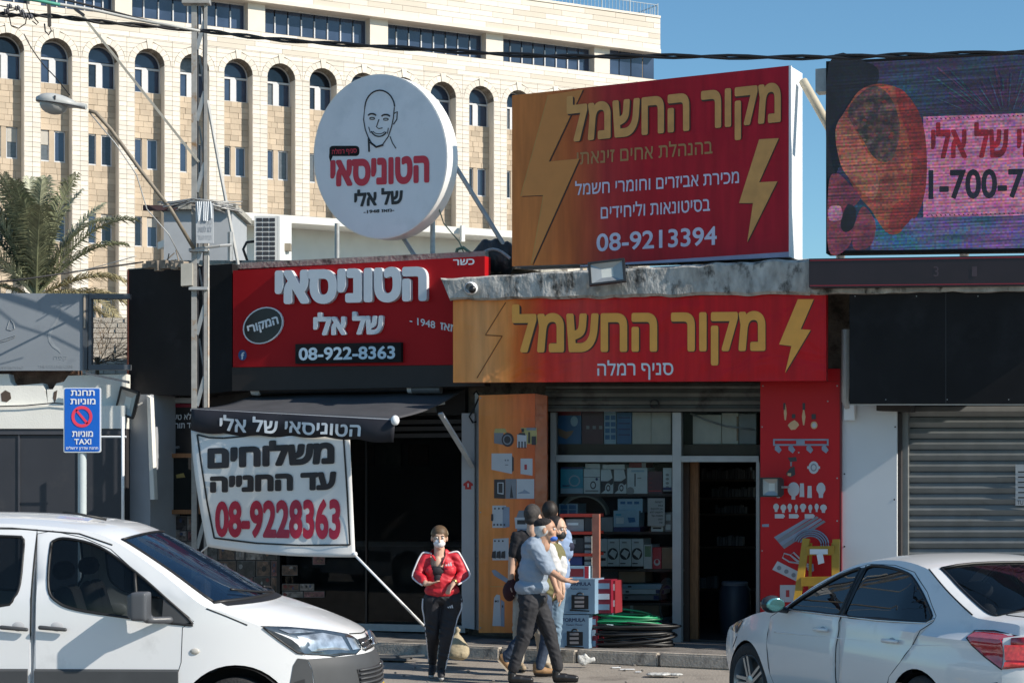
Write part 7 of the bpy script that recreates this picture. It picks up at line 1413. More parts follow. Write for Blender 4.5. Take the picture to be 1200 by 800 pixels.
for sg in (1, -1):
    for w_ in (sfw, srw): sc_.sidepart("side_window", m_vg, w_, sg, -.006, smooth=True); sc_.line("window_seal", m_rubber, w_, sg, .012, 0, True)
    sc_.sidepart("centre_pillar", m_rubber, [(-.10, 1.01), (-.08, 1.37), (-.18, 1.378), (-.20, 1.01)], sg, .004)
    for d_ in (sfd, srd): sc_.line("door_gap", m_seam, d_, sg, .0032, -.0015, True)
    sc_.line("chrome_strip", m_chr, [(.76, .995), (.3, 1.0), (-.7, 1.012), (-1.30, 1.035), (-1.36, 1.07)], sg, .008, .004)
    sc_.line("rear_glass_gap", m_rubber, [(-1.02, 1.404), (-1.38, 1.252), (-1.70, 1.12)], sg, .006, 0)
    sc_.line("quarter_crease", m_sw, [(.9, .80), (0, .83), (-1.2, .87), (-1.9, .93)], sg, .006, -.003)
    for hx in (.10, -.95):
        lobj(B().ball(sc_.side(hx, .875, sg, -.018), (.08, .022, .045)), "handle_cup", mat("handle_cup_grey", (.34, .36, .38), .35), sed, smooth=True); b = B(); b.cap(sc_.side(hx - .10, .885, sg, .028), .015, sc_.side(hx + .09, .878, sg, .028), .015); lobj(b, "door_handle", m_sw, sed, smooth=True)
    b = B(); b.cap(sc_.side(.72, .99, sg, .0), .03, sc_.side(.70, 1.0, sg, .10), .025); b.ball(sc_.side(.72, 1.045, sg, .17), (.085, .105, .07)); b.ball(sc_.side(.70, 1.045, sg, .18), (.06, .10, .075)); me = remeshed(b, .012, 4); me.materials.clear(); me.materials.append(mat("mirror_black_gloss", (.03, .032, .038), .25)); inst("door_mirror", me, sed, Matrix.Identity(4))
    q = sc_.side(.636, 1.045, sg, .18); lobj(B().ball(q, (.008, .085, .055)), "mirror_glass", mat("mirror_glass_teal", (.12, .30, .30), .1, metal=.7), sed, smooth=True)
    for wx, st in ((1.42, R(6)), (-1.33, 0)): wheel(sed, wx, sg * .885, sg, WR + .015, .21, 5, .235, st); liner(sed, wx, .365, .89, .62, sg)
    e = lambda t: (sc_.E(t)[2], sc_.E(t)[3])
    lp_ = [e(18.6), e(19), e(19.5), e(19.9), e(20.15), (-2.02, .87), (-1.90, .93), (-1.80, 1.015), (-1.95, 1.025)]
    m_tl = mat("tail_lamp_red", (.42, .012, .018), .12, var=.25, scale=22, coat=1); m_tl2 = mat("tail_lamp_bright", (.85, .06, .05), .2, var=.3, scale=40, coat=1); m_tlw = mat("tail_lamp_clear", (.62, .60, .60), .15, var=.35, scale=30, coat=1)
    tl = sc_.sidepart("tail_lamp", m_tl, lp_, sg, .008, step=.03)
    sc_.patch("tail_lamp_rear", m_tl, [(18.6, sg * 1), (18.7, sg * .50), (19.95, sg * .50), (20.15, sg * 1)], .010, .1); sc_.patch("tail_lamp_strip", m_tl2, [(19.88, sg * .99), (19.86, sg * .55), (19.93, sg * .55), (20.08, sg * .99)], .014, .1); sc_.patch("tail_lamp_strip", m_tl2, [(19.15, sg * .99), (19.2, sg * .82), (19.8, sg * .85), (19.8, sg * .99)], .014, .1)
    sc_.patch("reverse_lamp", m_tlw, [(19.15, sg * .80), (19.15, sg * .55), (19.65, sg * .54), (19.7, sg * .82)], .014, .1); sc_.line("lamp_rim", m_seam, [e(18.6), (-1.95, 1.03), (-1.79, 1.02), (-1.90, .93), (-2.02, .865), e(20.15)], sg, .005, .006)
    hl = [e(4.3), e(4.8), e(5.3), (1.60, .80), (1.68, .73), e(4.0)]
    sc_.sidepart("headlight", m_hd, hl, sg, .008, step=.04); sc_.patch("headlight_front", m_hd, [(4.0, sg * 1), (3.8, sg * .5), (4.4, sg * .5), (5.3, sg * 1)], .008)
sc_.top("bonnet", m_sw, 4.4, 8.0, -1, 1, 0, 24, 22); sc_.top("front_bumper", m_sw, 0, 3.2, -1, 1, 0, 16, 20); sc_.top("front_grille", mat("grille_black", ()), 3.2, 4.4, -1, 1, -.004, 8, 20)
sc_.top("roof", m_sw, 10, 13, -1, 1, 0, 20, 22)
for a, c in ((-1, -.9), (.9, 1)): sc_.top("pillar_skin", m_sw, 8, 10, a, c, 0, 12, 3)
for a, c in ((-1, -.86), (.86, 1)): sc_.top("rear_pillar_skin", m_sw, 13, 15.7, a, c, 0, 14, 3)
sc_.top("windscreen", m_wg, 8, 10, -.9, .9, -.004, 12, 16, True); sc_.top("rear_window", m_vg, 13.12, 15.7, -.86, .86, -.004, 14, 16, True); sc_.top("roof_edge", m_sw, 13, 13.12, -.86, .86, 0, 2, 16)
for pts in ([(13.12, -.86), (13.12, .86)], [(15.7, -.86), (15.7, .86)], [(13.12, -.86), (15.7, -.86)], [(13.12, .86), (15.7, .86)]): sc_.tline("rear_window_seal", m_rubber, pts, .012, .001)
sc_.top("boot_lid", m_sw, 15.7, 20.4, -1, 1, 0, 30, 22); sc_.top("rear_bumper", m_sw, 20.4, 23, -1, 1, .003, 14, 22); sc_.tline("boot_gap", m_seam, [(15.9, .80), (17.0, .80), (18.6, .72), (20.3, .50)], .005, 0); sc_.tline("boot_gap", m_seam, [(15.9, -.80), (18.6, -.72), (20.3, -.50)], .005, 0)
sc_.line("bumper_gap", m_seam, [(-1.72, .62), (-2.0, .66), (-2.16, .70)], 1, .0045, 0)
sc_.line("bumper_gap", m_seam, [(1.80, .60), (1.68, .70)], 1, .0045, 0)
seats(sed, (.25, -.75), .42); b = B(); bx(.85, 1.35, -.7, .7, .6, .93, b); lobj(b, "dashboard", m_black, sed); b = B(); bx(-2.0, 1.2, -.76, .76, .25, .42, b); bx(-1.75, -1.25, -.6, .6, .95, 1.0, b); lobj(b, "cabin_floor", m_black, sed)
b = B(); b.tube([(.62 + .07 * sin(a), .36 + .18 * cos(a), .92 + .16 * sin(a)) for a in [2 * pi * i / 20 for i in range(21)]], .014, 6, cap=False); lobj(b, "steering_wheel", m_rubber, sed, smooth=True)

# ------------------------------------------------------------------ people
m_skin = mat("skin_tan", (.46, .26, .17), .55, var=.05, scale=12); m_skin2 = mat("skin_fair", (.56, .36, .26), .55, var=.05, scale=12)
def Hm(yaw, pitch=0, roll=0): return Matrix.Rotation(yaw, 3, 'Z') @ Matrix.Rotation(roll, 3, 'Y') @ Matrix.Rotation(pitch, 3, 'X')
def head(b, c, M, k=1.0):
    c = V(c); P = lambda x, y, z: c + M @ (V((x, y, z)) * k); Q = lambda *r: tuple(q * k for q in r)
    b.ball(P(0, .012, .025), Q(.073, .092, .088), M, 20, 14); b.ball(P(0, -.018, -.038), Q(.056, .066, .072), M, 18, 12); b.ball(P(0, -.060, -.092), Q(.024, .022, .020), M)
    b.cap(P(0, -.084, .008), .008 * k, P(0, -.102, -.030), .012 * k); b.cap(P(-.034, -.070, .024), .012 * k, P(.034, -.070, .024), .012 * k); b.cap(P(-.020, -.078, -.064), .007 * k, P(.020, -.078, -.064), .007 * k)
    for s_ in (-1, 1): b.ball(P(.040 * s_, -.052, -.028), Q(.024, .026, .026), M); b.ball(P(.074 * s_, .012, -.012), Q(.010, .020, .031), M)
    b.cap(P(0, .02, -.06), .050 * k, P(0, .03, -.15), .052 * k)
def eyes(root, c, M, k=1.0):
    c = V(c)
    for s_ in (-1, 1):
        lobj(B().ball(c + M @ (V((.030 * s_, -.076, .004)) * k), .0125 * k), "eye", mat("eye_white", (.6, .58, .55), .3), root, smooth=True); lobj(B().ball(c + M @ (V((.030 * s_, -.085, .004)) * k), .006 * k), "iris", mat("eye_dark", (.02, .012, .008), .2), root, smooth=True)
        lobj(B().cap(c + M @ (V((.018 * s_, -.088, .026)) * k), .0035, c + M @ (V((.045 * s_, -.078, .027)) * k), .003), "eyebrow", mat("eyebrow_brown", (.06, .035, .02), .8), root, smooth=True)
def hand(b, wrist, d, palmn, curl=.4, k=1.0, thumb=1):
    """palm with five fingers; d points along the hand, palmn out of the palm"""
    wrist = V(wrist); d = V(d).normalized(); n = V(palmn); n = (n - d * n.dot(d)).normalized(); a = d.cross(n).normalized() * thumb
    b.cap(wrist - d * .02, .026 * k, wrist + d * .03, .026 * k)
    for q in (-.024, -.008, .008, .024): b.cap(wrist + d * .02 * k + a * q * .7, .015 * k, wrist + d * .078 * k + a * q * k, .012 * k)
    for i, (q, L) in enumerate(((-.030, .052), (-.011, .064), (.010, .070), (.030, .062))):
        p = wrist + (d * .082 + a * q) * k; dd = (d + a * q * 4).normalized(); cu = curl * (1.15 - .15 * i)
        for j, (l, r) in enumerate(((.42, .0092), (.32, .0085), (.26, .0078))):
            dd = (dd * cos(cu * .7) + n * sin(cu * .7)).normalized(); q2 = p + dd * L * l * k; b.cap(p, r * k, q2, r * .93 * k, 8); p = q2
    p = wrist + (d * .028 + a * .026) * k; d1 = (d * .6 + a * .8 + n * .15).normalized(); p2 = p + d1 * .036 * k; d2 = (d * .9 + a * .35 + n * .3).normalized(); b.cap(p, .013 * k, p2, .011 * k, 8); b.cap(p2, .0105 * k, p2 + d2 * .030 * k, .009 * k, 8)
def person(label, px, Z, group=None):
    o = X(px, 0, Z); t = thing("person", label, "person", (o.x, Z, 0), 0, group); s_ = F / Z; t["sc"] = s_
    del t["sc"]; return t, (lambda x, y, d=0: V(((x - px) / s_, d, CH - (y - HZ) / s_)))
FOLD = {'trousers': .009, 'sweater': .010, 't_shirt': .009, 'shirt': .009, 'jeans': .009, 'waistcoat': .008}
def wrinkle(me, amp, seed=0):
    """folds: sets of slanting creases pushed in along the normals"""
    ns = [v.normal.copy() for v in me.vertices]
    for v, n in zip(me.vertices, ns):
        p = v.co; q = V((p.x * 9, p.y * 9, p.z * 20 + p.x * 9 + seed)); a = noise.noise(q) ; c = noise.noise(V((p.x * 5, p.y * 5, p.z * 5 + seed + 7)))
        v.co = p + n * (amp * (1 - 2.4 * abs(a)) * (.6 + c) + amp * .9 * c)
def rblob(name, b, mt, root, vox=.009, sm=5):
    me = remeshed(b, vox, sm)
    if name in FOLD: wrinkle(me, FOLD[name], len(root.name) * 3.7 + root.location.x)
    me.materials.clear(); me.materials.append(mt); return inst(name, me, root, Matrix.Identity(4))
def shoe(root, heel, toe, mt, sole, h=.0):
    heel, toe = V(heel), V(toe); b = B(); b.cap(heel + V((0, 0, .045)), .042, heel + (toe - heel) * .45 + V((0, 0, .045)), .042); b.cap(heel + V((0, 0, .05)), .04, heel + V((0, 0, .10)), .042); b.cap(heel + (toe - heel) * .4 + V((0, 0, .04)), .042, toe + V((0, 0, .032)), .032)
    o = rblob("shoe", b, mt, root, .008, 4); b = B(); b.bar(heel + V((0, 0, .010)) - (toe - heel) * .12, toe + V((0, 0, .008)) + (toe - heel) * .10, .082, .02, (0, 0, 1)) if 0 else b.cap(heel + V((0, 0, .016)), .032, toe + V((0, 0, .014)), .028); lobj(b, "sole", sole, root, smooth=True)
def stripes(root, name, mt, pts, offs, r=.005):
    for o_ in offs: lobj(B().tube([V(p) + V(o_) for p in pts], r, 5), name, mt, root, smooth=True)

# the woman in the red tracksuit top
wo, J = person("woman walking in a red jacket with white sleeve stripes, black trousers and white face mask", 511, 19.4)
hc = J(515, 629.5); Mh = Hm(R(4), R(4), R(2)); hk = 1.06
sL, sR, eL, eR, wL, wR = J(499, 654), J(533, 653), J(490, 673, -.03), J(544, 672, -.02), J(501, 682.5, -.17), J(532, 682, -.15)
kL, kR, aL, aR, pL, pR = J(507, 745, .02), J(523, 747, -.05), J(506, 778, .22), J(517, 784, -.02), J(507, 703), J(529, 703)
b = B(); head(b, hc, Mh, hk); b.cap(J(515, 642), .056, J(515, 655), .064); b.ball(J(516, 665), (.15, .095, .15)); b.ball(J(516, 690), (.13, .095, .12)); b.cap(J(503, 655), .05, J(530, 655), .05)
b.ball(J(513.5, 660, -.088), (.045, .032, .085)); b.ball(J(513, 668, -.10), (.055, .03, .035))
for a_, c_, e_ in ((sL, eL, wL), (sR, eR, wR)): b.cap(a_, .045, c_, .036); b.cap(c_, .034, e_, .024)
for a_, c_, e_ in ((pL, kL, aL), (pR, kR, aR)): b.cap(a_, .085, c_, .05); b.cap(c_, .048, e_, .032)
hand(b, wL, (.9, -.15, .12), (0, .1, 1), .25, .92, -1); hand(b, wR, (-.55, -.25, -.75), (.6, .5, -.4), .35, .92, -1)
rblob("body", b, m_skin2, wo, .0075, 3); eyes(wo, hc, Mh, hk)
b = B(); b.ball(J(516.5, 664, .005), (.168, .118, .15)); b.ball(J(517, 680, -.012), (.163, .128, .15)); b.ball(J(518, 692), (.182, .13, .10)); b.cap(J(503, 652.5), .055, J(530, 652), .055); b.cap(J(509, 648), .045, J(522, 648), .045); b.ball(J(507, 668, -.07), (.075, .06, .07)); b.ball(J(526, 668, -.07), (.075, .06, .07))
for a_, c_, e_ in ((sL, eL, wL), (sR, eR, wR)): b.cap(a_, .062, c_, .050); b.cap(c_, .050, c_ + (e_ - c_) * .62, .044)
jk = remeshed(b, .0085, 4); wrinkle(jk, .008, 3)
bm = bmesh.new(); bm.from_mesh(jk)      # open neck
o_ = J(513.5, 659, -.10); dl = [v for v in bm.verts if v.co.y < -.02 and abs(v.co.x - o_.x) < .066 * (1 - max(0, (o_.z + .0 - v.co.z)) / .20) + .008 and v.co.z > o_.z - .17]
bmesh.ops.delete(bm, geom=dl, context='VERTS'); bm.to_mesh(jk); bm.free()
m_jr = mat("red_jacket_cloth", (.52, .018, .032), .55, var=.10, scale=5, bump=.35, bscale=9); jk.materials.clear(); jk.materials.append(m_jr); jo = inst("jacket", jk, wo, Matrix.Identity(4))
m_ws = mat("white_stripe_cloth", (.68, .66, .68), .6)
for a_, c_, e_, sg in ((sL, eL, wL, -1), (sR, eR, wR, 1)):
    for dy in (-.030, .0, .030):
        pts = [J(515 + sg * 9, 648.5, dy), a_ + V((sg * .02, dy, .062)), a_ + V((sg * .060, dy, .02)), (a_ + c_) / 2 + V((sg * .063, dy, .01)), c_ + V((sg * .056, dy, -.005)), c_ + V((sg * .03, dy - .02, -.05)), c_ + (e_ - c_) * .60 + V((sg * .005, dy - .02, -.05))]
        lobj(B().tube(cr(pts, False, 5), .0095, 5), "sleeve_stripe", m_ws, jo, smooth=True)
b = B(); b.ball(J(513, 668, -.098), (.072, .045, .055)); b.ball(J(513.5, 677, -.108), (.045, .03, .06)); lobj(b, "undershirt", mat("black_vest_cloth", (.014, .013, .018), .8), wo, smooth=True)
b = B(); b.bar(J(507, 650, -.07), J(511.5, 656, -.11), .05, .012, (0, 1, .3)); b.bar(J(523, 650, -.07), J(519, 660, -.125), .06, .012, (0, 1, .3)); lobj(b, "collar", m_jr, wo)
def trefoil(c, s_, parent, y):          # three slanted bars in a triangle
    for i, h in enumerate((.45, .75, 1.05)): x0 = c.x + (-.42 + .36 * i) * s_; b = B(); b.prism([V((x0, y, c.z)), V((x0 + .26 * s_, y, c.z)), V((x0 + .10 * s_, y, c.z + h * .62 * s_)), V((x0 - .10 * s_, y, c.z + h * .45 * s_))], V((0, .004, 0))); lobj(b, "chest_emblem", m_ws, parent)
trefoil(J(526.3, 662), .065, wo, -.150)
b = B()
for a_, c_, e_ in ((pL, kL, aL), (pR, kR, aR)): b.cap(a_, .108, c_, .066); b.cap(c_, .064, e_, .042)
b.ball(J(518, 700), (.182, .112, .08)); po_ = rblob("trousers", b, mat("black_tracksuit_cloth", (.012, .012, .017), .7, var=.2, scale=5, bump=.3, bscale=10), wo, .009, 4)
for a_, c_, e_, sg in ((pL, kL, aL, -1), (pR, kR, aR, 1)):
    for dy in (-.020, .008): lobj(B().tube(cr([a_ + V((sg * .098, dy - .02, .02)), a_ + V((sg * .104, dy - .02, -.08)), (a_ + c_) / 2 + V((sg * .086, dy - .01, 0)), c_ + V((sg * .065, dy, 0)), (c_ + e_) / 2 + V((sg * .052, dy, 0)), e_ + V((sg * .040, dy, 0))], False, 5), .008, 5), "side_stripe", m_ws, po_, smooth=True)
trefoil(J(528, 711), .055, wo, -.125)
b = B(); b.ball(hc + Mh @ V((0, -.045, -.052)), (.062, .066, .054), Mh, 18, 12); lobj(b, "face_mask", mat("white_mask", (.74, .75, .77), .7, var=.02), wo, smooth=True)
for sg in (-1, 1): lobj(B().tube([hc + Mh @ V((.05 * sg, -.055, -.03)), hc + Mh @ V((.068 * sg, .0, -.008))], .002, 4), "mask_loop", m_ws, wo)
b = B(); b.ball(hc + Mh @ V((0, .020, .040)), (.088, .104, .088), Mh, 20, 14); b.ball(hc + Mh @ V((0, .10, .0)), (.04, .04, .05), Mh); rblob("hair", b, mat("light_brown_hair", (.10, .06, .03), .6, var=.4, scale=30, stretch=(1, 1, 6)), wo, .008, 3)
b = B(); b.tube([hc + Mh @ V((.086 * cos(a), .0, .022 + .098 * sin(a))) for a in [R(5 + 17 * i) for i in range(11)]], .006, 6); lobj(b, "headband", mat("beige_headband", (.45, .40, .28), .6), wo, smooth=True)
lobj(B().lathe(wR + V((.01, .005, .015)), (wR - eR), [(-.01, .028), (.0, .031), (.01, .028)], 14), "bracelet", mat("gold_bracelet", (.5, .32, .1), .3, metal=.8), wo, smooth=True)
m_bs = mat("black_trainer", (.02, .02, .024), .6, var=.3); m_sl = mat("pale_sole", (.45, .45, .45), .7)
shoe(wo, (aL.x, aL.y, .02), (aL.x - .01, aL.y - .17, .0), m_bs, m_sl); shoe(wo, (aR.x, aR.y, .0), (aR.x + .01, aR.y - .18, .0), m_bs, m_sl)

# the old man walking right
om, J = person("old man in black skullcap and grey-blue sweater walking right with one hand held out", 625, 18.95)
hc = J(641, 621, 0); Mh = Hm(R(76), R(-4), R(6)); hk = 1.10
sN, eN, wN = J(628, 641, -.12), J(641, 665, -.20), J(659, 677, -.24); sF, eF, wF = J(634, 641, .13), J(645, 668, .16), J(652, 690, .10)
hN, hF, kB, kF, aB, aF = J(621, 706, -.07), J(629, 706, .07), J(614, 746, -.07), J(645, 744, .07), J(602, 784, -.08), J(654, 784, .07)
b = B(); head(b, hc, Mh, hk); b.cap(J(638, 630), .062, J(631, 642), .07); b.ball(J(627, 655), (.13, .12, .20)); b.ball(J(624, 685), (.14, .13, .13))
for a_, c_, e_ in ((sN, eN, wN), (sF, eF, wF)): b.cap(a_, .05, c_, .042); b.cap(c_, .040, e_, .028)
for a_, c_, e_ in ((hN, kB, aB), (hF, kF, aF)): b.cap(a_, .09, c_, .055); b.cap(c_, .05, e_, .036)
hand(b, wN, (1, -.1, -.28), (0, -.25, 1), .30, 1.05, -1); hand(b, wF, (.4, -.2, -.9), (0, -1, 0), .4, 1.0)
rblob("body", b, m_skin, om, .008, 3); eyes(om, hc, Mh, hk)
b = B(); b.ball(J(626, 648), (.135, .15, .17)); b.ball(J(625.5, 668, -.01), (.155, .155, .20)); b.ball(J(623.5, 687, -.01), (.178, .15, .10)); b.cap(J(625, 640, -.12), .075, J(631, 639, .12), .075); b.cap(J(631, 636), .070, J(636, 632), .060)
b.cap(sN, .082, eN, .064); b.cap(eN, .060, eN + (wN - eN) * .12, .054); b.cap(sF, .08, eF, .062)
sw2 = mat("grey_blue_sweater", (.27, .325, .40), .85, var=.10, scale=5, bump=.8, bscale=7); swt = rblob("sweater", b, sw2, om, .009, 4)
b = B(); b.lathe(J(625, 697.5, -.01), (0, 0, 1), [(-.025, .0), (-.025, .17), (.0, .188), (.02, .19)], 24); 
b = B(); b.cap(hN, .105, kB, .072); b.cap(kB, .072, aB + V((0, 0, .02)), .060); b.cap(hF, .105, kF, .072); b.cap(kF, .070, aF + V((0, 0, .02)), .060); b.ball(J(624.5, 700), (.155, .135, .11)); rblob("trousers", b, mat("charcoal_trousers", (.022, .022, .026), .8, var=.2, scale=4, bump=.6, bscale=7), om, .009, 4)
b = B(); b.ball(hc + Mh @ V((0, .034, .012)), (.088, .100, .094), Mh, 18, 12); b.ball(hc + Mh @ V((0, .045, -.05)), (.062, .060, .045), Mh); 
b.ball(hc + Mh @ V((0, -.070, -.085)), (.035, .025, .035), Mh); rblob("white_hair", b, mat("white_hair", (.60, .58, .55), .8, var=.15, scale=30), om, .008, 2)
b = B(); b.ball(hc + Mh @ V((0, .034, .066)), (.092, .104, .062), Mh, 20, 12); rblob("skullcap", b, mat("black_knit_cap", (.014, .012, .013), .85, bump=.5, bscale=60), om, .009, 2)
b = B(); b.ball(hc + Mh @ V((0, -.060, -.088)), (.050, .045, .030), Mh, 14, 9); lobj(b, "blue_mask", mat("blue_mask_cloth", (.05, .15, .55), .7), om, smooth=True)
m_blk = mat("black_leather", (.015, .014, .015), .35); shoe(om, (aB.x - .02, aB.y, .0), (aB.x + .17, aB.y, .0), m_blk, m_black); shoe(om, (aF.x - .02, aF.y, .0), (aF.x + .18, aF.y, .0), m_blk, m_black)

# the man in the black t-shirt, seen from behind
p2, J = person("man seen from behind in black t-shirt and beige trousers holding a dark bag", 622, 20.15)
hc = J(625, 604, 0); Mh = Hm(R(150), 0, 0)
sN, eN, wN = J(607, 630, 0), J(600, 660, -.03), J(598, 684, -.05); sF, eF, wF = J(637, 630), J(645, 658, .1), J(640, 680, .2)
hN, hF, kB, kF, aB, aF = J(613, 700), J(630, 700), J(609, 742), J(634, 742), J(608, 776), J(639, 776)
b = B(); head(b, hc, Mh, 1.14); b.cap(J(625, 614), .062, J(623, 628), .075); b.ball(J(622, 645), (.16, .11, .17)); b.ball(J(622, 680), (.14, .1, .16)); b.cap(J(610, 628), .055, J(634, 628), .055)
for a_, c_, e_ in ((sN, eN, wN), (sF, eF, wF)): b.cap(a_, .058, c_, .046); b.cap(c_, .044, e_, .030)
for a_, c_, e_ in ((hN, kB, aB), (hF, kF, aF)): b.cap(a_, .09, c_, .055); b.cap(c_, .05, e_, .036)
hand(b, wN, (.05, 0, -1), (1, 0, 0), .9, 1.0); hand(b, wF, (.3, .5, -.8), (0, 1, 0), .4, 1.0)
rblob("body", b, m_skin2, p2, .009, 3)
b = B(); b.ball(J(622, 645), (.185, .13, .19)); b.ball(J(622, 675), (.17, .125, .20)); b.ball(J(622, 692), (.175, .13, .08)); b.cap(J(610, 629), .07, J(634, 629), .07); b.cap(sN, .075, sN + (eN - sN) * .62, .072); b.cap(sF, .075, sF + (eF - sF) * .62, .072); rblob("t_shirt", b, mat("black_cotton", (.016, .015, .018), .85, var=.2, bump=.5, bscale=7), p2, .010, 4)
b = B(); b.cap(hN, .108, kB, .078); b.cap(kB, .075, aB + V((0, 0, .03)), .062); b.cap(hF, .108, kF, .078); b.cap(kF, .075, aF + V((0, 0, .03)), .062); b.ball(J(622, 700), (.165, .13, .11)); rblob("trousers", b, mat("beige_trousers", (.42, .38, .32), .85, var=.12, scale=5, bump=.9, bscale=7), p2, .010, 4)
b = B(); b.ball(hc + Mh @ V((0, .022, .026)), (.090, .108, .106), Mh, 18, 12); b.ball(hc + Mh @ V((0, .055, -.045)), (.073, .06, .055), Mh); rblob("hair", b, mat("dark_grey_hair", (.045, .04, .038), .8, var=.4, scale=40), p2, .009, 2)
for a_ in (aB, aF): shoe(p2, (a_.x, .03, .0), (a_.x + .05, -.15, .0), mat("beige_shoe", (.35, .27, .18), .7), m_blk)
bgt = thing("dark_bag", "dark burgundy cloth bag held low by the man in the black t-shirt", "bag", (0, 0, 0)); q = mw(p2) @ J(597, 690, -.05); bgt.location = q; MW[bgt.name] = Matrix.Translation(q)
b = B(); b.ball((0, 0, -.02), (.075, .055, .11)); b.ball((.02, 0, .06), (.05, .04, .07)); me = remeshed(b, .012, 3); me.materials.append(mat("burgundy_cloth", (.045, .012, .016), .8, var=.3, bump=.6, bscale=10)); me.materials.clear(); me.materials.append(mat("burgundy_cloth", ())); inst("pouch", me, bgt, Matrix.Identity(4)); lobj(B().tube([(.01, 0, .08), (.0, .0, .13), (.015, 0, .17)], .012, 6), "strap", mat("burgundy_cloth", ()), bgt, smooth=True)

# the man in the olive waistcoat, mostly behind the old man
p3, J = person("man in olive waistcoat, jeans and tan boots, black mask, behind the old man", 638, 19.7)
hc = J(653, 619, 0); Mh = Hm(R(55), R(8), 0)
sN, eN, wN = J(644, 642, -.12), J(652, 670, -.1), J(656, 694, -.06); sF, eF, wF = J(652, 642, .12), J(656, 668, .15), J(660, 690, .1)
hN, hF, kB, kF, aB, aF = J(636, 702, -.07), J(640, 702, .07), J(617, 742, .07), J(641, 745, -.05), J(593, 771, .07), J(632, 782, -.05)
b = B(); head(b, hc, Mh, 1.12); b.ball(J(645, 655), (.15, .12, .18)); b.ball(J(640, 685), (.14, .11, .14)); b.cap(J(648, 632), .055, J(644, 642), .06)
for a_, c_, e_ in ((sN, eN, wN), (sF, eF, wF)): b.cap(a_, .05, c_, .042); b.cap(c_, .040, e_, .028)
for a_, c_, e_ in ((hN, kF, aF), (hF, kB, aB)): b.cap(a_, .09, c_, .055); b.cap(c_, .05, e_, .036)
hand(b, wN, (.1, -.1, -1), (-1, 0, 0), .5, 1.0); hand(b, wF, (.1, .1, -1), (-1, 0, 0), .5, 1.0)
rblob("body", b, m_skin2, p3, .009, 3); eyes(p3, hc, Mh, 1.12)
b = B(); b.ball(J(646, 655, 0), (.165, .135, .19)); b.ball(J(641, 688, 0), (.16, .135, .17)); b.cap(J(644, 643, -.09), .065, J(650, 643, .09), .065); rblob("waistcoat", b, mat("olive_cloth", (.17, .155, .07), .85, var=.2, bump=.5, bscale=8), p3, .010, 4)
b = B(); b.cap(sN, .065, sN + (eN - sN) * .8, .058); b.cap(sF, .065, sF + (eF - sF) * .8, .058); b.ball(J(654, 662, -.02), (.10, .10, .17)); rblob("shirt", b, mat("white_shirt_cloth", (.60, .60, .60), .8, var=.05, bump=.4, bscale=8), p3, .010, 3)
b = B(); b.cap(hN, .100, kF, .072); b.cap(kF, .070, aF + V((0, 0, .02)), .058); b.cap(hF, .10, kB, .072); b.cap(kB, .070, aB, .056); rblob("jeans", b, mat("dark_denim", (.04, .06, .10), .85, var=.2, bump=.5, bscale=10), p3, .010, 4)
b = B(); b.ball(hc + Mh @ V((0, .026, .034)), (.090, .104, .100), Mh, 18, 12); b.ball(hc + Mh @ V((0, .05, -.04)), (.062, .05, .05), Mh); rblob("hair", b, mat("near_black_hair", (.018, .014, .012), .6, var=.4, scale=40), p3, .009, 2)
b = B(); b.ball(hc + Mh @ V((0, -.050, -.058)), (.062, .062, .054), Mh, 14, 9); lobj(b, "black_mask", mat("black_mask_cloth", (.015, .016, .02), .7), p3, smooth=True)
m_tan = mat("tan_leather", (.33, .19, .09), .6, var=.15); shoe(p3, (aF.x - .03, aF.y, .0), (aF.x + .14, aF.y, .0), m_tan, m_blk)
b = B(); h0 = V((aB.x - .04, aB.y, aB.z - .0)); t0 = V((aB.x + .06, aB.y, .03)); b.cap(h0, .045, t0, .036); b.cap(aB + V((-.01, 0, .02)), .045, h0, .044); rblob("shoe", b, m_tan, p3, .009, 3); lobj(B().bar(h0 + V((-.045, 0, -.02)), t0 + V((-.035, 0, -.01)), .07, .018, (0, 1, 0)), "sole", mat("pale_heel", (.5, .42, .32), .7), p3)

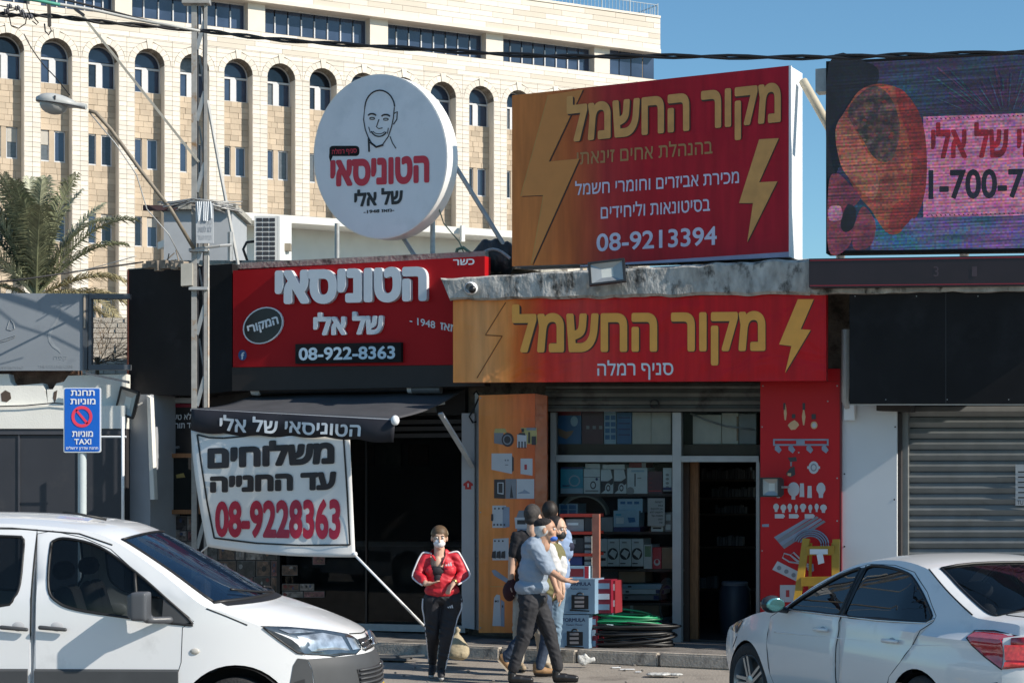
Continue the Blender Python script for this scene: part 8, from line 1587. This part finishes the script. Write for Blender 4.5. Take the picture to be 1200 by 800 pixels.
# the man in the light blue shirt
p4, J = person("black-haired man in light blue shirt and pale jeans facing the shop window", 654, 20.9)
hc = J(646, 600, 0); Mh = Hm(R(190), R(0), 0)
sN, eN, wN = J(640, 624), J(640, 650, .1), J(648, 668, .2); sF, eF, wF = J(664, 626, 0), J(668, 650, .02), J(662, 672, .10)
b = B(); head(b, hc, Mh, 1.1); b.ball(J(654, 640), (.15, .11, .17)); b.ball(J(654, 670), (.14, .1, .16)); b.cap(J(648, 614), .05, J(652, 622), .06); b.cap(sN, .05, sF, .05)
for a_, c_, e_ in ((sN, eN, wN), (sF, eF, wF)): b.cap(a_, .052, c_, .042); b.cap(c_, .040, e_, .028)
lg = ((J(646, 692), J(644, 732), J(644, 768)), (J(656, 692), J(653, 732), J(652, 768)))
for a_, c_, e_ in lg: b.cap(a_, .085, c_, .055); b.cap(c_, .05, e_, .036)
hand(b, wN, (.3, .8, -.3), (0, 0, -1), .5); hand(b, wF, (-.3, .8, -.3), (0, 0, -1), .5); rblob("body", b, m_skin, p4, .010, 3)
b = B(); b.ball(J(654, 640), (.175, .13, .19)); b.ball(J(654, 668), (.16, .125, .19)); b.ball(J(654, 684), (.165, .125, .09)); b.cap(sN, .07, sF, .07); b.cap(sF, .072, sF + (eF - sF) * .9, .068); b.cap(sN, .07, sN + (eN - sN) * .8, .065); rblob("shirt", b, mat("light_blue_shirt", (.24, .33, .50), .85, var=.10, bump=.5, bscale=8), p4, .010, 4)
b = B(); b.cap(J(661, 637, -.02), .074, J(668, 640, -.0), .070); lobj(b, "sleeve_band", mat("navy_band_cloth", (.015, .02, .05), .8), p4, smooth=True)
b = B()
for a_, c_, e_ in lg: b.cap(a_, .10, c_, .074); b.cap(c_, .072, e_, .060)
rblob("jeans", b, mat("pale_denim", (.16, .24, .32), .85, var=.2, bump=.5, bscale=10), p4, .010, 4)
b = B(); b.ball(hc + Mh @ V((0, .022, .028)), (.090, .108, .106), Mh, 18, 12); b.ball(hc + Mh @ V((0, .05, -.04)), (.066, .055, .05), Mh); rblob("hair", b, mat("near_black_hair", ()), p4, .009, 2)
for l in lg: shoe(p4, (l[2].x, .02, .12), (l[2].x, .20, .12), m_blk, m_black)

p4.location.x -= .02

# a second white van stands further left; the restaurant glass mirrors it
v2 = copy_tree(van); v2.location = (-10.2, 15.6, 0); v2["label"] = "second white van parked further left beyond the first, mirrored in the restaurant glass"
